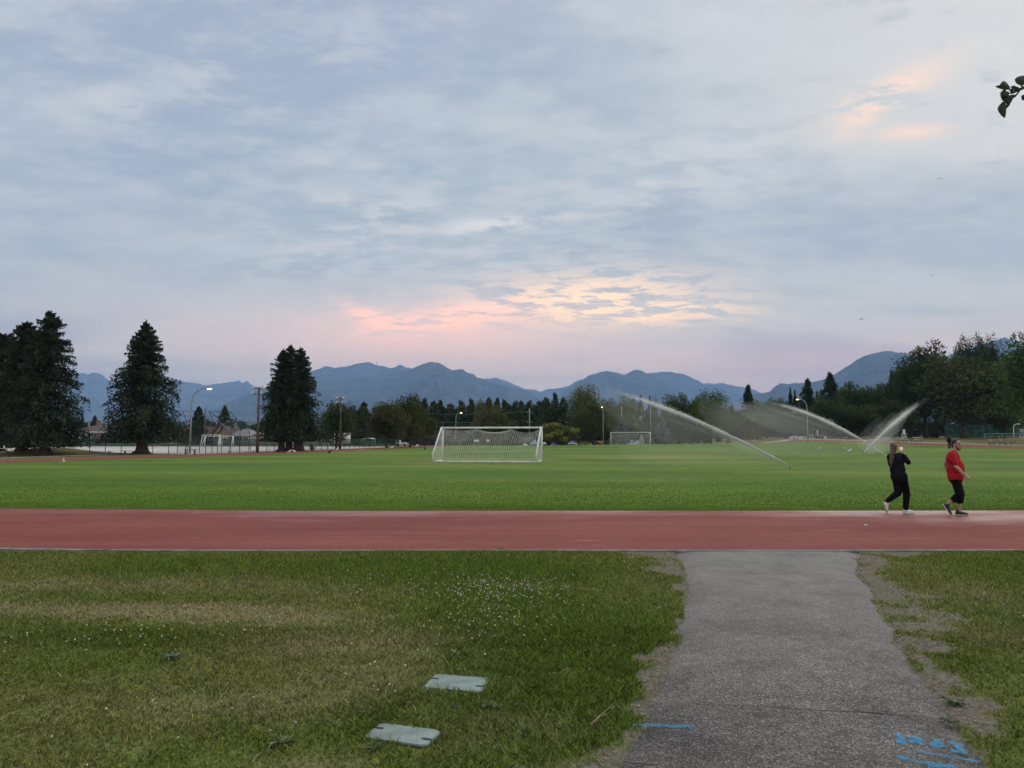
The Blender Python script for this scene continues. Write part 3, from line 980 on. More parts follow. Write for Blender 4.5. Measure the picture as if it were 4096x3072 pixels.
def scatter_blades(name, n, y0, y1, near_, hmul=1.0, wmul=1.0, sparse=1.0):
    # more blades nearer the camera, inside a frame a little wider than the view
    yy = y0 + (y1 - y0) * rng.random(n)
    xx = (rng.random(n) * 2 - 1) * (0.80 * yy + 0.8)
    keep = rng.random(n) < (0.80 * yy + 0.8) / (0.80 * y1 + 0.8)
    xx, yy = xx[keep], yy[keep]
    a, b_ = path_edges(yy)
    ovh = 0.045 * rng.random(len(xx)) ** 2
    keep = (xx < a + ovh) | (xx > b_ - ovh)
    keep &= ~in_quad(xx, yy + 0.022, LID_A, 0.04) & ~in_quad(xx, yy + 0.012, LID_B, 0.0) & ~in_quad(xx, yy, LID_A, 0.02) & ~in_quad(xx, yy, LID_B, 0.0)
    xx, yy = xx[keep], yy[keep]
    bare, dry, lush = lawn_masks(xx, yy)
    tuft = fbm(xx * 7, yy * 7, 77, 3)
    keep = rng.random(len(xx)) < np.clip((1 - 0.93 * bare) * (0.45 + 0.9 * tuft) * (1 - 0.35 * dry), 0, 1)
    xx, yy, bare, dry, lush, tuft = (q[keep] for q in (xx, yy, bare, dry, lush, tuft))
    n = len(xx)
    zz = 0.004 + 0 * xx
    ax, ay = path_edges(yy)
    dp = np.maximum(np.maximum(ax - xx, xx - ay), 0)
    zz = zz + 0.05 * (fbm(xx * 1.3, yy * 1.3, 41, 4) - 0.4) * smooth(0, 0.6, dp) * smooth(11.4, 10.9, yy)
    col = lawn_colour(xx, yy, bare, dry, lush) * (0.38 + 1.25 * rng.random((n, 1)) ** 1.4) * sparse
    straw = rng.random(n) < 0.035 + 0.14 * dry
    col[straw] = np.array([0.36, 0.31, 0.17]) * (0.7 + 0.5 * rng.random((straw.sum(), 1)))
    yel = rng.random(n) < 0.12
    col[yel] *= np.array([1.5, 1.25, 1.0])
    h = (0.022 + 0.030 * rng.random(n)) * (0.55 + 0.75 * lush + 0.6 * tuft) * (1 - 0.35 * bare) * hmul
    h[straw] *= 0.9
    az_ = rng.random(n) * 2 * np.pi
    lean = (0.25 + 1.1 * rng.random(n)) * (1 + 0.6 * straw)
    tip = np.stack([np.cos(az_) * h * lean, np.sin(az_) * h * lean, h * (1 - 0.28 * lean.clip(0, 1.8) / 1.8)], -1)
    w = (0.0022 + 0.002 * rng.random(n)) * wmul
    sd = np.stack([-np.sin(az_ + rng.normal(size=n) * 0.7) * w, np.cos(az_ + rng.normal(size=n) * 0.7) * w, 0 * w], -1)
    B = np.stack([xx, yy, zz], -1)
    if near_:
        mid = tip * np.array([0.42, 0.42, 0.62])
        V = np.stack([B - sd, B + sd, B + mid + sd * 0.75, B + tip, B + mid - sd * 0.75], 1)
        me = poly_mesh(name, V, 5, col)
    else:
        V = np.stack([B - sd, B + sd, B + tip], 1)
        me = poly_mesh(name, V, 3, col)
    o = link(name, me, 'blade')
    o.color = (1, 1, 1, 1)
    return o


g1 = scatter_blades('grass', 265000, 2.8, 6.9, True, 0.85, 1.05, 1.08)
tag(g1, 'patchy lawn grass nearest the camera beside the asphalt path', 'grass', kind='stuff')
g2 = scatter_blades('grass', 390000, 6.3, 11.38, False, 1.0, 1.9)
tag(g2, 'patchy lawn grass between the utility lids and the running track', 'grass', kind='stuff')

# turf blades along the far side of the track and over the near part of the field
nb = 200000
yy = 17.3 + 22 * rng.random(nb) ** 2.2
xx = (rng.random(nb) * 2 - 1) * 0.78 * yy
inner = np.interp(xx, (tc_[idx] + nrm[idx] * TW)[:, 0], (tc_[idx] + nrm[idx] * (TW - 0.04))[:, 1])
k = yy > inner + 0.05 * rng.random(nb)
xx, yy, inner = xx[k], yy[k], inner[k]
nb = len(xx)
edge = smooth(1.3, 0.0, yy - inner)
tone = fbm(xx * 0.25, yy * 0.6, 5, 4); t2 = fbm(xx * 1.5, yy * 3.5, 6, 3)
col = np.array([0.112, 0.194, 0.025])[None] * (0.45 + 0.65 * tone + 0.7 * t2)[:, None] * (0.6 + 0.8 * rng.random((nb, 1)))
col = col * (1 - 0.5 * edge[:, None]) + np.array([0.20, 0.22, 0.07])[None] * 0.5 * edge[:, None] * (0.6 + 0.8 * rng.random((nb, 1)))
h = (0.014 + 0.016 * rng.random(nb)) * (1 + 1.0 * edge * rng.random(nb)) * smooth(39, 24, yy).clip(0.25, 1)
a_ = rng.random(nb) * 2 * np.pi
tip = np.stack([np.cos(a_) * h * 0.7, np.sin(a_) * h * 0.7, h], -1)
w = 0.006 + 0.005 * rng.random(nb)
sd = np.stack([w, 0 * w, 0 * w], -1)
B = np.stack([xx, yy, 0 * xx + 0.001], -1)
g3 = link('turf_grass', poly_mesh('turf_grass', np.stack([B - sd, B + sd, B + tip], 1), 3, col), 'blade')
tag(g3, 'short watered turf just beyond the running track', 'grass', kind='stuff')


# ------------------------------------------------------------------ mountains
def ridge(label, pts, D, depth, mat, seed=0, name='mountain', amp=0.17, rough=2.6, foot=-4):
    pts = sorted(pts)
    xs = np.arange(pts[0][0], pts[-1][0] + 1, 4.0)
    ys = np.interp(xs, [p[0] for p in pts], [p[1] for p in pts])
    ys = ys + rough * (fbm(xs / 26.0, xs * 0 + seed, seed, 5) - 0.5) * 3
    dirs = np.array([list(ray(a, b_)) for a, b_ in zip(xs, ys)])
    hor = np.hypot(dirs[:, 0], dirs[:, 1])
    ux, uy = dirs[:, 0] / hor, dirs[:, 1] / hor
    Hc = CAM_H + dirs[:, 2] / hor * D
    Hc = np.maximum(Hc, 2.0)
    ft = np.linspace(0, 1, 40)
    bt = np.linspace(0, 1, 7)[1:]
    rows = []
    for t in ft:
        r = D - depth * (1 - t)
        s = fbm(xs / 90.0 + 0.5 * t, xs * 0 + t * 2.2 + seed, seed + 3, 5) - 0.5
        s2 = 1 - np.abs(2 * fbm(xs / 55.0 + t * 0.8, xs * 0 + t * 1.1 + seed, seed + 8, 4) - 1)
        z = Hc * (t ** 1.15) + Hc * amp * np.sin(math.pi * t) * (2.2 * s + 0.8 * (s2 - 0.75))
        z = np.minimum(z, Hc * 0.985 * r / D + 0.015 * Hc * t) if t < 1 else z
        z = z if t > 0 else z * 0 + foot
        rows.append(np.stack([ux * r, uy * r, z], -1))
    for t in bt:
        r = D + depth * 0.6 * t
        rows.append(np.stack([ux * r, uy * r, Hc * (1 - t) + foot * t], -1))
    V = np.stack(rows, 0)
    o = link(name, grid_mesh(name, V, len(xs), len(rows)), mat)
    return tag(o, label, 'mountain', kind='structure')


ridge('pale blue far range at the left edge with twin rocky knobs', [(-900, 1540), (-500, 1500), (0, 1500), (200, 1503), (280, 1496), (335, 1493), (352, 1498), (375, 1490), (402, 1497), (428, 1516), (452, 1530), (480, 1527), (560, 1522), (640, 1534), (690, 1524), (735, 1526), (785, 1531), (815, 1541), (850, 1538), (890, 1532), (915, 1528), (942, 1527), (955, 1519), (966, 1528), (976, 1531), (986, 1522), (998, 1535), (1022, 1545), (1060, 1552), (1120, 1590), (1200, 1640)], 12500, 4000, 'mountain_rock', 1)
ridge('shoulder with a mast and lit ski slopes behind the dark cedars', [(1010, 1600), (1100, 1540), (1180, 1500), (1280, 1473), (1302, 1466), (1335, 1472), (1360, 1467), (1385, 1465), (1440, 1453), (1475, 1450), (1512, 1461), (1560, 1472), (1582, 1470), (1600, 1459), (1622, 1470), (1655, 1475), (1700, 1500), (1780, 1540), (1850, 1590)], 10400, 3000, 'mountain_wood', 2)
ridge('long dark blue mountain with rounded summit above the near goal', [(560, 1744), (680, 1710), (780, 1672), (840, 1648), (880, 1626), (930, 1602), (1000, 1574), (1070, 1548), (1200, 1530), (1350, 1520), (1500, 1505), (1600, 1490), (1650, 1473), (1690, 1456), (1728, 1448), (1752, 1450), (1775, 1462), (1795, 1476), (1812, 1482), (1846, 1476), (1872, 1490), (1897, 1497), (1906, 1511), (1940, 1516), (1985, 1530), (2020, 1541), (2060, 1552), (2112, 1563), (2150, 1592), (2185, 1622), (2230, 1660), (2320, 1744)], 8300, 3600, 'mountain_wood', 4)
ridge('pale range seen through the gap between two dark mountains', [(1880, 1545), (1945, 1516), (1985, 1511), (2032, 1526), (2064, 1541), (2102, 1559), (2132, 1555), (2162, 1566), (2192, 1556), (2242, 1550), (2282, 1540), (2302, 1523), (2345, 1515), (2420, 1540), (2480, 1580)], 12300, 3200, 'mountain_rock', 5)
ridge('double humped dark mountain right of the gap', [(2020, 1744), (2130, 1670), (2190, 1625), (2230, 1600), (2262, 1562), (2310, 1531), (2350, 1503), (2402, 1488), (2432, 1482), (2462, 1490), (2490, 1506), (2512, 1494), (2542, 1479), (2570, 1481), (2592, 1498), (2630, 1515), (2700, 1560), (2790, 1610), (2950, 1744)], 9000, 3600, 'mountain_wood', 6)
ridge('broad blue ridge behind the double humped mountain', [(2380, 1520), (2470, 1493), (2505, 1500), (2560, 1493), (2602, 1491), (2642, 1490), (2682, 1484), (2702, 1490), (2742, 1500), (2790, 1519), (2812, 1533), (2852, 1541), (2892, 1549), (2932, 1566), (2990, 1600), (3050, 1640)], 11300, 3200, 'mountain_wood', 8)
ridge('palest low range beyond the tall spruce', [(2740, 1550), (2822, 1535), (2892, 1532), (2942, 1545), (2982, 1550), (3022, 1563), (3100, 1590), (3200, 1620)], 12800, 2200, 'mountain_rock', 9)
ridge('near dark mountain rising to the right behind the big trees', [(2700, 1744), (2880, 1640), (2962, 1592), (3042, 1571), (3080, 1565), (3102, 1546), (3122, 1531), (3152, 1535), (3222, 1530), (3262, 1525), (3312, 1512), (3332, 1500), (3382, 1470), (3422, 1440), (3462, 1422), (3502, 1410), (3542, 1405), (3572, 1406), (3622, 1414), (3702, 1432), (3850, 1450), (4100, 1470), (4500, 1520)], 7200, 3200, 'mountain_wood', 10)
ridge('blue peak at the right edge between tree crowns', [(3600, 1480), (3800, 1420), (3930, 1375), (3992, 1357), (4022, 1348), (4052, 1366), (4100, 1372), (4300, 1360), (4600, 1430), (5000, 1480)], 8400, 2200, 'mountain_wood', 11)
m_ = MB().tube([P(1507, 1464, 10380), P(1507, 1443, 10380)], [6, 4], 5)
tag(m_.build('radio_mast', 'galvanised'), 'thin radio mast on the mountain skyline', 'mast')

for i_, (px_, py_) in enumerate(((1302, 1472), (1290, 1474), (1278, 1476), (1266, 1480), (1254, 1485))):
    o_ = MB().ell(P(px_, py_, 10150), 5.0, 8, 6).build('slope_lamp', material('slope_glow', (1, 0.95, 0.8), 0.5, 0, 1, emit=(1.0, 0.92, 0.75), estr=5.0) if i_ == 0 else 'slope_glow')
    tag(o_, ('topmost', 'second highest', 'middle', 'second lowest', 'lowest')[i_] + ' tiny bright lamp on the ski slope beside the three cedars', 'lamp', 'lamps of the ski slope')

# ------------------------------------------------------------------ trees
def conifer_cards(H, R, nbr, per, leaf, seed, bare=0.10, droop=0.25, power=0.85, tint=(0.055, 0.074, 0.038), var=0.6, ragged=0.55, top_sparse=0.0):
    """sprays along drooping branches; returns leaf quads and colours"""
    global rng
    keep = rng
    rng = np.random.default_rng(seed)
    hb = bare + (0.985 - bare) * rng.random(nbr) ** 0.9
    az_ = rng.random(nbr) * 2 * np.pi
    lobes = 1 + ragged * (1.6 * (vnoise(az_ * 1.9 + seed, hb * 9.0, seed) - 0.5) + 0.4 * np.sin(az_ * 3 + seed))
    prof = np.clip((1 - hb) / (1 - bare), 0, 1) ** power
    low = np.clip((hb - bare) / 0.12, 0, 1) * 0.25 + 0.75
    Lb = (R * prof * low * lobes * (0.60 + 0.52 * rng.random(nbr)) + 0.05 * R)
    up = 0.55 * (hb - 0.40)
    C, D, S, K = [], [], [], []
    shade = 0.55 + 0.75 * rng.random(nbr)
    u = 0.15 + 0.85 * rng.random((nbr, per)) ** 0.65
    bx = Lb[:, None] * u
    bz = hb[:, None] * H + bx * up[:, None] - droop * bx * u
    out = np.stack([np.cos(az_), np.sin(az_)], -1)
    side = np.stack([-np.sin(az_), np.cos(az_)], -1)
    wid = (rng.normal(size=(nbr, per)) * 0.12) * Lb[:, None] * (0.4 + 0.7 * u)
    px = out[:, None, 0] * bx + side[:, None, 0] * wid
    py = out[:, None, 1] * bx + side[:, None, 1] * wid
    pz = bz + rng.normal(size=(nbr, per)) * leaf * 0.55
    C = np.stack([px, py, pz], -1).reshape(-1, 3)
    d = np.stack([out[:, None, 0] * np.ones_like(u), out[:, None, 1] * np.ones_like(u), -0.45 * np.ones_like(u)], -1).reshape(-1, 3)
    d = d + rng.normal(size=d.shape) * 0.6
    sz = leaf * (0.55 + 0.8 * rng.random(len(C)))
    col = np.array(tint)[None] * (np.repeat(shade, per)[:, None]) * (1 - var / 2 + var * rng.random((len(C), 1)))
    warm = rng.random(len(C)) < 0.12
    col[warm] *= np.array([1.5, 1.15, 0.8])
    V, c = cards(C, d, sz, sz * 0.48, col)
    V[:, :, 2] = np.maximum(V[:, :, 2], 0.12)
    rng = keep
    return V, c


def cedar_cards(H, R, nb, per, leaf, seed, bare, power, tint):
    """drooping boughs, each a hanging fan of sprays"""
    global rng
    keep = rng
    rng = np.random.default_rng(seed)
    hb = bare + (0.985 - bare) * rng.random(nb) ** 0.92
    q = (hb - bare) / (1 - bare)
    az_ = (np.arange(nb) * 2.399963 + rng.normal(size=nb) * 0.5)
    Lb = R * (1 - q) ** power * (0.74 + 0.34 * rng.random(nb)) * (1 + 0.22 * (vnoise(az_ * 1.3 + 7, q * 6, seed) - 0.5) * 2) + (0.10 + 0.22 * rng.random(nb)) * (1 - 0.72 * q)
    a = 0.10 + 0.95 * q ** 1.5; b = 0.62 - 0.35 * q
    u = 0.06 + 0.94 * rng.random((nb, per)) ** 0.72
    wid = 0.30 * Lb[:, None] * np.sin(np.pi * np.clip(u * 0.86 + 0.12, 0, 1)) * rng.uniform(-1, 1, (nb, per)) + rng.normal(size=(nb, per)) * 0.05
    hang = rng.exponential(1.0, (nb, per)) * (0.16 + 0.10 * Lb[:, None]) * (1 - 0.75 * q[:, None])
    x = Lb[:, None] * u
    z = hb[:, None] * H + Lb[:, None] * (a[:, None] * u - b[:, None] * u * u) - hang
    ca, sa = np.cos(az_)[:, None], np.sin(az_)[:, None]
    C = np.stack([ca * x - sa * wid, sa * x + ca * wid, z], -1).reshape(-1, 3)
    dn = (-0.95 + 1.7 * q ** 1.3)[:, None] * np.ones_like(u)
    D = np.stack([ca * np.ones_like(u) * 0.75, sa * np.ones_like(u) * 0.75, dn], -1).reshape(-1, 3) + rng.normal(size=(nb * per, 3)) * 0.38
    sz = leaf * (0.55 + 0.8 * rng.random(nb * per)) * np.repeat(0.65 + 0.35 * (1 - q), per)
    shade = 0.50 + 0.95 * rng.random(nb)
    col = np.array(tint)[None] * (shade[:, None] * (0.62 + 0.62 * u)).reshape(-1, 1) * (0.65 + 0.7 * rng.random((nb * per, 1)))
    old = np.repeat(rng.random(nb) < 0.14, per) & (u.reshape(-1) < 0.8)
    col[old] *= np.array([1.35, 1.02, 0.72])
    V, c = cards(C, D, sz, sz * 0.42, col)
    ok = V[:, :, 2].min(1) > bare * H * 0.55
    rng = keep
    return V[ok], c[ok]


def conifer_trunk(H, r, n=9, flare=1.7):
    m = MB()
    zs = [0, 0.02 * H, 0.06 * H, 0.2 * H, 0.5 * H, 0.8 * H, 0.97 * H]
    rs = [r * flare, r * 1.25, r, r * 0.86, r * 0.55, r * 0.25, r * 0.05]
    m.tube([(0.02 * H * math.sin(i) * 0.3, 0.02 * H * math.cos(i * 1.7) * 0.3, z) for i, z in enumerate(zs)], rs, n)
    return m


def broad_cards(H, W, nl, per, leaf, seed, base=0.22, tint=(0.080, 0.099, 0.038), var=0.7, spiky=0.0, tint2=None, dense=1.0, top=1.0):
    """leaves on uneven lobes that fill a crown; returns quads, colours, lobe centres"""
    global rng
    keep = rng
    rng = np.random.default_rng(seed)
    cz, rz = H * (base + 1) / 2, H * (1 - base) / 2
    q = unit(rng.normal(size=(nl, 3)))
    rad = rng.random(nl) ** 0.45
    ctr = q * rad[:, None] * np.array([W / 2 * 0.80, W / 2 * 0.80, rz * 0.80])
    tt = (ctr[:, 2] / rz + 1) / 2
    wprof = np.interp(tt, [0, 0.2, 0.45, 0.75, 1.0], [0.72, 1.02, 1.05, 0.85, 0.55 * top])
    ctr[:, :2] *= wprof[:, None]
    ctr[:, 2] += cz
    lr = (0.13 + 0.13 * rng.random(nl)) * W * dense
    lr = np.minimum(lr, 0.36 * rz)
    C = np.repeat(ctr, per, 0)
    dirs = unit(rng.normal(size=(nl * per, 3)))
    rr = rng.random(nl * per) ** 0.40
    off = dirs * (rr * np.repeat(lr, per))[:, None]
    off[:, 2] *= 0.80 + spiky * 1.1
    if spiky:
        off[:, :2] *= 1 - 0.45 * spiky
    C = C + off
    d = dirs * 0.7 + rng.normal(size=dirs.shape) * 0.8 + np.array([0, 0, 0.25 * spiky * 4 - 0.15])
    sz = leaf * (0.5 + 0.9 * rng.random(len(C)))
    lob = 0.62 + 0.65 * rng.random(nl)
    col = np.array(tint)[None] * np.repeat(lob, per)[:, None] * (1 - var / 2 + var * rng.random((len(C), 1)))
    if tint2 is not None:
        pick = np.repeat(rng.random(nl) < 0.35, per)
        col[pick] = np.array(tint2)[None] * (0.6 + 0.8 * rng.random((pick.sum(), 1)))
    V, c = cards(C, d, sz, sz * 0.62, col)
    rng = keep
    return V, c, ctr


def broad_trunk(H, r, ctr, base, seed):
    m = MB()
    rd = random.Random(seed)
    top = (0.02 * H * rd.uniform(-1, 1), 0.02 * H * rd.uniform(-1, 1), H * (base + 0.35))
    m.tube([(0, 0, 0), (0, 0, 0.03 * H), (0.3 * top[0], 0.3 * top[1], base * H * 0.9), top, (top[0], top[1], H * 0.8)], [r * 1.5, r * 1.1, r * 0.9, r * 0.6, r * 0.12], 8)
    sel = list(range(len(ctr)))
    rd.shuffle(sel)
    for i in sel[:14]:
        c = ctr[i]
        z0 = H * (base * 0.85 + 0.30 * rd.random())
        z0 = min(z0, c[2] - 0.05 * H)
        if z0 < 0.1 * H: continue
        p0 = Vector((0, 0, z0)); p1 = Vector(c)
        mid = p0.lerp(p1, 0.5) + Vector((0, 0, 0.04 * H))
        m.tube([p0, mid, p1], [r * 0.36, r * 0.22, r * 0.06], 5, caps=False)
    return m


PROTO = {}


def proto_conifer(key, H, R, nbr, per, leaf, seed, tr, **kw):
    V, c = conifer_cards(H, R, nbr, per, leaf, seed, **kw)
    PROTO[key] = (poly_mesh('crown', V, 4, c), conifer_trunk(H, tr).mesh('trunk', True), H, 2 * R, 'needle')


def proto_broad(key, H, W, nl, per, leaf, seed, tr, base=0.22, **kw):
    V, c, ctr = broad_cards(H, W, nl, per, leaf, seed, base=base, **kw)
    PROTO[key] = (poly_mesh('crown', V, 4, c), broad_trunk(H, tr, ctr, base, seed).mesh('trunk', True), H, W, 'leaf')


proto_conifer('fir_a', 12, 2.3, 230, 22, 0.42, 101, 0.16, bare=0.06)
proto_conifer('fir_b', 12, 2.0, 200, 22, 0.40, 102, 0.16, bare=0.05, power=1.0, ragged=0.5)
proto_conifer('fir_c', 12, 2.6, 210, 22, 0.45, 103, 0.18, bare=0.08, power=0.7, ragged=0.5)
proto_conifer('spruce', 12, 2.6, 150, 34, 0.40, 104, 0.18, bare=0.05, droop=0.12, power=1.1, ragged=0.2)
proto_conifer('blue_spruce', 6, 1.9, 130, 30, 0.26, 105, 0.12, bare=0.05, droop=0.10, power=0.95, tint=(0.12, 0.145, 0.150))
proto_conifer('pine_mass', 12, 2.9, 260, 24, 0.45, 106, 0.2, bare=0.03, power=0.62, ragged=0.8, tint=(0.058, 0.077, 0.036))
_vs, _cs = [], []
for _k, (_dx, _dy, _h, _r) in enumerate(((0, 0, 12, 2.0), (-1.7, 0.8, 10.6, 1.9), (1.5, -0.6, 11.2, 1.8), (0.5, 1.4, 9.8, 2.0))):
    _V, _c = conifer_cards(_h, _r, 130, 22, 0.44, 160 + _k, bare=0.03, power=0.5, ragged=0.8, tint=(0.060, 0.079, 0.038))
    _vs.append(_V + np.array([_dx, _dy, 0])); _cs.append(_c)
PROTO['pine_mass'] = (poly_mesh('crown', np.concatenate(_vs), 4, np.concatenate(_cs)), conifer_trunk(12, 0.2).mesh('trunk', True), 12, 6.4, 'needle')
proto_broad('oak_a', 10, 9, 46, 185, 0.34, 201, 0.22, base=0.12)
proto_broad('oak_b', 10, 9, 38, 210, 0.36, 202, 0.22, base=0.10, tint2=(0.098, 0.088, 0.042))
proto_broad('oak_c', 10, 9, 52, 150, 0.32, 203, 0.20, base=0.10, spiky=0.25)
proto_broad('poplar_a', 14, 8, 60, 150, 0.32, 204, 0.22, base=0.12, spiky=0.55)
proto_broad('poplar_b', 14, 9, 70, 140, 0.34, 205, 0.25, base=0.10, spiky=0.35, dense=0.8)
proto_broad('willow', 6, 9, 40, 150, 0.28, 206, 0.17, base=0.16, tint2=(0.17, 0.165, 0.06))
proto_broad('shrubby', 6, 9, 44, 150, 0.28, 207, 0.15, base=0.02)
proto_broad('sparse', 12, 6, 36, 60, 0.30, 208, 0.16, base=0.22, spiky=0.5)


def tree(name, label, cat, key, px, ytop, wpx, d, tint=(1, 1, 1), rz=None, trunk_mat='bark', group=None, trunk_label=None, extra=0.0):
    crown, trunk, H0, W0, mat = PROTO[key]
    x = (px - 2048) / FPX * d
    g = h1(x, d) - 0.05
    top = P(px, ytop, d).z
    Hh = top - g + extra
    Ww = wpx / FPX * d
    t = empty(name, (x, d, g), rz if rz is not None else random.uniform(0, 6.28), (Ww / W0, Ww / W0, Hh / H0))
    tag(t, label, cat, group)
    c = link('crown', crown, None, t)
    if not crown.materials: crown.materials.append(MATS[mat])
    c.color = (*tint, 1)
    k = link('trunk', trunk, None, t)
    if not trunk.materials: trunk.materials.append(MATS[trunk_mat])
    return t


# the big dark cedars on the left, each with its own crown
def cedar(label, px, ytop, wpx, d, seed, tr, nbr=420, per=34, bare=0.10, power=0.8, tint=(0.039, 0.054, 0.034), ragged=0.5, lean=0.0, leaf=0.30, yoff=0.0):
    x = (px - 2048) / FPX * d
    g = h1(x, d) - 0.03
    Hh = P(px, ytop, d).z - g
    R = wpx / FPX * d / 2 * 1.08
    t = empty('cedar_tree', (x, d, g), 0.0)
    tag(t, label, 'tree', 'dark cedars along the left side of the track')
    V, c = cedar_cards(Hh, R, int(nbr * 1.4), per, leaf, seed, bare, power, tint)
    nl_ = 90
    zl = Hh * (0.90 + 0.115 * np.random.default_rng(seed).random(nl_))
    Cl = np.stack([rng.normal(size=nl_) * 0.16 * (1.03 - zl / Hh) * 8, rng.normal(size=nl_) * 0.16 * (1.03 - zl / Hh) * 8, zl], -1)
    Vl, cl = cards(Cl, np.stack([rng.normal(size=nl_) * 0.6, rng.normal(size=nl_) * 0.6, 0.5 + rng.random(nl_)], -1), 0.24, 0.10, np.array(tint)[None] * (0.6 + 0.8 * rng.random((nl_, 1))))
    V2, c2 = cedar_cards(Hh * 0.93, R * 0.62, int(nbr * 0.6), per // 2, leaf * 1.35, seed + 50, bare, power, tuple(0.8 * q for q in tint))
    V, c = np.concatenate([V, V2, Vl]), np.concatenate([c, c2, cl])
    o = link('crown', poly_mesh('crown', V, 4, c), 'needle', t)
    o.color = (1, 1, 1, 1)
    conifer_trunk(Hh, tr, 12, 1.9).build('trunk', 'bark', t, True)
    return t


cedar('tallest cedar at the left, pointed top above the picnic table side', 186, 1250, 320, 67, 11, 0.42, 230, 120, bare=0.085, power=0.66)
cedar('leaning second cedar just left of the tallest, thin spire', 92, 1292, 290, 69.5, 12, 0.34, 200, 110, bare=0.07, power=0.62)
cedar('broad dark cedar cut by the left edge of the photo', 5, 1345, 320, 72, 13, 0.40, 200, 110, bare=0.06, power=0.5)
cedar('lone wide cedar with flared trunk and thin pointed top', 572, 1288, 392, 72, 14, 0.52, 240, 125, bare=0.14, power=0.92)
cedar('leftmost trunk of the clump of three cedars', 1128, 1402, 200, 84, 15, 0.36, 170, 90, bare=0.16, power=0.70)
cedar('middle trunk and highest top of the clump of three cedars', 1158, 1384, 225, 84.6, 16, 0.38, 180, 90, bare=0.16, power=0.74)
cedar('thick right trunk of the clump of three cedars', 1196, 1394, 225, 84.2, 17, 0.55, 180, 90, bare=0.16, power=0.72)

T = tree
B_ = (1.0, 1.0, 1.0)
# row of broadleaf trees between the cedars and the near goal
T('broadleaf_tree', 'dull green broadleaf tree right beside the clump of three cedars', 'tree', 'oak_c', 1348, 1598, 200, 97, (0.90, 0.95, 1.0))
T('broadleaf_tree', 'rust tinged broadleaf tree with slim dark trunk behind white van', 'tree', 'oak_b', 1548, 1590, 200, 105, (0.95, 0.86, 0.85))
T('broadleaf_tree', 'olive broadleaf tree left of the near goal, tall twiggy top', 'tree', 'oak_c', 1642, 1570, 215, 112, (1.05, 1.0, 0.85))
T('broadleaf_tree', 'yellowish low half of tree touching the near goal left stanchion', 'tree', 'oak_a', 1700, 1640, 110, 118, (1.25, 1.15, 0.8))
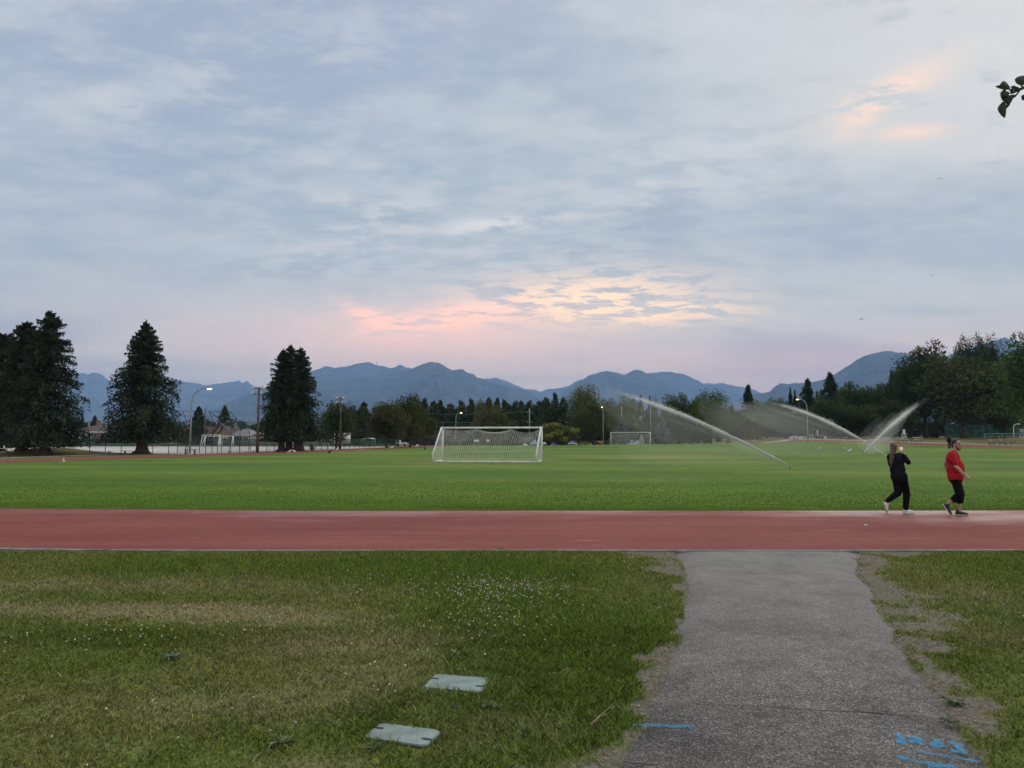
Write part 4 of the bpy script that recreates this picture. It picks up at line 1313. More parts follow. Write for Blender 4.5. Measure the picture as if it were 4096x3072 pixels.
# tree line, left to right
LINE = [
    ('fir_tree', 'narrow fir just right of the floodlight post by the cedars', 'fir_b', 1402, 1628, 70, 165, (1, 1, 1)),
    ('pine_tree', 'rounded pine between the two broadleaf trees left of the goal', 'pine_mass', 1455, 1612, 130, 158, (1.05, 1.1, 1)),
    ('fir_tree', 'pointed fir directly behind the olive tree near the goal', 'fir_a', 1698, 1598, 75, 170, (0.95, 0.9, 0.9)),
    ('fir_tree', 'dark fir above the near goal upper left corner', 'fir_c', 1733, 1608, 75, 168, (0.85, 0.95, 1.0)),
    ('fir_tree', 'spiky fir left of the lit lamp over the near goal', 'fir_b', 1762, 1603, 75, 172, (0.85, 0.95, 1.0)),
    ('pine_tree', 'short pine behind the curved lamp post over the near goal', 'pine_mass', 1800, 1618, 90, 174, (1, 1.05, 1)),
    ('pine_tree', 'pine right of the lit lamp over the near goal', 'pine_mass', 1846, 1607, 85, 170, (0.95, 1, 1)),
    ('pine_tree', 'bushy pine left of the tall poplar above the crossbar', 'pine_mass', 1887, 1600, 80, 168, (1, 1.1, 0.95)),
    ('poplar_tree', 'narrow poplar standing highest above the goal crossbar middle', 'poplar_a', 1924, 1591, 75, 166, (0.95, 1.1, 0.9)),
    ('pine_tree', 'brownish pine behind the russet tree above the crossbar', 'pine_mass', 1956, 1595, 70, 172, (1.15, 0.95, 0.85)),
    ('fir_tree', 'fir by the pale utility pole top above the crossbar', 'fir_a', 1990, 1597, 65, 174, (0.95, 0.95, 0.9)),
    ('pine_tree', 'round topped pine right of the utility pole above crossbar', 'pine_mass', 2018, 1604, 80, 170, (0.9, 0.95, 0.95)),
    ('pine_tree', 'first pine of the even row above the goal right half', 'pine_mass', 2060, 1609, 85, 176, (0.95, 1.05, 0.95)),
    ('pine_tree', 'middle pine of the even row above the goal right half', 'pine_mass', 2086, 1606, 75, 180, (1, 1.08, 0.95)),
    ('pine_tree', 'pine above the goal upper right corner, last of even row', 'pine_mass', 2116, 1607, 85, 178, (0.95, 1.0, 0.9)),
    ('pine_tree', 'pine with flat crown right of the goal corner', 'pine_mass', 2156, 1607, 85, 176, (1, 1.08, 0.95)),
    ('fir_tree', 'fir against the left flank of the tall dark spruce', 'fir_c', 2186, 1594, 80, 170, (1.0, 1.05, 0.95)),
    ('spruce_tree', 'tall dark double topped spruce right of the near goal', 'pine_mass', 2222, 1577, 120, 152, (0.8, 0.9, 0.85)),
    ('russet_tree', 'wide rounded russet brown tree above the crossbar', 'oak_a', 1968, 1608, 210, 146, (1.05, 0.85, 0.85)),
    ('bare_poplar', 'thin half bare poplar beside the tallest central cottonwood', 'sparse', 2296, 1549, 95, 168, (1.0, 1.15, 1.1)),
    ('cottonwood_tree', 'tallest pale cottonwood in the centre of the tree line', 'poplar_a', 2345, 1528, 165, 164, (1.25, 1.2, 0.95)),
    ('broadleaf_tree', 'big dark broadleaf tree behind the central lit lamp', 'poplar_b', 2370, 1583, 230, 150, (0.85, 0.85, 0.85)),
    ('broadleaf_tree', 'olive tree low beside the central lit lamp post', 'oak_c', 2330, 1650, 170, 146, (0.9, 0.85, 0.8)),
    ('cherry_tree', 'low spreading yellow green tree over the blue canopies', 'willow', 2226, 1686, 215, 139, (1.3, 1.25, 0.95)),
    ('poplar_tree', 'grey green poplars above the far goal left post', 'poplar_b', 2432, 1578, 120, 176, (1.05, 1.05, 1.0)),
    ('poplar_tree', 'grey green poplar above the far goal crossbar', 'poplar_a', 2508, 1574, 130, 174, (1.05, 1.05, 0.95)),
    ('broadleaf_tree', 'pale green tree mass behind the far goal', 'oak_a', 2500, 1645, 190, 155, (1.15, 1.15, 1.0)),
    ('blue_spruce', 'silvery blue spruce standing behind the far goal left half', 'blue_spruce', 2488, 1668, 105, 142, (1, 1, 1)),
    ('blue_spruce', 'silvery blue spruce right of the far goal', 'blue_spruce', 2652, 1680, 115, 143, (1, 1, 1)),
    ('spruce_tree', 'slim spruce behind the far goal right post', 'spruce', 2563, 1583, 80, 166, (0.9, 0.95, 0.95)),
    ('spruce_tree', 'drooping spruce where the long water jet fades', 'spruce', 2600, 1586, 60, 170, (0.75, 0.8, 0.8)),
    ('dead_tree', 'thin dead spike tree left of the dark round tree', 'sparse', 2622, 1560, 30, 168, (0.6, 0.6, 0.6)),
    ('maple_tree', 'dark round maple above the long water jet', 'oak_a', 2705, 1556, 180, 152, (0.70, 0.78, 0.75)),
    ('maple_tree', 'small dark maple between the round maple and bright tree', 'oak_b', 2785, 1568, 90, 154, (0.72, 0.85, 0.7)),
    ('maple_tree', 'brightest green many pointed maple above the long jet', 'oak_c', 2842, 1552, 185, 146, (0.98, 1.2, 0.75)),
    ('broadleaf_tree', 'grey tree veiled in spray right of the far goal', 'oak_a', 2720, 1650, 200, 150, (0.95, 0.9, 0.85)),
    ('shrub_tree', 'low olive grey shrubby tree right of the long water jet', 'shrubby', 2962, 1640, 230, 134, (1.15, 1.05, 0.85)),
    ('spruce_tree', 'tall open branched spruce with bare spike top', 'spruce', 2994, 1541, 140, 162, (0.62, 0.75, 0.85)),
    ('broadleaf_tree', 'hazy grey green tree right of the open branched spruce', 'oak_a', 3065, 1588, 170, 166, (0.9, 0.95, 0.95)),
    ('broadleaf_tree', 'brown topped tree left of the twin firs', 'oak_b', 3112, 1576, 110, 172, (0.9, 0.75, 0.8)),
    ('fir_tree', 'left of two twin narrow firs near the right lamp', 'fir_b', 3163, 1553, 55, 165, (0.62, 0.72, 0.75)),
    ('fir_tree', 'right and lower of two twin narrow firs near the lamp', 'fir_b', 3181, 1563, 48, 166, (0.62, 0.72, 0.75)),
    ('spruce_tree', 'tall dark spruce right behind the right hand lit lamp', 'fir_c', 3231, 1519, 115, 160, (0.65, 0.75, 0.8)),
    ('broadleaf_tree', 'hazy grey tree below the twin firs behind the spray', 'oak_a', 3140, 1640, 190, 150, (0.85, 0.9, 0.9)),
    ('spruce_tree', 'broad dark spruce left end of the right hand wood', 'fir_c', 3325, 1496, 140, 160, (0.60, 0.74, 0.72)),
    ('broadleaf_tree', 'dark tree below the broad spruce of the right wood', 'oak_a', 3300, 1575, 190, 147, (0.62, 0.75, 0.65)),
    ('broadleaf_tree', 'dome topped green tree in the right hand wood', 'oak_a', 3408, 1508, 170, 152, (0.65, 0.80, 0.62)),
    ('broadleaf_tree', 'flat topped tree right of the dome topped tree', 'oak_b', 3485, 1526, 150, 154, (0.66, 0.80, 0.62)),
    ('broadleaf_tree', 'small tree left of the narrow column tree', 'oak_a', 3530, 1514, 100, 157, (0.6, 0.72, 0.65)),
    ('column_tree', 'narrow column tree left of the giant cottonwood', 'fir_c', 3573, 1486, 75, 160, (0.75, 0.88, 0.75)),
    ('broadleaf_tree', 'dark undergrowth tree behind the crossing water jets', 'oak_b', 3420, 1610, 220, 142, (0.60, 0.70, 0.62)),
    ('broadleaf_tree', 'dark tree behind the upward jet near green fence', 'oak_a', 3560, 1590, 220, 143, (0.62, 0.68, 0.6)),
    ('cottonwood_tree', 'giant dark cottonwood with lacy top left of the brown tree', 'poplar_b', 3700, 1338, 270, 150, (0.62, 0.66, 0.60)),
    ('cottonwood_tree', 'lower left shoulder of cottonwoods above the upward jet', 'poplar_b', 3640, 1420, 170, 146, (0.60, 0.68, 0.58)),
    ('chestnut_tree', 'huge broad brownish tree behind the green court fence', 'oak_b', 3850, 1388, 380, 138, (0.72, 0.74, 0.66)),
    ('broadleaf_tree', 'shadowy tree beside the pale trunk behind the court fence', 'oak_a', 3960, 1480, 240, 148, (0.6, 0.62, 0.6)),
    ('cottonwood_tree', 'left spire of three dark spires above the brown tree', 'poplar_a', 3862, 1332, 110, 156, (0.58, 0.66, 0.64)),
    ('cottonwood_tree', 'middle spire of three dark spires above the brown tree', 'poplar_a', 3925, 1324, 120, 156, (0.55, 0.62, 0.62)),
    ('cottonwood_tree', 'right spire of three dark spires above the brown tree', 'poplar_a', 3975, 1328, 110, 156, (0.55, 0.60, 0.62)),
    ('linden_tree', 'bright green tree at the right edge beside white rails', 'poplar_b', 4130, 1305, 290, 118, (0.95, 1.15, 0.75)),
    ('broadleaf_tree', 'low bushy tree under the right edge green tree', 'oak_c', 4010, 1610, 150, 140, (0.62, 0.70, 0.62)),
    # beyond the gravel pitch
    ('fir_tree', 'bushy fir behind the ball field backstop, left of the pair', 'fir_a', 795, 1630, 125, 150, (0.85, 1.0, 0.95)),
    ('fir_tree', 'pointed fir behind the backstop beside the white tower block', 'fir_c', 900, 1626, 90, 150, (0.8, 1.0, 0.95)),
    ('fir_tree', 'small fir top above the porch house roof, left one', 'fir_b', 332, 1660, 50, 205, (0.8, 0.9, 1.0)),
    ('fir_tree', 'small fir top touching the lone cedar left side', 'fir_c', 380, 1664, 55, 205, (0.8, 0.9, 1.0)),
    ('round_shrub', 'olive bush behind the grey roofed bungalow', 'shrubby', 965, 1718, 90, 165, (1.5, 1.4, 0.9)),
    ('round_shrub', 'olive tree half hidden by the clump of three cedars', 'oak_a', 1020, 1692, 95, 160, (1.1, 1.05, 0.85)),
    ('round_shrub', 'grey green tree above the porch house roof', 'oak_a', 350, 1680, 130, 215, (0.9, 1.0, 0.95)),
    ('round_shrub', 'low trees behind the brown roofed house', 'oak_a', 720, 1715, 140, 210, (0.7, 0.85, 0.9)),
    ('round_shrub', 'yellow green bush beside the white camper van', 'shrubby', 1425, 1755, 90, 132, (1.6, 1.5, 0.9)),
]
for nm, lb, key, px, yt, wp, d, tn in LINE:
    if 1690 < px < 2200 and key in ('pine_mass', 'fir_b', 'fir_a', 'fir_c'): wp *= 1.6
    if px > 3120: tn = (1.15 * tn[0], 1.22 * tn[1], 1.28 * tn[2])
    if 1690 < px <= 3120: tn = tuple(1.28 * q for q in tn)  # crown colour lightened to paint in the spray and haze before these trees
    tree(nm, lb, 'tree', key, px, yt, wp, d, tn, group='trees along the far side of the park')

# far wood that closes the tree line: one mass of crowns no one could count
WV, WC = [], []
for i in range(115):
    px = 1290 + 2800 * (i + random.random()) / 115
    d = random.uniform(182, 215)
    yt = np.interp(px, [1290, 1500, 1900, 2200, 2600, 2900, 3100, 3300, 3600, 4100], [1650, 1640, 1625, 1622, 1625, 1630, 1625, 1570, 1540, 1480]) + random.uniform(-8, 18)
    x = (px - 2048) / FPX * d
    g = h1(x, d)
    Hh = P(px, yt, d).z - g
    V, c = conifer_cards(Hh, random.uniform(2.3, 3.6), 60, 16, 0.8, 500 + i, bare=0.02, power=random.uniform(0.4, 0.9), tint=(0.064, 0.082, 0.050))
    V = V + np.array([x, d, g])
    WV.append(V); WC.append(c)
for i in range(90):        # low undergrowth along the foot of the wood
    px = 1350 + 2700 * (i + random.random()) / 90
    d = random.uniform(150, 178)
    x = (px - 2048) / FPX * d
    g = h1(x, d)
    V, c, _ = broad_cards(random.uniform(2.5, 5.0), random.uniform(5, 8), 10, 60, 0.5, 900 + i, base=-0.1, tint=(0.050, 0.062, 0.034))
    WV.append(V + np.array([x, d, g])); WC.append(c)
wood = link('woods', poly_mesh('woods', np.concatenate(WV), 4, np.concatenate(WC)), 'needle')
wood.color = (1, 1, 1, 1)
tag(wood, 'dense far wood closing the view behind the park trees', 'woods', kind='stuff')
# distant town trees beyond the houses on the left
WV, WC = [], []
for i in range(90):
    px = -100 + 1350 * (i + random.random()) / 90
    d = random.uniform(280, 420)
    x = (px - 2048) / FPX * d
    V, c = conifer_cards(random.uniform(5, 9), random.uniform(3, 5), 40, 12, 1.2, 1500 + i, bare=0.02, power=0.4, tint=(0.06, 0.085, 0.07))
    WV.append(V + np.array([x, d, -0.1])); WC.append(c)
wood2 = link('woods', poly_mesh('woods', np.concatenate(WV), 4, np.concatenate(WC)), 'needle')
wood2.color = (1, 1, 1, 1)
tag(wood2, 'low distant trees of the town behind the gravel pitch', 'woods', kind='stuff')

# ------------------------------------------------------------------ goals
material('lamp_glow', (1, 0.9, 0.6), 0.5, 0.0, 1, emit=(1.0, 0.76, 0.36), estr=3.2)
material('signal_red', (0.8, 0.05, 0.05), 0.5, 0.0, 1, emit=(1.0, 0.10, 0.08), estr=6.0)


def base_pt(px, d, z=None):
    x = (px - 2048) / FPX * d
    return Vector((x, d, h1(x, d) if z is None else z))


def thing(name, label, cat, loc, rz=0.0, group=None):
    return tag(empty(name, loc, rz), label, cat, group)


def soccer_goal(label, fl, fr, depth_dir, depth, group, net=True, r=0.068, top_depth=0.35):
    """fl, fr: feet of the two front posts; depth_dir: unit vector to the back of the net"""
    fl, fr = Vector(fl), Vector(fr)
    o = (fl + fr) / 2
    t = thing('soccer_goal', label, 'goal', o, group=group)
    fl, fr = fl - o, fr - o
    dd = Vector(depth_dir).normalized()
    up = Vector((0, 0, 2.40))
    for s, f in (('left', fl), ('right', fr)):
        MB().tube([f, f + up], r, 10).build('post', 'white_paint', t, True)
        b = f + dd * depth
        MB().tube([f + up, f + up + dd * top_depth, b + Vector((0, 0, 0.62)), b], [r * 0.9, r * 0.9, r * 0.8, r * 0.7], 8).build('stanchion', 'white_paint', t, True)
        MB().tube([f + Vector((0, 0, 0.04)), b + Vector((0, 0, 0.04))], r * 0.7, 8).build('ground_bar', 'white_paint', t, True)
    MB().tube([fl + up - (fr - fl).normalized() * r, fr + up + (fr - fl).normalized() * r], r, 10).build('crossbar', 'white_paint', t, True)
    MB().tube([fl + dd * depth + Vector((0, 0, 0.04)), fr + dd * depth + Vector((0, 0, 0.04))], r * 0.75, 8).build('back_bar', 'white_paint', t, True)
    if not net:
        return t
    W = (fr - fl).length
    ax = (fr - fl).normalized()
    nu, nv = int(W / 0.135), 30
    m = MB()
    att = [0.0, 0.36, 0.70, 1.0]

    def surf(u, v):
        # v 0 at the crossbar, 1 on the ground at the back; sagging between the ties
        sag = 0.0
        for a, b in zip(att[:-1], att[1:]):
            if a <= u <= b:
                q = (u - a) / (b - a)
                sag = (0.10 if a == 0 else 0.26) * (4 * q * (1 - q))
        side = min(u, 1 - u) * W
        zt = 2.33 - sag
        prof = [(0, 0.06, zt), (0.18, top_depth * 1.05, zt - 0.20 - 0.12 * math.sin(u * 9)), (0.5, 0.62 * depth, 1.38 - 0.08 * sag), (0.8, 0.92 * depth, 0.55), (1.0, depth, 0.06)]
        for (a, d0, z0), (b, d1, z1) in zip(prof[:-1], prof[1:]):
            if a <= v <= b:
                q = (v - a) / (b - a)
                dpt, z = d0 + (d1 - d0) * q, z0 + (z1 - z0) * q
                break
        edge = max(0, 1 - side / 0.7)
        # near the ends the net is pulled out to the stanchion
        st = np.interp(z, [0.06, 0.62, 2.33], [depth, depth, top_depth])
        dpt = dpt * (1 - edge) + min(st, dpt + 0.4) * edge
        wob = 0.035 * math.sin(u * 31 + v * 5) * math.sin(v * math.pi)
        return fl + ax * (u * W + wob) + dd * dpt + Vector((0, 0, z))
    rr = 0.0058
    for i in range(nu + 1):
        u = i / nu
        m.tube([surf(u, j / nv) for j in range(nv + 1)], rr, 3, False)
    for j in range(1, nv + 1):
        m.tube([surf(i / nu, j / nv) for i in range(nu + 1)], rr, 3, False)
    for f in (fl, fr):
        for i in range(0, 15):
            q = i / 14
            dpt = q * depth
            zt = np.interp(dpt, [0, top_depth, depth], [2.36, 2.36, 0.62]) - 0.06
            m.tube([f + dd * dpt + Vector((0, 0, zz)) for zz in np.linspace(0.05, zt, 8)], rr, 3, False)
        for k in range(1, 16):
            z = 2.34 * k / 16
            dmax = np.interp(z, [0, 0.62, 2.34], [depth, depth, top_depth])
            m.tube([f + dd * (dmax * q) + Vector((0, 0, z - 0.05 * math.sin(math.pi * q))) for q in np.linspace(0, 1, 6)], rr, 3, False)
    n = m.build('net', 'white_string', t)
    n['kind'] = 'stuff'
    return t


soccer_goal('large white soccer goal with net, nearest on the turf', (-5.05, 51.9, 0), (2.12, 50.9, 0), (-0.20, -1, 0), 2.3, 'soccer goals on the turf')
soccer_goal('small far white soccer goal standing before the blue spruces', base_pt(2442, 130.5, 0), base_pt(2600, 127.5, 0), (0.15, 1, 0), 2.0, 'soccer goals on the turf', net=True, r=0.07)


def spare_goal(label, p0, p1, h, depth, lean=0.0):
    a, b = Vector(p0), Vector(p1)
    o = (a + b) / 2
    t = thing('spare_goal', label, 'goal', o, group='spare goals stored on the gravel pitch')
    a, b = a - o, b - o
    up = Vector((lean, 0, h)); dp = Vector((0.25, depth, 0))
    for f in (a, b):
        MB().tube([f, f + up], 0.06, 6).build('post', 'white_paint', t, True)
        MB().tube([f + up, f + up + dp * 0.2, f + dp], 0.05, 6).build('stanchion', 'white_paint', t, True)
    MB().tube([a + up, b + up], 0.06, 6).build('crossbar', 'white_paint', t, True)
    MB().tube([a + dp, b + dp], 0.045, 6).build('back_bar', 'white_paint', t, True)


spare_goal('spare white goal frame on gravel, left of three, leaning outward', base_pt(805, 113, -.02), base_pt(874, 113, -.02), 1.95, 1.4, 0.35)
spare_goal('spare white goal frame on gravel, overlapping middle one', base_pt(820, 112, -.02), base_pt(884, 111.5, -.02), 1.75, -1.5, 0.25)
spare_goal('spare white goal frame on gravel, right of three', base_pt(890, 112, -.02), base_pt(937, 112.5, -.02), 1.75, -1.5, 0.0)


# ------------------------------------------------------------------ lamps, poles, wires
def street_lamp(label, px, d, H, arm, up=0.55, lean=(0, 0)):
    b = base_pt(px, d)
    t = thing('street_lamp', label, 'street lamp', b, group='lit street lamps round the field')
    ax = Vector((arm, lean[1], 0))
    pts = [(0, 0, 0), (0, 0, H * 0.5), (0, 0, H - up - 0.9)]
    for q in np.linspace(0.15, 1, 9):
        a = q * math.pi / 2
        p = ax * (1 - math.cos(a)) + Vector((0, 0, H - up - 0.9 + (up + 0.9) * math.sin(a)))
        pts.append(p)
    rs = list(np.linspace(0.085, 0.045, len(pts)))
    MB().tube(pts, rs, 10).build('pole', 'galvanised', t, True)
    MB().tube([(0, 0, 0), (0, 0, 0.12)], 0.16, 10).build('base_plate', 'concrete', t)
    dr = ax.normalized() if ax.length > 0.01 else Vector((0, -1, 0))
    e = Vector(pts[-1])
    hd = MB().ell(e + dr * 0.28 + Vector((0, 0, 0.02)), (0.34, 0.17, 0.10), 10, 6, Matrix.Rotation(math.atan2(dr.y, dr.x), 3, 'Z')).build('lamp_head', 'galvanised', t, True)
    MB().ell(e + dr * 0.32 + Vector((0, 0, -0.06)), (0.25, 0.14, 0.11), 10, 6, Matrix.Rotation(math.atan2(dr.y, dr.x), 3, 'Z')).build('bulb', 'lamp_glow', hd, True)
    return t


street_lamp('tall lit lamp with right curving arm between lone cedar and backstop', 765, 67.5, 6.35, 1.35)
street_lamp('slim lit lamp with short curved arm behind the near goal', 1824, 148, 7.5, 0.75)
street_lamp('straight lit lamp left of the far goal', 2412, 136, 7.4, -0.25, lean=(0, -0.8))
street_lamp('lit lamp with left curving arm on the dry slope at right', 3228, 121, 7.75, -1.25)


def floodlight(label, px, d, ytop, heads, wood='pole_wood'):
    b = base_pt(px, d)
    H = P(px, ytop, d).z - b.z
    t = thing('floodlight_pole', label, 'floodlight', b, group='floodlight poles of the ball field')
    MB().tube([(0, 0, 0), (0, 0, H)], [0.17, 0.11], 9).build('pole', wood, t, True)
    for k, (dz, x0, x1) in enumerate(heads):
        MB().box(((x0 + x1) / 2, 0, H - dz), (abs(x1 - x0), 0.10, 0.09)).build('crossarm', wood, t)
        for x in (x0, x1):
            hd = MB().ell((x, -0.12, H - dz + 0.16), (0.17, 0.15, 0.15), 8, 6).build('lamp_head', 'galvanised', t, True)
            MB().ell((x, -0.24, H - dz + 0.14), (0.13, 0.06, 0.12), 8, 6).build('lens', 'white_paint', hd, True)


floodlight('wooden floodlight pole standing left against the three cedars', 1034, 77, 1549, [(0.15, -0.55, 0.35), (0.75, -0.6, 0.3)])
floodlight('wooden floodlight pole behind the dull green broadleaf tree', 1363, 95, 1588, [(0.25, -0.55, 0.35), (0.85, -0.6, 0.2)])


def utility_pole(label, px, d, ytop, arms=(), r=0.13, lamp=None, can=None, mat='pole_wood'):
    b = base_pt(px, d)
    H = P(px, ytop, d).z - b.z
    t = thing('utility_pole', label, 'utility pole', b, group='utility poles along the far road')
    MB().tube([(0, 0, 0), (0, 0, H)], [r * 1.2, r * 0.8], 8).build('pole', mat, t, True)
    for dz, w in arms:
        MB().box((0, -0.1, H - dz), (w, 0.10, 0.12)).build('crossarm', mat, t)
    if lamp:
        z, L_ = lamp
        MB().tube([(0, 0, z), (-L_, 0, z + 0.55)], 0.05, 6).build('lamp_arm', 'galvanised', t, True)
        MB().ell((-L_ - 0.25, 0, z + 0.58), (0.35, 0.14, 0.09), 8, 6).build('lamp_head', 'galvanised', t, True)
    if can:
        MB().tube([(-0.3, 0, can), (-0.3, 0, can + 0.9)], 0.22, 8).build('transformer', 'galvanised', t, True)


utility_pole('pale utility pole rising above crossbar beside russet tree', 2004, 160, 1603, (), 0.10, mat='galvanised')
utility_pole('utility pole with crossarms above the goal right end', 2118, 158, 1633, ((0.9, 1.2), (3.1, 1.6)), 0.12, mat='galvanised')
utility_pole('thin pale pole above the far goal left half', 2486, 150, 1625, ((0.4, 0.9),), 0.10, mat='galvanised')
utility_pole('utility pole with lamp arm and transformer above the far goal', 2567, 152, 1628, ((2.2, 1.2),), 0.13, lamp=(4.6, 1.2), can=6.0)
utility_pole('thin pale pole crossing the long water jet', 2602, 154, 1608, (), 0.09, mat='galvanised')
utility_pole('utility pole with long left lamp arm behind right hand lamp', 3217, 150, 1640, (), 0.12, lamp=(4.9, 2.0))
utility_pole('thin mast among the backstop posts', 822, 135, 1632, (), 0.13)
utility_pole('thin tall pole above the porch house roof', 359, 160, 1688, (), 0.10, mat='galvanised')


def wire(label, a, b, sag=0.3):
    a, b = Vector(a), Vector(b)
    pts = [a.lerp(b, q) - Vector((0, 0, sag * 4 * q * (1 - q))) for q in np.linspace(0, 1, 14)]
    tag(MB().tube(pts, 0.02, 4).build('power_line', 'galvanised'), label, 'wire', 'overhead wires before the tree line')


wire('upper overhead wire running left from the pole above the goal', P(2118, 1646, 158), P(1480, 1640, 172), 0.8)
wire('lower overhead wire running left from the pole above the goal', P(2118, 1681, 158), P(1480, 1672, 172), 0.8)
wire('upper overhead wire behind the second spray', P(3217, 1648, 150), P(2600, 1664, 154), 0.6)
wire('lower overhead wire behind the second spray', P(3217, 1680, 150), P(2600, 1690, 154), 0.6)


# ------------------------------------------------------------------ fences
def mesh_material(name, color, cover, scale):
    """woven wire: thin diagonal strands, open between them"""
    m = bpy.data.materials.new(name); m.use_nodes = True
    nt = m.node_tree; N, L = nt.nodes.new, nt.links.new
    nt.nodes.clear()
    tc = N('ShaderNodeTexCoord')
    mp = N('ShaderNodeMapping'); L(tc.outputs['Object'], mp.inputs[0])
    w = []
    for rot in (math.pi / 4, -math.pi / 4):
        wv = N('ShaderNodeTexWave'); wv.wave_profile = 'SAW'; wv.bands_direction = 'X'
        r = N('ShaderNodeMapping'); L(mp.outputs[0], r.inputs[0]); r.inputs['Rotation'].default_value = (0, rot, 0)
        L(r.outputs[0], wv.inputs['Vector']); wv.inputs['Scale'].default_value = scale
        g = N('ShaderNodeMath'); g.operation = 'LESS_THAN'; L(wv.outputs['Fac'], g.inputs[0]); g.inputs[1].default_value = cover
        w.append(g.outputs[0])
    mx = N('ShaderNodeMath'); mx.operation = 'MAXIMUM'; L(w[0], mx.inputs[0]); L(w[1], mx.inputs[1])
    d = N('ShaderNodeBsdfDiffuse'); d.inputs[0].default_value = (*color, 1)
    tr = N('ShaderNodeBsdfTransparent')
    ms = N('ShaderNodeMixShader'); L(mx.outputs[0], ms.inputs[0]); L(tr.outputs[0], ms.inputs[1]); L(d.outputs[0], ms.inputs[2])
    o = N('ShaderNodeOutputMaterial'); L(ms.outputs[0], o.inputs[0])
    MATS[name] = m


mesh_material('chain_link', (0.10, 0.12, 0.13), 0.07, 4.0)
mesh_material('green_mesh', (0.030, 0.075, 0.065), 0.42, 4.0)
material('court_screen', (0.060, 0.190, 0.170), 0.85, 0.25, 1.2)
material('dark_screen', (0.020, 0.026, 0.030), 0.9, 0.25, 1.0)
material('green_paint', (0.02, 0.085, 0.055), 0.6, 0.15, 5)


def fence(name, label, pts, h, spacing, mat_mesh='chain_link', post_mat='dark_steel', r=0.035, rails=(1.0,), solid=False, group=None):
    """posts one by one, rails and a mesh panel for each straight run"""
    p0 = Vector((pts[0][0], pts[0][1], h1(*pts[0])))
    t = thing(name, label, 'fence', p0, group=group)
    for (ax, ay), (bx, by) in zip(pts[:-1], pts[1:]):
        a = Vector((ax, ay, h1(ax, ay))) - p0; b = Vector((bx, by, h1(bx, by))) - p0
        L_ = (b - a).length
        n = max(1, round(L_ / spacing))
        for i in range(n + (1 if (bx, by) == pts[-1] else 0)):
            q = a.lerp(b, i / n)
            q.z = h1(q.x + p0.x, q.y + p0.y) - p0.z
            MB().tube([q - Vector((0, 0, 0.05)), q + Vector((0, 0, h))], r, 6).build('post', post_mat, t, True)
        for k in rails:
            MB().tube([a + Vector((0, 0, h * k)), b + Vector((0, 0, h * k))], r * 0.75, 5).build('rail', post_mat, t, True)
        th = Vector((-(b - a).y, (b - a).x, 0)).normalized() * 0.012
        z0, z1 = Vector((0, 0, 0.03)), Vector((0, 0, h - 0.03))
        m = MB()
        if solid:
            # hanging cloth screen with shallow folds
            ns = max(4, int(L_ / 0.35))
            for i in range(ns):
                q0, q1 = a.lerp(b, i / ns), a.lerp(b, (i + 1) / ns)
                s0, s1 = th * (6 * math.sin(i * 1.9)), th * (6 * math.sin((i + 1) * 1.9))
                m.add([q0 + s0 + z0, q1 + s1 + z0, q1 + s1 + z1, q0 + s0 + z1], [(0, 1, 2, 3)])
            m.build('screen', mat_mesh, t)
        else:
            o = MB().add([(0, 0, 0), (L_, 0, 0), (L_, 0, h - 0.06), (0, 0, h - 0.06)], [(0, 1, 2, 3)]).build('mesh_panel', mat_mesh, t)
            o.location = a + z0
            o.rotation_euler = (0, 0, math.atan2((b - a).y, (b - a).x))
    return t


fence('chain_link_fence', 'low dark chain link fence along the near side of gravel pitch', [(-52, 70.5), (-44, 71.6), (-34.4, 71.4), (-31.8, 74.0), (-29.2, 79.6), (-26.6, 87.8), (-23.8, 97.8), (-20.8, 107.5)], 0.92, 1.5)
fence('chain_link_fence', 'pale low rail fence on the gravel pitch right of cedars', [(-30, 88), (-24.5, 95)], 0.9, 2.2, post_mat='galvanised')
fence('screen_fence', 'dark green screened fence along the far side of gravel pitch', [(-100, 121.5), (-19, 119.5)], 1.25, 3.0, mat_mesh='green_mesh', post_mat='green_paint', r=0.03)
fence('court_fence', 'tall teal court fence with hanging screen at right', [(91.2, 150), (99.5, 147.5), (104, 146)], 2.75, 2.6, mat_mesh='court_screen', post_mat='green_paint', r=0.04, solid=True)
fence('court_fence', 'open mesh end of the court fence by right edge tree', [(104.2, 146), (121, 141)], 2.75, 3.0, mat_mesh='chain_link', post_mat='green_paint', r=0.04, rails=(1.0, 0.5))
fence('chain_link_fence', 'dark chain link fence behind the upward water jet', [(74, 160), (91, 158)], 1.7, 2.8, r=0.03, rails=(1.0,))
fence('chain_link_fence', 'chain link fence behind the dry slope under the second spray', [(58, 158), (74, 159.5)], 1.7, 2.8, r=0.03)
fence('board_fence', 'long black screened fence behind the near goal', [(-19.5, 138), (0.5, 140)], 1.55, 2.5, mat_mesh='dark_screen', post_mat='dark_steel', solid=True)
fence('chain_link_fence', 'low fence behind the far goal and flower beds', [(8, 143), (31, 142)], 1.5, 3.0, post_mat='galvanised', r=0.025)
fence('white_rail_fence', 'white rails in front of the court fence at right edge', [(91, 137), (120, 130)], 0.85, 3.0, post_mat='white_paint', r=0.045, rails=(1.0, 0.35))


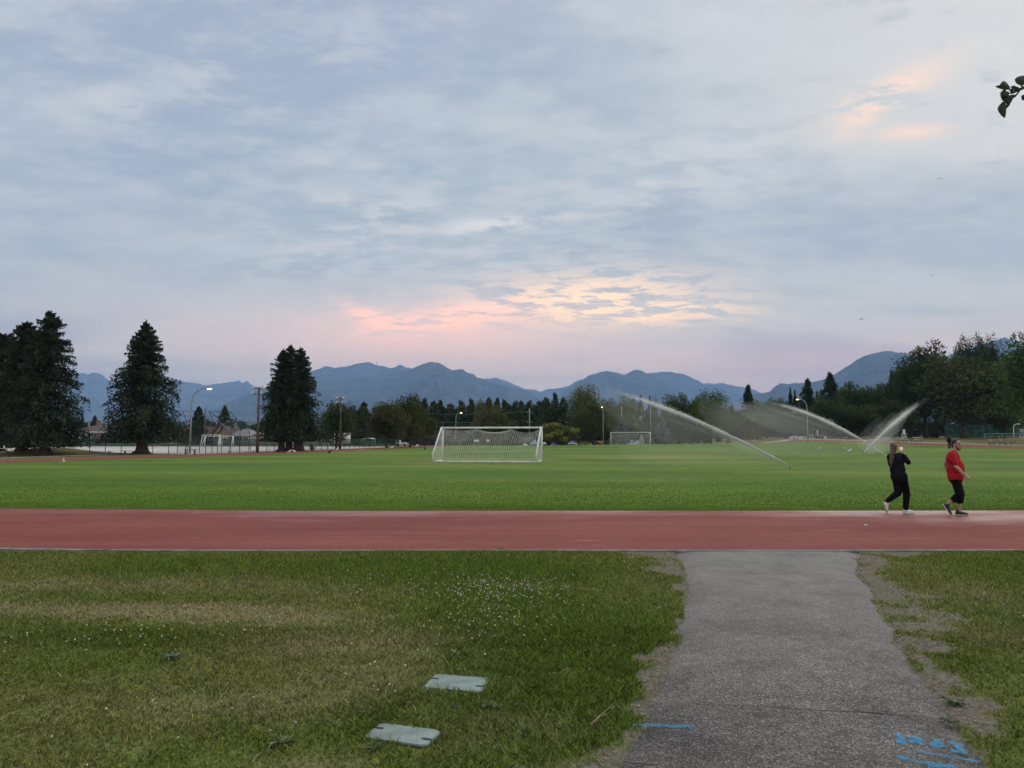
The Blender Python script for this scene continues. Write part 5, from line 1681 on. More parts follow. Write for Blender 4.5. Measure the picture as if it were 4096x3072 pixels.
# ball field backstop
def backstop():
    o = base_pt(853, 74)
    t = thing('backstop', 'tall chain link ball field backstop with bent posts', 'backstop', o)
    xs = [715, 748, 803, 853, 890, 927, 963, 1000]
    top = []
    for i, px in enumerate(xs):
        b = base_pt(px, 74 if i < 7 else 76) - o
        bend = b + Vector((0, 0, 3.35 if i not in (6, 7) else 3.2))
        if i == 7:
            tp = b + Vector((0, 0, 2.9)); pts = [b, tp]
        elif i == 6:
            tp = bend + Vector((-1.1, 0, 1.15)); pts = [b, bend, tp]
        else:
            tp = bend + Vector((-0.22, -0.5, 1.0)); pts = [b, bend, tp]
        MB().tube(pts, 0.032, 7).build('post', 'dark_steel', t, True)
        top.append((b, bend, tp))
    for lvl in (0, 1, 2):
        for (b0, d0, t0), (b1, d1, t1) in zip(top[:-2], top[1:-1]):
            a, b = [(d0, d1), ((d0 + t0) / 2, (d1 + t1) / 2), (t0, t1)][lvl]
            MB().tube([a, b], 0.022, 6).build('rail', 'dark_steel', t, True)
    b0, d0, t0 = top[2]; b1, d1, t1 = top[3]
    MB().tube([top[3][2], top[4][1]], 0.035, 6).build('brace', 'dark_steel', t, True)
    MB().tube([top[6][1], base_pt(1035, 76) - o + Vector((0, 0, 3.15))], 0.03, 6).build('rail', 'dark_steel', t, True)
    for (b0, d0, t0), (b1, d1, t1) in zip(top[:-1], top[1:]):
        L_ = (b1 - b0).length
        q = MB().add([(0, 0, 0), (L_, 0, 0), (L_, 0, 3.3), (0, 0, 3.3)], [(0, 1, 2, 3)]).build('mesh_panel', 'chain_link', t)
        q.location = b0 + Vector((0, 0, 0.03)); q.rotation_euler = (0, 0, math.atan2((b1 - b0).y, (b1 - b0).x))


backstop()


# ------------------------------------------------------------------ houses
material('cream_wall', (0.40, 0.36, 0.28), 0.85, 0.08, 2)
material('pale_wall', (0.38, 0.38, 0.38), 0.85, 0.08, 2)
material('grey_wall', (0.27, 0.29, 0.32), 0.85, 0.12, 2)
material('dark_wall', (0.10, 0.09, 0.09), 0.85, 0.15, 2)
material('brick_wall', (0.22, 0.13, 0.11), 0.9, 0.2, 3)
material('brown_roof', (0.085, 0.064, 0.060), 0.9, 0.2, 2)
material('red_roof', (0.095, 0.050, 0.046), 0.9, 0.2, 2)
material('grey_roof', (0.19, 0.195, 0.20), 0.9, 0.15, 2)
material('window_glass', (0.06, 0.075, 0.09), 0.12, 0.1, 3)
material('blue_glass', (0.16, 0.22, 0.28), 0.15, 0.2, 1)


def house(label, px0, px1, d, wall_h, roof_h, wall, roof, dep=8.0, ridge_along=True, windows=(), door=None, chimney=None, eave=0.5, name='house', zb=None, trim=True):
    a, b = base_pt(px0, d), base_pt(px1, d)
    o = (a + b) / 2
    if zb is not None: o.z = zb
    W = (b - a).length
    t = thing(name, label, 'building', o)
    w = MB().box((0, dep / 2, wall_h / 2), (W, dep, wall_h)).build('wall', wall, t)
    m = MB()
    x, y0, y1 = W / 2 + eave, -eave, dep + eave
    if ridge_along == 'hip':
        i = min(W / 2, dep / 2) * 0.9
        m.add([(-x, y0, wall_h), (x, y0, wall_h), (x, y1, wall_h), (-x, y1, wall_h), (-x + i + eave, dep / 2, wall_h + roof_h), (x - i - eave, dep / 2, wall_h + roof_h)],
              [(0, 1, 5, 4), (1, 2, 5), (2, 3, 4, 5), (3, 0, 4), (3, 2, 1, 0)])
    elif ridge_along:
        m.add([(-x, y0, wall_h), (x, y0, wall_h), (x, y1, wall_h), (-x, y1, wall_h), (-x, dep / 2, wall_h + roof_h), (x, dep / 2, wall_h + roof_h)],
              [(0, 1, 5, 4), (1, 2, 5), (2, 3, 4, 5), (3, 0, 4), (3, 2, 1, 0)])
    else:
        g = MB().add([(-W / 2, 0, wall_h - 0.003), (W / 2, 0, wall_h - 0.003), (0, 0, wall_h + roof_h * 0.93), (-W / 2, dep, wall_h), (W / 2, dep, wall_h), (0, dep, wall_h + roof_h * 0.93)],
                     [(0, 1, 2), (5, 4, 3)]).build('gable', wall, t)
        k = roof_h / (W / 2)
        m.add([(-x, y0, wall_h - eave * k), (0, y0, wall_h + roof_h), (x, y0, wall_h - eave * k), (-x, y1, wall_h - eave * k), (0, y1, wall_h + roof_h), (x, y1, wall_h - eave * k),
               (-x, y0, wall_h - eave * k + 0.16), (0, y0, wall_h + roof_h + 0.18), (x, y0, wall_h - eave * k + 0.16), (-x, y1, wall_h - eave * k + 0.16), (0, y1, wall_h + roof_h + 0.18), (x, y1, wall_h - eave * k + 0.16)],
              [(6, 7, 10, 9), (7, 8, 11, 10), (1, 0, 3, 4), (2, 1, 4, 5), (0, 1, 7, 6), (1, 2, 8, 7), (3, 9, 10, 4), (4, 10, 11, 5), (0, 6, 9, 3), (2, 5, 11, 8)])
    rf = m.build('roof', roof, t)
    if trim and ridge_along:
        MB().box((0, -eave + 0.02, wall_h - 0.09), (W + 2 * eave - 0.1, 0.08, 0.2)).build('fascia', 'white_paint', rf)
    for (fx, fz, ww, hh) in windows:
        x = -W / 2 + fx * W
        wn = MB().box((x, -0.03, fz), (ww + 0.16, 0.08, hh + 0.16)).build('window', 'white_paint', t)
        MB().box((x, -0.075, fz), (ww, 0.03, hh)).build('pane', 'window_glass', wn)
        MB().box((x, -0.10, fz), (0.05, 0.02, hh)).build('mullion', 'white_paint', wn)
    if door:
        MB().box((-W / 2 + door * W, -0.04, 1.05), (0.95, 0.08, 2.1)).build('door', 'brick_wall', t)
    if chimney:
        MB().box((-W / 2 + chimney * W, dep * 0.5, wall_h + roof_h), (0.7, 0.7, 1.2)).build('chimney', 'brick_wall', rf)
    return t


h = house('grey porch house with brown roof seen between the left cedars', 296, 432, 138, 2.6, 1.6, 'grey_wall', 'brown_roof', 9, 'hip', [(0.30, 1.75, 0.9, 0.9), (0.46, 1.75, 0.9, 0.9), (0.62, 1.75, 0.9, 0.9), (0.85, 1.6, 0.8, 1.0)], 0.74, 0.35)
W_ = 6.6
pg = MB().add([(-2.3, -1.8, 2.35), (0.5, -1.8, 2.35), (-0.9, -1.8, 3.1), (-2.3, -0.6, 2.35), (0.5, -0.6, 2.35), (-0.9, -0.6, 3.1)], [(0, 1, 2), (0, 2, 5, 3), (2, 1, 4, 5), (0, 3, 4, 1)]).build('porch_roof', 'grey_roof', h)
MB().box((-0.9, -1.83, 2.28), (3.0, 0.06, 0.16)).build('fascia', 'white_paint', pg)
for xx_ in (-2.2, -0.9, 0.4):
    MB().box((xx_, -1.7, 1.14), (0.14, 0.14, 2.2)).build('porch_post', 'white_paint', h)
MB().box((-0.9, -1.72, 0.9), (2.6, 0.05, 0.10)).build('porch_rail', 'white_paint', h)
house('long white wall building with brick foot behind the lone cedar', 440, 622, 132, 2.1, 0.7, 'pale_wall', 'brown_roof', 7, True, [(0.15, 1.3, 0.9, 0.8), (0.32, 1.3, 0.9, 0.8), (0.5, 1.3, 0.9, 0.8), (0.68, 1.3, 0.9, 0.8), (0.86, 1.3, 0.9, 0.8)], trim=False)
house('dark walled house with long brown roof beside the street lamp', 726, 880, 150, 2.1, 1.7, 'dark_wall', 'red_roof', 9, True, [(0.15, 1.3, 0.9, 0.8), (0.5, 1.3, 0.9, 0.8), (0.8, 1.3, 1.0, 0.8)], 0.33, trim=False)
house('larger rear cream gable above the spare goals', 852, 914, 147, 2.0, 2.2, 'cream_wall', 'brown_roof', 8, False, [(0.5, 2.6, 0.5, 0.6), (0.5, 1.3, 1.2, 0.8)])
house('smaller front cream gable above the spare goals', 873, 920, 143.5, 1.9, 1.7, 'cream_wall', 'brown_roof', 3.0, False, [(0.35, 1.1, 0.5, 0.6), (0.65, 1.1, 0.5, 0.6)])
house('grey roofed bungalow with white fascia left of the three cedars', 918, 1004, 146, 2.0, 1.3, 'pale_wall', 'grey_roof', 8, 'hip', [(0.2, 1.2, 0.9, 0.8), (0.5, 1.2, 1.1, 0.8), (0.8, 1.2, 0.9, 0.8)])
house('red brown roofed house behind the near goal left half', 1690, 1832, 165, 2.2, 2.6, 'brick_wall', 'red_roof', 9, True, [(0.25, 1.4, 1.0, 0.9), (0.55, 1.4, 1.0, 0.9), (0.8, 1.4, 1.0, 0.9)], trim=False)
house('grey hip roofed house behind the near goal middle', 1822, 1914, 160, 2.0, 1.6, 'pale_wall', 'grey_roof', 8, 'hip', [(0.3, 1.3, 1.0, 0.8), (0.7, 1.3, 1.0, 0.8)], trim=False)


def tower_block():
    o = base_pt(875, 620)
    t = thing('tower_block', 'distant white apartment block framed by the backstop', 'building', o)
    W, H = 42 / FPX * 620, P(875, 1686, 620).z - o.z
    MB().box((0, 5, H / 2), (W, 10, H)).build('wall', 'pale_wall', t)
    MB().box((0, 5, H + 0.25), (W + 0.4, 10.4, 0.5)).build('roof', 'white_paint', t)
    MB().box((-W * 0.5 - 1.2, 5, H * 0.4), (2.2, 8, H * 0.8)).build('wing', 'blue_glass', t)
    fl = int(H / 3)
    for i in range(fl):
        for fx in (-0.25, 0.22):
            wn = MB().box((fx * W, -0.05, 1.6 + i * 3), (W * 0.34, 0.12, 1.9)).build('window', 'blue_glass', t)
            MB().box((fx * W, -0.14, 1.6 + i * 3), (0.15, 0.08, 1.9)).build('mullion', 'white_paint', wn)


tower_block()


# ------------------------------------------------------------------ benches, tables, small things on the ground
def bench(label, loc, rz, L_=1.8, mat='bench_wood', legm='dark_steel', back=True, seat_h=0.45, group='benches round the field'):
    t = thing('park_bench', label, 'bench', loc, rz, group)
    for k in (-0.12, 0.0, 0.12):
        MB().box((0, k, seat_h), (L_, 0.105, 0.04)).build('seat_plank', mat, t)
    if back:
        for k in (0.66, 0.79):
            MB().box((0, 0.21 + (k - 0.66) * 0.2, k), (L_, 0.035, 0.10)).build('back_plank', mat, t)
    for x in (-L_ * 0.38, L_ * 0.38):
        m = MB().box((x, -0.1, seat_h / 2 - 0.01), (0.06, 0.06, seat_h - 0.02)).box((x, 0.12, seat_h / 2 - 0.01), (0.06, 0.06, seat_h - 0.02))
        if back: m.box((x, 0.20, 0.62), (0.05, 0.04, 0.42))
        m.build('leg', legm, t)
    return t


def picnic_table(label, loc, rz, L_=1.9, mat='bench_wood', legm='dark_steel', group='picnic tables'):
    t = thing('picnic_table', label, 'table', loc, rz, group)
    for k in (-0.28, -0.14, 0, 0.14, 0.28):
        MB().box((0, k, 0.74), (L_, 0.13, 0.045)).build('top_plank', mat, t)
    for s in (-1, 1):
        for k in (0.60, 0.74):
            MB().box((0, s * k, 0.44), (L_, 0.125, 0.045)).build('seat_plank', mat, t)
    for x in (-L_ * 0.36, L_ * 0.36):
        MB().tube([(x, -0.62, 0), (x, -0.18, 0.71)], 0.04, 6).build('leg', legm, t)
        MB().tube([(x, 0.62, 0), (x, 0.18, 0.71)], 0.04, 6).build('leg', legm, t)
        MB().box((x, 0, 0.40), (0.06, 1.5, 0.05)).build('crosspiece', legm, t)
    return t


picnic_table('weathered picnic table at the left edge under the cedars', base_pt(-12, 60.5), 0.15, 2.2)
b_ = base_pt(24, 60.4); tag(MB().tube([(0, 0, 0), (0, 0, 0.16), (0, 0, 0.20), (0, 0, 0.26)], [0.045, 0.045, 0.02, 0.02], 8).build('drink_bottle', 'white_paint'), 'white bottle standing on the left picnic table', 'bottle').location = b_ + Vector((0.0, 0, 0.765))
bench('dark backless bench at the foot of the tall left lamp', base_pt(766, 69.6), 0.05, 1.15, 'dark_steel', back=False)
bench('low grey players bench below the backstop right end', base_pt(955, 73.2), 0.1, 2.1, 'galvanised', 'galvanised', back=False, seat_h=0.22)
bench('low weathered bench along the fence left of the lone cedar', base_pt(410, 70.9), 0.05, 2.2, 'bench_wood', back=False, seat_h=0.16)
bench('dark bench half behind the lone cedar trunk', base_pt(545, 71.2), 0.03, 2.5, 'pole_wood', back=False, seat_h=0.30)
bench('dark low bench by the floodlight pole foot', base_pt(1026, 76), 0.2, 0.6, 'dark_steel', back=False, seat_h=0.2)
bench('left of two pale benches on dry grass near the white rails', base_pt(3962, 112), 0.25, 1.1, 'bench_wood')
bench('right of two pale benches on dry grass near the white rails', base_pt(4002, 112.5), 0.25, 1.1, 'bench_wood')
bench('dark green bench before the court fence right end', base_pt(3992, 133), 0.1, 1.6, 'green_paint', 'green_paint')
bench('dark bench at the foot of the teal court screen', base_pt(3864, 146.5), 0.0, 1.4, 'dark_steel')
picnic_table('left of three white tables seen through the spray', base_pt(3530, 124), -0.1, 2.2, 'white_paint', 'galvanised')
picnic_table('middle of three white tables beside the white stand', base_pt(3597, 123), -0.05, 2.1, 'white_paint', 'dark_steel')
picnic_table('right of three white tables, above the raised phone', base_pt(3660, 122), 0.0, 1.6, 'white_paint', 'dark_steel')


def stand():
    t = thing('lifeguard_chair', 'grey white high chair behind the middle white table', 'chair', base_pt(3611, 131))
    for x in (-0.35, 0.35):
        for y in (-0.3, 0.3):
            MB().tube([(x, y, 0), (x * 0.7, y * 0.7, 1.1)], 0.05, 6).build('leg', 'white_paint', t)
    MB().box((0, 0, 1.1), (0.6, 0.55, 0.08)).build('seat', 'white_paint', t)
    MB().box((0.18, 0.22, 1.5), (0.45, 0.06, 0.8)).build('backrest', 'white_paint', t)
    MB().box((-0.1, -0.32, 0.55), (0.6, 0.05, 0.5)).build('front_panel', 'pale_wall', t)


stand()


def hoop():
    b = base_pt(4050, 131)
    t = thing('basketball_hoop', 'white gooseneck basketball post with pale backboard at right', 'basketball hoop', b)
    pts = [(0, 0, 0), (0, 0, 1.9)]
    for q in np.linspace(0.1, 1, 8):
        a = q * math.pi / 2
        pts.append((0.7 * (1 - math.cos(a)), 0, 1.9 + 0.85 * math.sin(a)))
    pts.append((1.3, 0, 2.75))
    MB().tube(pts, 0.08, 8).build('pole', 'white_paint', t, True)
    MB().box((1.45, -0.1, 1.6), (0.75, 0.05, 0.55)).build('backboard', 'pale_wall', t)
    MB().tube([(1.3, 0, 2.75), (1.45, 0.0, 1.85)], 0.035, 6).build('bracket', 'dark_steel', t)
    MB().tube([(1.45 + 0.2 * math.cos(a), -0.36 + 0.2 * math.sin(a), 1.45) for a in np.linspace(0, 2 * math.pi, 13)], 0.018, 5, False).build('rim', 'red_roof', t)


hoop()

# things on the dry slope at the right
t = thing('wrapped_boards', 'heap of boards wrapped in pale blue sheet on dry slope', 'boards', base_pt(3190, 141))
material('blue_sheet', (0.50, 0.54, 0.60), 0.5, 0.3, 3)
for k in range(4):
    MB().box((-1.3 + k * 0.85, 0.1 * k, 0.30 + 0.08 * math.sin(k * 2)), (0.9, 1.0, 0.5), 0.1 * k, 0, 0.25 * (1 if k % 2 else -1)).build('board_bundle', 'blue_sheet', t)
MB().box((0, 0.1, 0.06), (3.2, 0.9, 0.1)).build('pallet', 'bench_wood', t)
t = thing('equipment_box', 'dark equipment box with white end right of lamp pole', 'box', base_pt(3276, 140))
MB().box((0, 0, 0.32), (1.3, 0.9, 0.6)).build('body', 'dark_steel', t)
MB().box((0, 0, 0.65), (1.36, 0.96, 0.07)).build('lid', 'grey_wall', t)
MB().box((1.0, 0.1, 0.25), (0.5, 0.7, 0.42)).build('side_bin', 'white_paint', t)
t = thing('marker_post', 'white post standing behind the dark equipment box', 'post', base_pt(3267, 143))
MB().tube([(0, 0, 0), (0, 0, 1.55)], 0.10, 8).build('shaft', 'white_paint', t, True)
MB().ell((0, 0, 1.57), (0.12, 0.12, 0.08), 8, 5).build('cap', 'white_paint', t, True)
for px_, lb in ((3236, 'left white frame leg right of the lamp pole'), (3246, 'right white frame leg right of the lamp pole')):
    t = thing('hurdle', lb, 'hurdle', base_pt(px_, 139.5))
    MB().box((0, 0, 0.4), (0.06, 0.06, 0.8)).build('upright', 'white_paint', t)
    MB().box((0, -0.25, 0.03), (0.07, 0.6, 0.05)).build('foot', 'white_paint', t)
    MB().box((0.0, 0, 0.8), (0.5, 0.05, 0.08)).build('bar', 'white_paint', t)


# blue canopies and white tents by the flower beds
material('canopy_blue', (0.22, 0.28, 0.52), 0.7, 0.12, 2)
material('canopy_white', (0.70, 0.71, 0.74), 0.7, 0.08, 2)


def canopy(label, px, ytop, wpx, d, mat='canopy_blue', cap=False, hgt_=None):
    b = base_pt(px, d)
    W = wpx / FPX * d
    H = P(px, ytop, d).z - b.z
    he = H - 0.28 * W
    t = thing('canopy_tent', label, 'tent', b, group='canopies beyond the far goal line')
    w = W / 2
    rf = MB().add([(-w, -w, he), (w, -w, he), (w, w, he), (-w, w, he), (-w * 0.3, -w * 0.3, H - 0.06), (w * 0.3, -w * 0.3, H - 0.06), (w * 0.3, w * 0.3, H - 0.06), (-w * 0.3, w * 0.3, H - 0.06), (0, 0, H)],
             [(0, 1, 5, 4), (1, 2, 6, 5), (2, 3, 7, 6), (3, 0, 4, 7), (4, 5, 8), (5, 6, 8), (6, 7, 8), (7, 4, 8)]).build('roof', mat, t)
    for i, (cx_, cy_, sx_, sy_) in enumerate(((0, -w, W, 0.03), (0, w, W, 0.03), (-w, 0, 0.03, W), (w, 0, 0.03, W))):
        MB().box((cx_, cy_, he - 0.12), (sx_, sy_, 0.22)).build('valance', 'canopy_white', rf)
    if cap:
        MB().ell((0, 0, H + 0.02), (W * 0.16, W * 0.16, 0.14), 8, 5).build('vent_cap', 'canopy_white', rf, True)
    for sx_ in (-1, 1):
        for sy_ in (-1, 1):
            MB().tube([(sx_ * (w - .04), sy_ * (w - .04), 0), (sx_ * (w - .04), sy_ * (w - .04), he)], 0.03, 6).build('leg', 'white_paint', t)


canopy('blue canopy left of the central lit lamp, standing clear', 2289, 1762, 34, 138)
canopy('blue canopy half behind the cherry tree trunk', 2218, 1771, 40, 141)
canopy('blue canopy with white cap seen through the goal right end', 2138, 1763, 34, 141, cap=True)
canopy('small white tent inside the near goal right end', 2101, 1774, 20, 141.5, 'canopy_white')
canopy('small white tent just outside the near goal right post', 2177, 1768, 18, 142, 'canopy_white')
canopy('left blue canopy with white cap behind the far goal', 2525, 1764, 32, 141, cap=True)
canopy('right blue canopy with white cap behind the far goal', 2548, 1766, 34, 139.5, cap=True)


def spire():
    b = base_pt(2565, 137)
    H = P(2565, 1738, 137).z - b.z
    t = thing('stone_spire', 'pale grey pointed spire seen inside the far goal', 'monument', b)
    m = MB()
    for x in (-0.27, 0.27):
        m.box((x, 0, 0.62), (0.22, 0.5, 1.24))
    m.box((0, 0, 0.14), (0.80, 0.56, 0.26)).box((0, 0, 1.30), (0.72, 0.5, 0.22))
    m.build('base', 'concrete', t)
    k = MB()
    for s in (-1, 1):
        k.tube([(s * 0.24, 0, 1.40), (s * 0.07, 0, H * 0.97)], [0.13, 0.06], 6)
    k.box((0, 0, 1.75), (0.42, 0.25, 0.14)).box((0, 0, H * 0.95), (0.18, 0.18, 0.28))
    k.build('spire', 'concrete', t)


spire()

mk = None
marks = [2303, 2331, 2360, 2388, 2449, 2466, 2490, 2503, 2578, 2590, 2616, 2630, 2648, 2672, 2694, 2705, 2742, 2766, 2792, 2826]
names_ = ['first', 'second', 'third', 'fourth', 'fifth', 'sixth', 'seventh', 'eighth', 'ninth', 'tenth', 'eleventh', 'twelfth', 'thirteenth', 'fourteenth', 'fifteenth', 'sixteenth', 'seventeenth', 'eighteenth', 'nineteenth', 'twentieth']
for i, px_ in enumerate(marks):
    b = base_pt(px_, 132.3, 0.0)
    if mk is None:
        mk = MB().tube([(0, 0, -0.02), (0, 0, 0.24), (0, 0, 0.30)], [0.055, 0.055, 0.02], 6).mesh('marker_post')
    o = link('marker_post', mk, 'white_paint' if i == 0 else None)
    o.location = b; o.scale = (1, 1, 0.85 + 0.4 * random.random())
    tag(o, '%s small white post from the left along far field edge' % names_[i], 'post', 'white posts along the far field edge')
# planted flowers along that edge
nf_ = 2600
fx = np.concatenate([rng.uniform(12.5, 19, nf_ // 2), rng.uniform(19, 36, nf_ // 2)])
clump = fbm(fx * 1.1, fx * 0, 91, 3)
k = rng.random(nf_) < smooth(0.42, 0.62, clump)
fx = fx[k]; nf_ = len(fx)
C = np.stack([fx, 134 + 1.2 * rng.random(nf_), 0.05 + 0.5 * rng.random(nf_) ** 1.5], -1)
pal = np.array([[0.20, 0.22, 0.05], [0.10, 0.14, 0.04], [0.45, 0.22, 0.05], [0.5, 0.42, 0.08], [0.30, 0.06, 0.05]])
V, c = cards(C, rng.normal(size=(nf_, 3)), 0.16, 0.12, pal[rng.choice(5, nf_, p=[0.4, 0.32, 0.12, 0.12, 0.04])] * (0.7 + 0.6 * rng.random((nf_, 1))))
fl = link('flower_bed', poly_mesh('flower_bed', V, 4, c), 'leaf'); fl.color = (1, 1, 1, 1)
tag(fl, 'yellow and orange planting along the far field edge', 'flowers', kind='stuff')
t = thing('kayak', 'small red upturned boat shape left of the central lamp', 'boat', base_pt(2397, 139))
MB().ell((0, 0, 0.95), (0.55, 0.2, 0.16), 10, 6, Matrix.Rotation(0.35, 3, 'Y')).build('hull', 'signal_red_plain' if 'signal_red_plain' in MATS else material('signal_red_plain', (0.5, 0.06, 0.06), 0.6), t, True)
MB().box((0, 0, 0.42), (0.08, 0.08, 0.86)).build('stand', 'dark_steel', t)

# red light and green bin, vehicles
t = thing('traffic_signal', 'glowing red light left of the lone cedar trunk', 'signal', base_pt(529, 128))
MB().tube([(0, 0, 0), (0, 0, 1.4)], 0.05, 6).build('pole', 'dark_steel', t)
MB().box((0, 0, 1.5), (0.35, 0.25, 0.5)).build('housing', 'dark_steel', t)
MB().ell((0, -0.14, 1.5), (0.16, 0.06, 0.16), 10, 6).build('lens', 'signal_red', t, True)
t = thing('litter_bin', 'green litter bin on the track edge right of three cedars', 'bin', base_pt(1252, 89))
MB().tube([(0, 0, 0), (0, 0, 0.06), (0, 0, 0.68)], [0.24, 0.26, 0.28], 12).build('body', 'green_paint', t, True)
MB().ell((0, 0, 0.70), (0.29, 0.29, 0.12), 12, 6).build('lid', 'dark_steel', t, True)
t = thing('park_sign', 'green sign on a thin post above the litter bin', 'sign', base_pt(1266, 100))
MB().tube([(0, 0, 0), (0, 0, 1.8)], 0.035, 6).build('post', 'galvanised', t)
MB().box((0, -0.05, 1.55), (0.22, 0.03, 0.7)).build('panel', 'green_paint', t)


def camper():
    t = thing('camper_van', 'white camper parked behind the dull green broadleaf tree', 'van', base_pt(1372, 127), 0.1)
    MB().box((0, 0, 1.35), (2.2, 5.0, 1.9)).build('body', 'white_paint', t)
    MB().box((0, -2.9, 0.95), (2.0, 1.0, 1.1)).build('cab', 'white_paint', t)
    MB().box((0, -3.32, 1.25), (1.7, 0.22, 0.45)).build('windscreen', 'window_glass', t)
    for x in (-0.95, 0.95):
        for y in (-2.5, 1.4):
            MB().tube([(x - 0.1, y, 0.34), (x + 0.1, y, 0.34)], 0.34, 12).build('wheel', 'black_plastic', t, True)


camper()


def pickup():
    t = thing('pickup_truck', 'small white pickup behind the rust tinged tree', 'truck', base_pt(1607, 124.5), 0.06)
    MB().prism([(-0.95, -0.8), (0.95, -0.8), (0.95, 0.8), (-0.95, 0.8)], 0.30, 0.62).build('bed', 'white_paint', t)
    MB().box((-0.55, 0, 0.82), (0.75, 1.35, 0.42)).build('cab', 'white_paint', t)
    MB().box((-0.55, -0.69, 0.85), (0.55, 0.03, 0.26)).build('window', 'window_glass', t)
    for x in (-0.6, 0.6):
        for y in (-0.72, 0.72):
            MB().tube([(x, y - 0.08, 0.2), (x, y + 0.08, 0.2)], 0.2, 12).build('wheel', 'black_plastic', t, True)


pickup()


def greenhouse():
    t = thing('white_shelter', 'curved white roofed shelter under the rust tinged tree', 'shelter', base_pt(1475, 124))
    m = MB()
    pts = [(-1.05 + 2.1 * q, 0.85 + 0.55 * math.sin(math.pi * (0.25 + 0.5 * q))) for q in np.linspace(0, 1, 9)]
    for (x0, z0), (x1, z1) in zip(pts[:-1], pts[1:]):
        m.add([(x0, -1, z0), (x1, -1, z1), (x1, 1.5, z1), (x0, 1.5, z0), (x0, -1, z0 - .05), (x1, -1, z1 - .05), (x1, 1.5, z1 - .05), (x0, 1.5, z0 - .05)], [(0, 1, 2, 3), (7, 6, 5, 4), (0, 4, 5, 1)])
    m.build('roof', 'canopy_white', t)
    for x in (-1.0, 1.0):
        for y in (-0.95, 1.4):
            MB().tube([(x, y, 0), (x, y, 1.25)], 0.05, 6).build('post', 'white_paint', t)
    MB().box((0, 1.35, 0.5), (2.0, 0.05, 0.9)).build('back_panel', 'pale_wall', t)


greenhouse()
t = thing('storage_boat', 'long white covered hull left of the camper', 'boat', base_pt(1305, 126))
MB().ell((0, 0, 0.95), (1.75, 0.6, 0.22), 14, 6).build('hull', 'white_paint', t, True)
for x in (-1, 1):
    MB().box((x, 0, 0.4), (0.1, 0.9, 0.78)).build('trestle', 'dark_steel', t)
for px_, w_, lb in ((1906, 0.95, 'wide white board seen through the near goal middle'), (1952, 0.55, 'narrow white board seen through the near goal')):
    t = thing('notice_board', lb, 'board', base_pt(px_, 136))
    MB().box((0, 0, 0.98), (w_, 0.05, 0.42)).build('panel', 'canopy_white', t)
    for s in (-1, 1):
        MB().box((s * w_ * 0.42, 0.05, 0.5), (0.05, 0.05, 1.0)).build('post', 'galvanised', t)

# white training cone
b = base_pt(263, 50.6, 0.002)
t = thing('training_cone', 'small white cone on the turf edge at left', 'cone', b)
MB().tube([(0, 0, 0.02), (0, 0, 0.2), (0, 0, 0.23)], [0.075, 0.028, 0.02], 12).build('body', 'white_paint', t, True)
MB().box((0, 0, 0.011), (0.2, 0.2, 0.02)).build('base', 'white_paint', t)


# ------------------------------------------------------------------ birds
material('crow_black', (0.012, 0.012, 0.016), 0.6, 0.1, 8)
material('gull_white', (0.75, 0.75, 0.76), 0.8, 0.05, 8)
material('gull_grey', (0.35, 0.37, 0.40), 0.8, 0.05, 8)
material('beak_dark', (0.05, 0.045, 0.03), 0.6, 0.05, 8)


def bird(label, px, py, rz, s, body, wing, pose=0.0, group=None, d=None):
    loc = G(px, py, 0.003) if d is None else base_pt(px, d)
    s *= 0.72
    t = thing('bird', label, 'bird', loc, rz, group)
    M = Matrix.Rotation(-0.35 - pose, 3, 'Y')
    m = MB().ell((0, 0, 0.18 * s), (0.17 * s, 0.08 * s, 0.085 * s), 10, 7, M)
    m.ell((0.15 * s, 0, 0.30 * s), (0.055 * s, 0.045 * s, 0.05 * s), 8, 6)
    m.caps((0.09 * s, 0, 0.22 * s), 0.055 * s, (0.14 * s, 0, 0.28 * s), 0.045 * s, 8)
    m.add([(-0.12 * s, -0.03 * s, 0.14 * s), (-0.12 * s, 0.03 * s, 0.14 * s), (-0.30 * s, 0.035 * s, 0.07 * s), (-0.30 * s, -0.035 * s, 0.07 * s), (-0.12 * s, 0, 0.17 * s), (-0.29 * s, 0, 0.09 * s)],
          [(3, 2, 1, 0), (0, 4, 5, 3), (4, 1, 2, 5), (0, 1, 4), (3, 5, 2)])
    m.build('body', body, t, True)
    for sd in (-1, 1):
        MB().ell((-0.04 * s, sd * 0.075 * s, 0.18 * s), (0.17 * s, 0.02 * s, 0.06 * s), 8, 6, M).build('wing', wing, t, True)
        MB().tube([(0, sd * 0.035 * s, 0), (0.0, sd * 0.035 * s, 0.13 * s)], 0.008 * s, 5).build('leg', 'beak_dark', t)
    MB().tube([(0.19 * s, 0, 0.295 * s), (0.26 * s, 0, 0.285 * s)], [0.018 * s, 0.003], 6).build('beak', 'beak_dark', t)


CR, GU = 'crows on and beside the turf', 'gulls and pale birds on the turf'
bird('crow on the track before the three cedars, left one', 1116, 1813, 0.3, 1.2, 'crow_black', 'crow_black', group=CR)
bird('crow on the track before the three cedars, right one', 1134, 1813, 2.8, 1.1, 'crow_black', 'crow_black', group=CR)
bird('crow with raised head on turf below the litter bin', 1319, 1815, 0.5, 1.5, 'crow_black', 'crow_black', 0.6, group=CR)
bird('crow on turf just left of the near goal', 1699, 1800, 2.6, 1.4, 'crow_black', 'crow_black', 0.2, group=CR)
bird('crow on the turf edge below the dry slope', 3361, 1788, 3.0, 1.6, 'crow_black', 'crow_black', group=CR)
bird('crow in the grass right of the pale benches, left one', 4018, 1778, 0.4, 1.3, 'crow_black', 'crow_black', group=CR, d=110)
bird('crow in the grass right of the pale benches, middle one', 4038, 1776, 2.7, 1.4, 'crow_black', 'crow_black', group=CR, d=112)
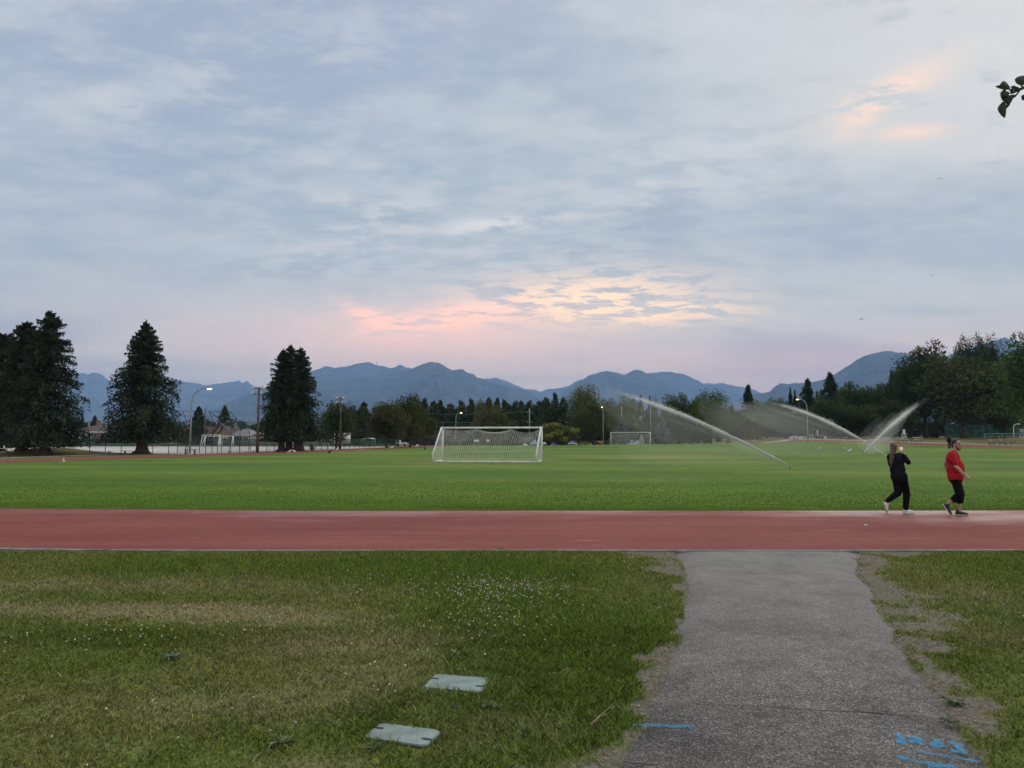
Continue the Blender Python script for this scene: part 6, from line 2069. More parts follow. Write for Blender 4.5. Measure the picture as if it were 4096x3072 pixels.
bird('crow in the grass right of the pale benches, highest one', 4052, 1768, 0.2, 1.3, 'crow_black', 'crow_black', group=CR, d=117)
bird('white gull at the cedars, left of the close pair', 1158, 1812, 0.4, 1.4, 'gull_white', 'gull_white', 0.3, group=GU)
bird('white gull at the cedars, right of the close pair', 1176, 1811, 2.9, 1.4, 'gull_white', 'gull_white', 0.3, group=GU)
bird('white gull crouched left of the litter bin', 1229, 1808, 0.0, 1.5, 'gull_white', 'gull_grey', -0.2, group=GU)
bird('white gull at the foot of the dull green tree', 1349, 1803, 0.8, 1.5, 'gull_white', 'gull_white', 0.4, group=GU)
bird('white gull on the turf below the small pickup', 1567, 1797, 0.1, 1.7, 'gull_white', 'gull_white', -0.2, group=GU)
bird('white gull standing left of the near goal by the black fence', 1668, 1790, 1.0, 2.0, 'gull_white', 'gull_white', 0.5, group=GU)
bird('white gull by the far field edge under the long jet', 2888, 1784, 0.2, 2.0, 'gull_white', 'gull_grey', group=GU)
bird('pale bird on wet turf left of the crossing jets, far one', 3278, 1801, 0.2, 1.5, 'gull_white', 'gull_grey', -0.2, group=GU)
bird('pale bird on wet turf left of the crossing jets, middle one', 3380, 1801, 2.2, 1.4, 'gull_white', 'gull_grey', -0.2, group=GU)
bird('pale bird on wet turf left of the crossing jets, nearest one', 3400, 1809, 0.4, 1.6, 'gull_white', 'gull_white', -0.2, group=GU)
bird('white gull on the far track between the two walkers', 3706, 1785, 0.3, 2.0, 'gull_white', 'gull_grey', 0.2, group=GU)


def flying(label, px, py, d, s, rz):
    t = thing('bird', label, 'bird', P(px, py, d), rz, 'birds in flight')
    MB().ell((0, 0, 0), (0.20 * s, 0.05 * s, 0.05 * s), 8, 6).ell((0.19 * s, 0, 0.01), (0.05 * s, 0.035 * s, 0.035 * s), 6, 5).build('body', 'crow_black', t, True)
    for sd in (-1, 1):
        MB().add([(0.10 * s, sd * 0.03 * s, 0.01), (-0.06 * s, sd * 0.03 * s, 0.01), (-0.02 * s, sd * 0.25 * s, 0.14 * s), (0.12 * s, sd * 0.25 * s, 0.14 * s), (-0.10 * s, sd * 0.5 * s, 0.08 * s), (0.03 * s, sd * 0.5 * s, 0.09 * s),
                  (0.02 * s, sd * 0.03 * s, 0.035), (0.05 * s, sd * 0.25 * s, 0.16 * s)],
                 [(0, 6, 7, 3), (6, 1, 2, 7), (1, 0, 3, 2), (3, 7, 5), (7, 2, 4, 5), (2, 3, 5, 4)]).build('wing', 'crow_black', t)
    MB().add([(-0.18 * s, 0.03 * s, 0), (-0.18 * s, -0.03 * s, 0), (-0.32 * s, -0.07 * s, 0), (-0.32 * s, 0.07 * s, 0), (-0.18 * s, 0, 0.02), (-0.32 * s, 0, 0.015)], [(3, 2, 1, 0), (0, 1, 4), (0, 4, 5, 3), (4, 1, 2, 5), (2, 3, 5)]).build('tail', 'crow_black', t)


flying('larger dark bird gliding above the right hand mountain', 3445, 1278, 62, 0.62, 0.6)
flying('tiny dark bird high in the pale sky at right', 3728, 1102, 95, 0.8, 1.2)
flying('tiny dark bird in the pale sky below the orange clouds', 3756, 716, 110, 0.8, 1.0)

# ------------------------------------------------------------------ sprinklers: nozzle, jet of drops, drifting mist
def spray_material():
    m = bpy.data.materials.new('water_drops'); m.use_nodes = True
    nt = m.node_tree; N, L = nt.nodes.new, nt.links.new
    nt.nodes.clear()
    d = N('ShaderNodeBsdfDiffuse'); d.inputs[0].default_value = (0.97, 0.98, 0.985, 1)
    t = N('ShaderNodeBsdfTranslucent'); t.inputs[0].default_value = (0.97, 0.98, 0.985, 1)
    ms = N('ShaderNodeMixShader'); ms.inputs[0].default_value = 0.85     # light mostly passes through the drops
    L(d.outputs[0], ms.inputs[1]); L(t.outputs[0], ms.inputs[2])
    tr = N('ShaderNodeBsdfTransparent')
    mt = N('ShaderNodeMixShader'); mt.inputs[0].default_value = 0.38      # clear water: half of the light goes straight on
    L(tr.outputs[0], mt.inputs[1]); L(ms.outputs[0], mt.inputs[2])
    o = N('ShaderNodeOutputMaterial'); L(mt.outputs[0], o.inputs[0])
    MATS['water_drops'] = m


spray_material()


def mist_material(name, dens):
    m = bpy.data.materials.new(name); m.use_nodes = True
    nt = m.node_tree; nt.nodes.clear()
    v = nt.nodes.new('ShaderNodeVolumePrincipled')
    v.inputs['Color'].default_value = (0.97, 0.98, 1, 1)
    v.inputs['Density'].default_value = dens
    o = nt.nodes.new('ShaderNodeOutputMaterial')
    nt.links.new(v.outputs[0], o.inputs['Volume'])
    MATS[name] = m
    return m


def sprinkler(label, loc, dirxy, peak, reach, ndrop, seed, drift=(0, 0), mists=(), cone=0.045, fade=1.0, cv=0.5):
    """peak: height at the top of the arc; reach: horizontal distance to that top"""
    r_ = np.random.default_rng(seed)
    t = thing('sprinkler', label, 'sprinkler', loc, group='sprinklers watering the turf')
    dx = Vector((dirxy[0], dirxy[1], 0)).normalized()
    MB().tube([(0, 0, -0.05), (0, 0, 0.07)], 0.022, 10).build('riser', 'black_plastic', t, True)
    MB().tube([(0, 0, 0.07), (0, 0, 0.13)], [0.02, 0.018], 10).build('head', 'dark_steel', t, True)
    MB().tube([Vector((0, 0, 0.13)), Vector((0, 0, 0.13)) + dx * 0.12 + Vector((0, 0, 0.06))], [0.02, 0.014], 8).build('nozzle', 'galvanised', t, True)

    def arc(s):
        # s 0..1 rises to the top, past 1 it falls
        return np.stack([dx.x * reach * s, dx.y * reach * s, 0.18 + peak * ((1 + cv) * s - cv * s * s)], -1)
    # compact water near the nozzle
    ss = np.linspace(0.012, 0.05, 20)
    MB().tube([Vector(p) for p in arc(ss)], list(np.linspace(0.016, 0.026, 20)), 7, False).build('water_core', 'water_drops', t, True)
    # drops: dense along the arc, loosening and falling behind it
    n = ndrop
    s = 0.015 + 1.05 * r_.random(n) ** 1.02
    c = arc(s)
    spread = cone * (0.30 + 4.6 * s ** 1.25) * reach / 12.0
    wob = 0.6 + 0.8 * vnoise(s * 26.0, s * 0 + seed, seed)
    jit = r_.normal(size=(n, 3)) * (spread * wob * np.where(r_.random(n) < 0.3, 1.9, 0.8))[:, None] * 0.5
    lag = (r_.random(n) < 0.40) * (r_.exponential(1.0, n) * 0.55 * s ** 1.4)
    c = c + jit
    c[:, 2] -= lag * peak * 0.38
    c[:, 0] += drift[0] * lag; c[:, 1] += drift[1] * lag
    k = (c[:, 2] > 0.02) & (r_.random(n) < 1 - 0.93 * smooth(0.45, 0.98, s) * fade)
    c, s, lag = c[k], s[k], lag[k]
    n = len(c)
    sz = (0.010 + 0.014 * r_.random(n)) * np.where(lag > 0.02, 0.34, 1.0) * (1 - 0.45 * smooth(0.45, 1.0, s))
    tet = np.array([[1, 1, 1], [1, -1, -1], [-1, 1, -1], [-1, -1, 1]]) * 0.72
    ax = r_.random(n) * 6.28
    ca, sa = np.cos(ax), np.sin(ax)
    V = tet[None] * sz[:, None, None]
    V = np.stack([V[:, :, 0] * ca[:, None] - V[:, :, 1] * sa[:, None], V[:, :, 0] * sa[:, None] + V[:, :, 1] * ca[:, None], V[:, :, 2] * (1.0 + 0 * ca[:, None])], -1) + c[:, None, :]
    F = np.array([[0, 1, 2], [0, 3, 1], [0, 2, 3], [1, 3, 2]])[None] + 4 * np.arange(n)[:, None, None]
    w = link('water_jet', index_mesh('water_jet', V.reshape(-1, 3), F.reshape(-1, 3)), 'water_drops', t)
    w['kind'] = 'stuff'
    # drifting mist: closed, tapering bodies of thin fog under the arc
    for i, (s0, s1, wid, hgt_, zoff, dens, sh) in enumerate(mists):
        mat = mist_material('mist_%d_%d' % (seed, i), dens)
        N_, K = 26, 14
        m = MB()
        pts = []
        for a in range(N_ + 1):
            q = a / N_
            sq = s0 + (s1 - s0) * q
            p = arc(np.array([sq]))[0]
            env = math.sin(math.pi * min(max(q, 0.012), 0.988)) ** 0.7
            hh = hgt_ * env * (0.35 + 0.65 * q)
            ww = wid * env * (0.35 + 0.65 * q)
            top = p[2] + 0.10 * env
            zc = max(top - hh + zoff * q, hh * 0 + 0.05)
            zc = (top + max(top - 2 * hh + zoff, 0.03)) / 2
            hz = (top - max(top - 2 * hh + zoff, 0.03)) / 2
            for b in range(K):
                an = 2 * math.pi * b / K
                pts.append((p[0] + drift[0] * sh * q - dx.y * ww * math.cos(an), p[1] + drift[1] * sh * q + dx.x * ww * math.cos(an), zc + max(hz, 0.02) * math.sin(an)))
        fs = []
        for a in range(N_):
            for b in range(K):
                fs.append((a * K + b, a * K + (b + 1) % K, (a + 1) * K + (b + 1) % K, (a + 1) * K + b))
        fs.append(tuple(range(K))[::-1]); fs.append(tuple(N_ * K + b for b in range(K)))
        o = m.add(pts, fs).build('mist', mat, t, True)
        o['kind'] = 'stuff'
    return t


n1 = G(3160, 1879)
e1 = P(2400, 1548, 46.5)
sprinkler('nearest sprinkler, long jet arching left across the far goal side', n1, (e1.x - n1.x, e1.y - n1.y), e1.z - 0.18, math.hypot(e1.x - n1.x, e1.y - n1.y), 38000, 31, (-2.2, 0.6), cv=0.32, mists=
          ((0.04, 1.05, 0.8, 0.55, 0.0, 0.075, 0.2), (0.03, 0.95, 1.6, 1.3, 0, 0.036, 0.6), (0.03, 0.80, 2.6, 2.6, -0.4, 0.020, 0.9)))
n2 = G(3560, 1842)
e2 = P(3040, 1603, 66)
sprinkler('sprinkler behind the woman in black, jet arching left', n2, (e2.x - n2.x, e2.y - n2.y), e2.z - 0.18, math.hypot(e2.x - n2.x, e2.y - n2.y), 34000, 32, (-2.6, 0.4), cv=0.6, mists=
          ((0.04, 1.05, 0.8, 0.6, 0.0, 0.08, 0.2), (0.06, 1.1, 1.6, 1.5, 0, 0.048, 0.8), (0.10, 1.2, 2.8, 2.8, -0.5, 0.036, 1.5)))
n3 = G(3455, 1818)
e3 = P(3700, 1600, 79)
sprinkler('sprinkler whose jet rises steeply to the right before dark trees', n3, (e3.x - n3.x, e3.y - n3.y), e3.z - 0.18, math.hypot(e3.x - n3.x, e3.y - n3.y), 34000, 33, (-2.6, 0.3), cv=0.22, mists=
          ((0.04, 0.98, 0.6, 0.5, 0.0, 0.12, 0.2), (0.05, 0.85, 1.0, 1.2, 0, 0.06, 0.35), (0.04, 0.72, 1.8, 2.0, -0.3, 0.032, 0.6), (0.04, 0.6, 2.6, 2.6, -0.5, 0.022, 0.9)), cone=0.055)

# ------------------------------------------------------------------ utility box lids
material('lid_plastic', (0.215, 0.280, 0.260), 0.75, 0.12, 9, bump=0.25, bscale=120)
_nt = MATS['lid_plastic'].node_tree
material('lid_slot', (0.02, 0.022, 0.022), 0.8, 0.1, 5)


def valve_lid(label, q, turn):
    c = sum(q, Vector()) / 4
    ux = ((q[2] - q[1]) + (q[3] - q[0])); ux.z = 0
    uy = ((q[1] - q[0]) + (q[2] - q[3])); uy.z = 0
    W, D = ux.length / 2, uy.length / 2
    t = thing('utility_box', label, 'utility box', (c.x, c.y, 0.0), group='valve box lids in the lawn')
    ax, ay = ux.normalized(), uy.normalized()

    def pt(u, v, z):
        p = ax * (u * W / 2) + ay * (v * D / 2)
        return (p.x, p.y, z)

    def outline(k, z):
        out = []
        rr = 0.30
        for sx_, sy_, a0 in ((1, 1, 0), (-1, 1, 90), (-1, -1, 180), (1, -1, 270)):
            for i in range(6):
                a = math.radians(a0 + i * 18)
                out.append(pt(k * (sx_ * (1 - rr * 0.75) + rr * 0.75 * math.cos(a)), k * (sy_ * (1 - rr) + rr * math.sin(a)), z))
        return out
    o0, o1, o2 = outline(1.0, -0.03), outline(1.0, 0.020), outline(0.975, 0.026)
    n = len(o0)
    m = MB().add(o0 + o1 + o2, [(i, (i + 1) % n, n + (i + 1) % n, n + i) for i in range(n)] + [(n + i, n + (i + 1) % n, 2 * n + (i + 1) % n, 2 * n + i) for i in range(n)] + [tuple(2 * n + i for i in range(n))])
    lid = m.build('lid', 'lid_plastic', t)
    k0, k1 = outline(1.07, -0.03), outline(1.07, 0.013)
    k2, k3 = outline(1.005, 0.013), outline(1.005, -0.03)
    MB().add(k0 + k1 + k2 + k3, [(a_ * n + i, a_ * n + (i + 1) % n, (a_ + 1) * n + (i + 1) % n, (a_ + 1) * n + i) for a_ in range(3) for i in range(n)]).build('collar', 'lid_slot', t)
    # raised non-slip studs
    st = MB()
    for i in range(22):
        for j in range(13):
            u, v = -0.82 + 1.64 * (i + 0.5 * (j % 2)) / 22, -0.78 + 1.56 * j / 12
            p = Vector(pt(u, v, 0.0260))
            s = 0.0042
            a, b = ax * s * 1.6, ay * s
            st.add([p - a, p - b, p + a, p + b, p + Vector((0, 0, 0.0022))], [(0, 1, 4), (1, 2, 4), (2, 3, 4), (3, 0, 4)])
    o = st.build('stud', 'lid_plastic', lid); o['kind'] = 'stuff'
    for (u0, v0) in ((-0.86, 0.28), (0.84, -0.30)):
        e = MB()
        ring_ = []
        for i in range(12):
            a = 2 * math.pi * i / 12
            ring_.append(Vector(pt(u0, v0, 0.0282)) + ax * (0.034 * math.cos(a)) + ay * (0.014 * math.sin(a)))
        lo = [p - Vector((0, 0, 0.01)) for p in ring_]
        e.add(ring_ + lo, [tuple(range(12))] + [(12 + i, 12 + (i + 1) % 12, (i + 1) % 12, i) for i in range(12)])
        e.build('slot', 'lid_slot', lid)
    b = [Vector(pt(0.0, 0.0, 0.0282)) + ax * (0.013 * math.cos(a)) + ay * (0.013 * math.sin(a)) for a in np.linspace(0, 2 * math.pi, 9)[:-1]]
    MB().add(b + [p - Vector((0, 0, 0.006)) for p in b], [tuple(range(8))] + [(8 + i, 8 + (i + 1) % 8, (i + 1) % 8, i) for i in range(8)]).build('bolt', 'grey_wall', lid)


valve_lid('pale green valve box lid farther from camera, clean edges', LID_A, 0)
valve_lid('pale green valve box lid nearest camera, overgrown and stained', LID_B, 0)

# ------------------------------------------------------------------ blue survey paint on the path
def paint_material():
    m = bpy.data.materials.new('blue_spray_paint'); m.use_nodes = True
    nt = m.node_tree; N, L = nt.nodes.new, nt.links.new
    nt.nodes.clear()
    geo = N('ShaderNodeNewGeometry')
    at = N('ShaderNodeAttribute'); at.attribute_name = 'Col'
    sp = N('ShaderNodeSeparateColor'); L(at.outputs['Color'], sp.inputs[0])
    n = N('ShaderNodeTexNoise'); L(geo.outputs['Position'], n.inputs['Vector']); n.inputs['Scale'].default_value = 90; n.inputs['Detail'].default_value = 6
    n.inputs['Roughness'].default_value = 0.8
    n2 = N('ShaderNodeTexNoise'); L(geo.outputs['Position'], n2.inputs['Vector']); n2.inputs['Scale'].default_value = 22; n2.inputs['Detail'].default_value = 4
    a1 = N('ShaderNodeMath'); a1.operation = 'MULTIPLY_ADD'; L(n2.outputs['Fac'], a1.inputs[0]); a1.inputs[1].default_value = 0.6; L(n.outputs['Fac'], a1.inputs[2])
    a2 = N('ShaderNodeMath'); a2.operation = 'ADD'; L(a1.outputs[0], a2.inputs[0]); L(sp.outputs[0], a2.inputs[1])
    mr = N('ShaderNodeMapRange'); L(a2.outputs[0], mr.inputs[0]); mr.inputs[1].default_value, mr.inputs[2].default_value = 1.30, 1.85
    d = N('ShaderNodeBsdfDiffuse'); d.inputs[0].default_value = (0.095, 0.34, 0.56, 1)
    tr = N('ShaderNodeBsdfTransparent')
    ms = N('ShaderNodeMixShader'); L(mr.outputs[0], ms.inputs[0]); L(tr.outputs[0], ms.inputs[1]); L(d.outputs[0], ms.inputs[2])
    o = N('ShaderNodeOutputMaterial'); L(ms.outputs[0], o.inputs[0])
    MATS['blue_spray_paint'] = m


paint_material()


def stroke(pix, w, strength=1.0, parent=None, name='stroke'):
    """sprayed line through pixels of the path surface; w in metres"""
    pts = [G(px, py, 0.02) for px, py in pix]
    c = catmull([(p.x, p.y) for p in pts], 10, False) if len(pts) > 2 else np.array([[pts[0].x + (pts[1].x - pts[0].x) * q, pts[0].y + (pts[1].y - pts[0].y) * q] for q in np.linspace(0, 1, 14)])
    t = unit(np.gradient(c, axis=0)); nn = np.stack([-t[:, 1], t[:, 0]], -1)
    el_, er_ = path_edges(c[:, 1])
    rows, cols = [], []
    n = len(c)
    endf = np.minimum(1, np.minimum(np.arange(n), np.arange(n)[::-1]) / 2.5)
    for o_, v in ((-1, 0.0), (-0.55, 0.55), (0, 0.75), (0.55, 0.55), (1, 0.0)):
        q = c + nn * (o_ * w)
        tt = np.clip((q[:, 0] - el_) / (er_ - el_), 0, 1)
        rows.append(np.c_[q, 0.0185 + 0.010 * np.sin(np.pi * tt)])
        cols.append(np.stack([v * strength * endf] * 3, -1))
    return link(name, grid_mesh(name, np.stack(rows, 1), 5, n, np.stack(cols, 1)), 'blue_spray_paint', parent)


pm = tag(empty('paint_mark', G(2680, 2902)), 'single faded blue paint dash at the left side of path', 'paint mark')
o = stroke([(2515, 2896), (2600, 2900), (2700, 2906), (2795, 2910)], 0.05, 1.0)
o.parent = pm; o.matrix_parent_inverse = Matrix.Translation(-Vector(pm.location))
pm2 = tag(empty('paint_mark', G(3700, 2980)), 'blue spray painted letters and lines at the right bottom of path', 'paint mark')
W1 = 0.044
glyph = [
    [(3572, 2940), (3612, 2944)], [(3600, 2943), (3606, 2974)], [(3574, 2968), (3632, 2976)],             # I
    [(3612, 2946), (3690, 2958)], [(3690, 2956), (3652, 2966), (3640, 2972)], [(3655, 2958), (3675, 2970), (3706, 2984)],   # R
    [(3730, 2960), (3768, 2966)], [(3768, 2966), (3735, 2976), (3730, 2982), (3770, 2990)], [(3770, 2990), (3760, 2976), (3730, 2962)],  # 8
    [(3780, 2968), (3866, 2980)], [(3824, 2976), (3848, 3006)], [(3788, 3000), (3884, 3014)],             # I
]
for g in glyph:
    o = stroke(g, W1, 1.15); o.parent = pm2; o.matrix_parent_inverse = Matrix.Translation(-Vector(pm2.location))
for g, w_, s_ in (([(3640, 3004), (3720, 3016), (3830, 3032), (3930, 3046)], 0.048, 0.95), ([(3596, 3022), (3612, 3034), (3660, 3046), (3720, 3056), (3790, 3062)], 0.050, 1.05), ([(3700, 3064), (3770, 3068), (3830, 3062)], 0.042, 1.1)):
    o = stroke(g, w_, s_); o.parent = pm2; o.matrix_parent_inverse = Matrix.Translation(-Vector(pm2.location))

# ------------------------------------------------------------------ small growth and litter on the lawn
def clover():
    pts = []
    r_ = np.random.default_rng(5)
    for (cx, cyy, sx, sy, n) in ((-0.15, 8.3, 0.42, 0.45, 240), (-0.6, 8.9, 0.7, 0.35, 80), (-0.2, 7.2, 0.35, 0.45, 110), (-0.6, 6.4, 0.5, 0.4, 30), (-4.6, 6.5, 0.9, 0.3, 45), (-3.2, 6.6, 0.7, 0.3, 30),
                              (-1.7, 8.6, 0.7, 0.5, 20), (-0.9, 10.4, 2.5, 0.5, 30), (-0.9, 5.2, 0.35, 0.25, 8), (-2.6, 4.5, 0.8, 0.4, 14), (5.6, 7.5, 0.8, 0.9, 26)):
        pts.append(np.stack([r_.normal(cx, sx, n), r_.normal(cyy, sy, n)], -1))
    p = np.concatenate(pts)
    a, b_ = path_edges(p[:, 1])
    ok = ((p[:, 0] < a - 0.1) | (p[:, 0] > b_ + 0.4)) & (p[:, 1] < 11.2) & ~in_quad(p[:, 0], p[:, 1], LID_A, 0.1) & ~in_quad(p[:, 0], p[:, 1], LID_B, 0.1)
    p = p[ok]
    m = MB(); st = MB()
    for (x, y) in p:
        h_ = 0.035 + 0.035 * r_.random()
        lx_, ly_ = r_.normal(0, 0.008), r_.normal(0, 0.008)
        rr = 0.0055 + 0.0040 * r_.random()
        st.tube([(x, y, 0), (x + lx_, y + ly_, h_)], 0.0013, 3, False)
        m.ell((x + lx_, y + ly_, h_ + rr * 0.6), (rr, rr, rr * 0.85), 6, 4)
    material('clover_white', (0.62, 0.58, 0.49), 0.8, 0.2, 30)
    material('clover_stem', (0.09, 0.13, 0.04), 0.8, 0.2, 30)
    o = m.build('clover_flowers', 'clover_white', None, True)
    tag(o, 'white clover heads scattered over the lawn', 'clover', kind='stuff')
    s = st.build('clover_stems', 'clover_stem', o); s['kind'] = 'stuff'


clover()


def rosette(label, px, py, r, n, seed):
    r_ = random.Random(seed)
    loc = G(px, py, 0.004)
    t = thing('weed', label, 'weed', loc, group='broad leaved weeds in the lawn')
    if 'weed_leaf' not in MATS:
        material('weed_leaf', (0.055, 0.095, 0.028), 0.6, 0.3, 25)
    for i in range(n):
        a = 2 * math.pi * i / n + r_.uniform(-0.2, 0.2)
        L_ = r * r_.uniform(0.7, 1.15); w = L_ * 0.17
        ca, sa = math.cos(a), math.sin(a)
        lift = r_.uniform(0.25, 0.7)
        rows = []
        for q in np.linspace(0, 1, 7):
            wd = w * math.sin(math.pi * (0.12 + 0.83 * q)) * (1.0 if int(q * 6) % 2 else 0.72)
            d_ = L_ * q; z = L_ * lift * math.sin(q * 2.1) * 0.6 + 0.004
            rows.append([(ca * d_ - sa * s * wd, sa * d_ + ca * s * wd, z + abs(s) * 0.006) for s in (-1, 0, 1)])
        vs = [p for r3 in rows for p in r3]
        fs = []
        for k_ in range(6):
            for j in range(2):
                fs.append((k_ * 3 + j, k_ * 3 + j + 1, k_ * 3 + j + 4, k_ * 3 + j + 3))
        MB().add(vs, fs).build('leaf', 'weed_leaf', t, True)


rosette('dandelion rosette below the farther valve lid', 1965, 2838, 0.075, 11, 3)
rosette('dark weed rosette left of the nearer valve lid', 1478, 2862, 0.07, 9, 4)
rosette('low weed tuft in front of the nearer valve lid', 1500, 3005, 0.06, 10, 5)
rosette('flat weed between the two valve lids', 1835, 2842, 0.055, 8, 6)
rosette('fern like weed at the right path edge', 3820, 2820, 0.08, 12, 7)
rosette('upright weed sprig at the right path edge by blue paint', 3800, 2895, 0.055, 10, 8)
rosette('leafy weed on the lawn far left of the valve lids', 700, 2635, 0.10, 11, 9)
rosette('weed at the kerb on the left', 428, 2205, 0.07, 10, 10)
rosette('weed tuft at the kerb in the middle', 2000, 2200, 0.07, 10, 11)
rosette('clover clump at the bottom edge left of the nearer lid', 1130, 2985, 0.08, 13, 12)

t = thing('fallen_stick', 'pale dry stick lying at the left path edge', 'stick', G(2390, 2880, 0.0))
a, b_ = G(2335, 2925, 0.02), G(2440, 2828, 0.045)
o_ = Vector(t.location)
mid = a.lerp(b_, 0.5) + Vector((0.012, 0, 0.012))
MB().tube([a - o_, mid - o_, b_ - o_], [0.006, 0.0055, 0.003], 7).build('twig', 'pale_bark', t, True)
MB().tube([mid - o_, mid - o_ + Vector((0.05, 0.02, 0.01))], [0.004, 0.002], 6).build('side_twig', 'pale_bark', t, True)


def straw(n=420):
    r_ = np.random.default_rng(9)
    m = MB()
    for i in range(n):
        y = 3.6 + 4.5 * r_.random(); x = (r_.random() * 2 - 1) * 0.78 * y
        e0, e1 = path_edges(np.array([y]))
        if e0[0] - 0.02 < x < e1[0] + 0.02: continue
        if in_quad(np.array([x]), np.array([y]), LID_A, 0.1)[0] or in_quad(np.array([x]), np.array([y]), LID_B, 0.1)[0]: continue
        a = r_.random() * 6.28; L_ = 0.04 + 0.09 * r_.random()
        z0, z1 = 0.02 + 0.02 * r_.random(), 0.02 + 0.05 * r_.random()
        p0 = Vector((x, y, z0)); p2 = Vector((x + math.cos(a) * L_, y + math.sin(a) * L_, z1))
        m.tube([p0, p0.lerp(p2, 0.5) + Vector((0, 0, 0.012)), p2], [0.0012, 0.0012, 0.0006], 3, False)
    material('dry_straw', (0.45, 0.39, 0.24), 0.85, 0.2, 30)
    tag(m.build('straw', 'dry_straw'), 'loose dry grass stalks lying on the lawn', 'straw', kind='stuff')


straw()


def gravel():
    r_ = np.random.default_rng(19)
    m = MB()
    n = 0
    for i in range(9000):
        y = 3.4 + 7.9 * r_.random(); x = (r_.random() * 2 - 1) * (0.78 * y)
        bare, _, _ = lawn_masks(np.array([x]), np.array([y]))
        e0, e1 = path_edges(np.array([y]))
        if e0[0] - 0.01 < x < e1[0] + 0.01 or r_.random() > bare[0] ** 1.5: continue
        s = 0.004 + 0.008 * r_.random() ** 2
        m.ell((x, y, 0.008 + s * 0.2), (s * r_.uniform(0.7, 1.3), s * r_.uniform(0.7, 1.3), s * 0.6), 5, 3)
        n += 1
    material('gravel_stone', (0.34, 0.32, 0.29), 0.9, 0.35, 60)
    tag(m.build('gravel', 'gravel_stone'), 'small stones on the bare earth beside the path', 'gravel', kind='stuff')


gravel()

# a scrap of white litter on the track
tag(MB().ell((0, 0, 0), (0.035, 0.022, 0.012), 7, 5).build('litter_scrap', 'white_paint'), 'tiny white scrap on the track below the woman', 'litter').location = G(3463, 2100, 0.024)


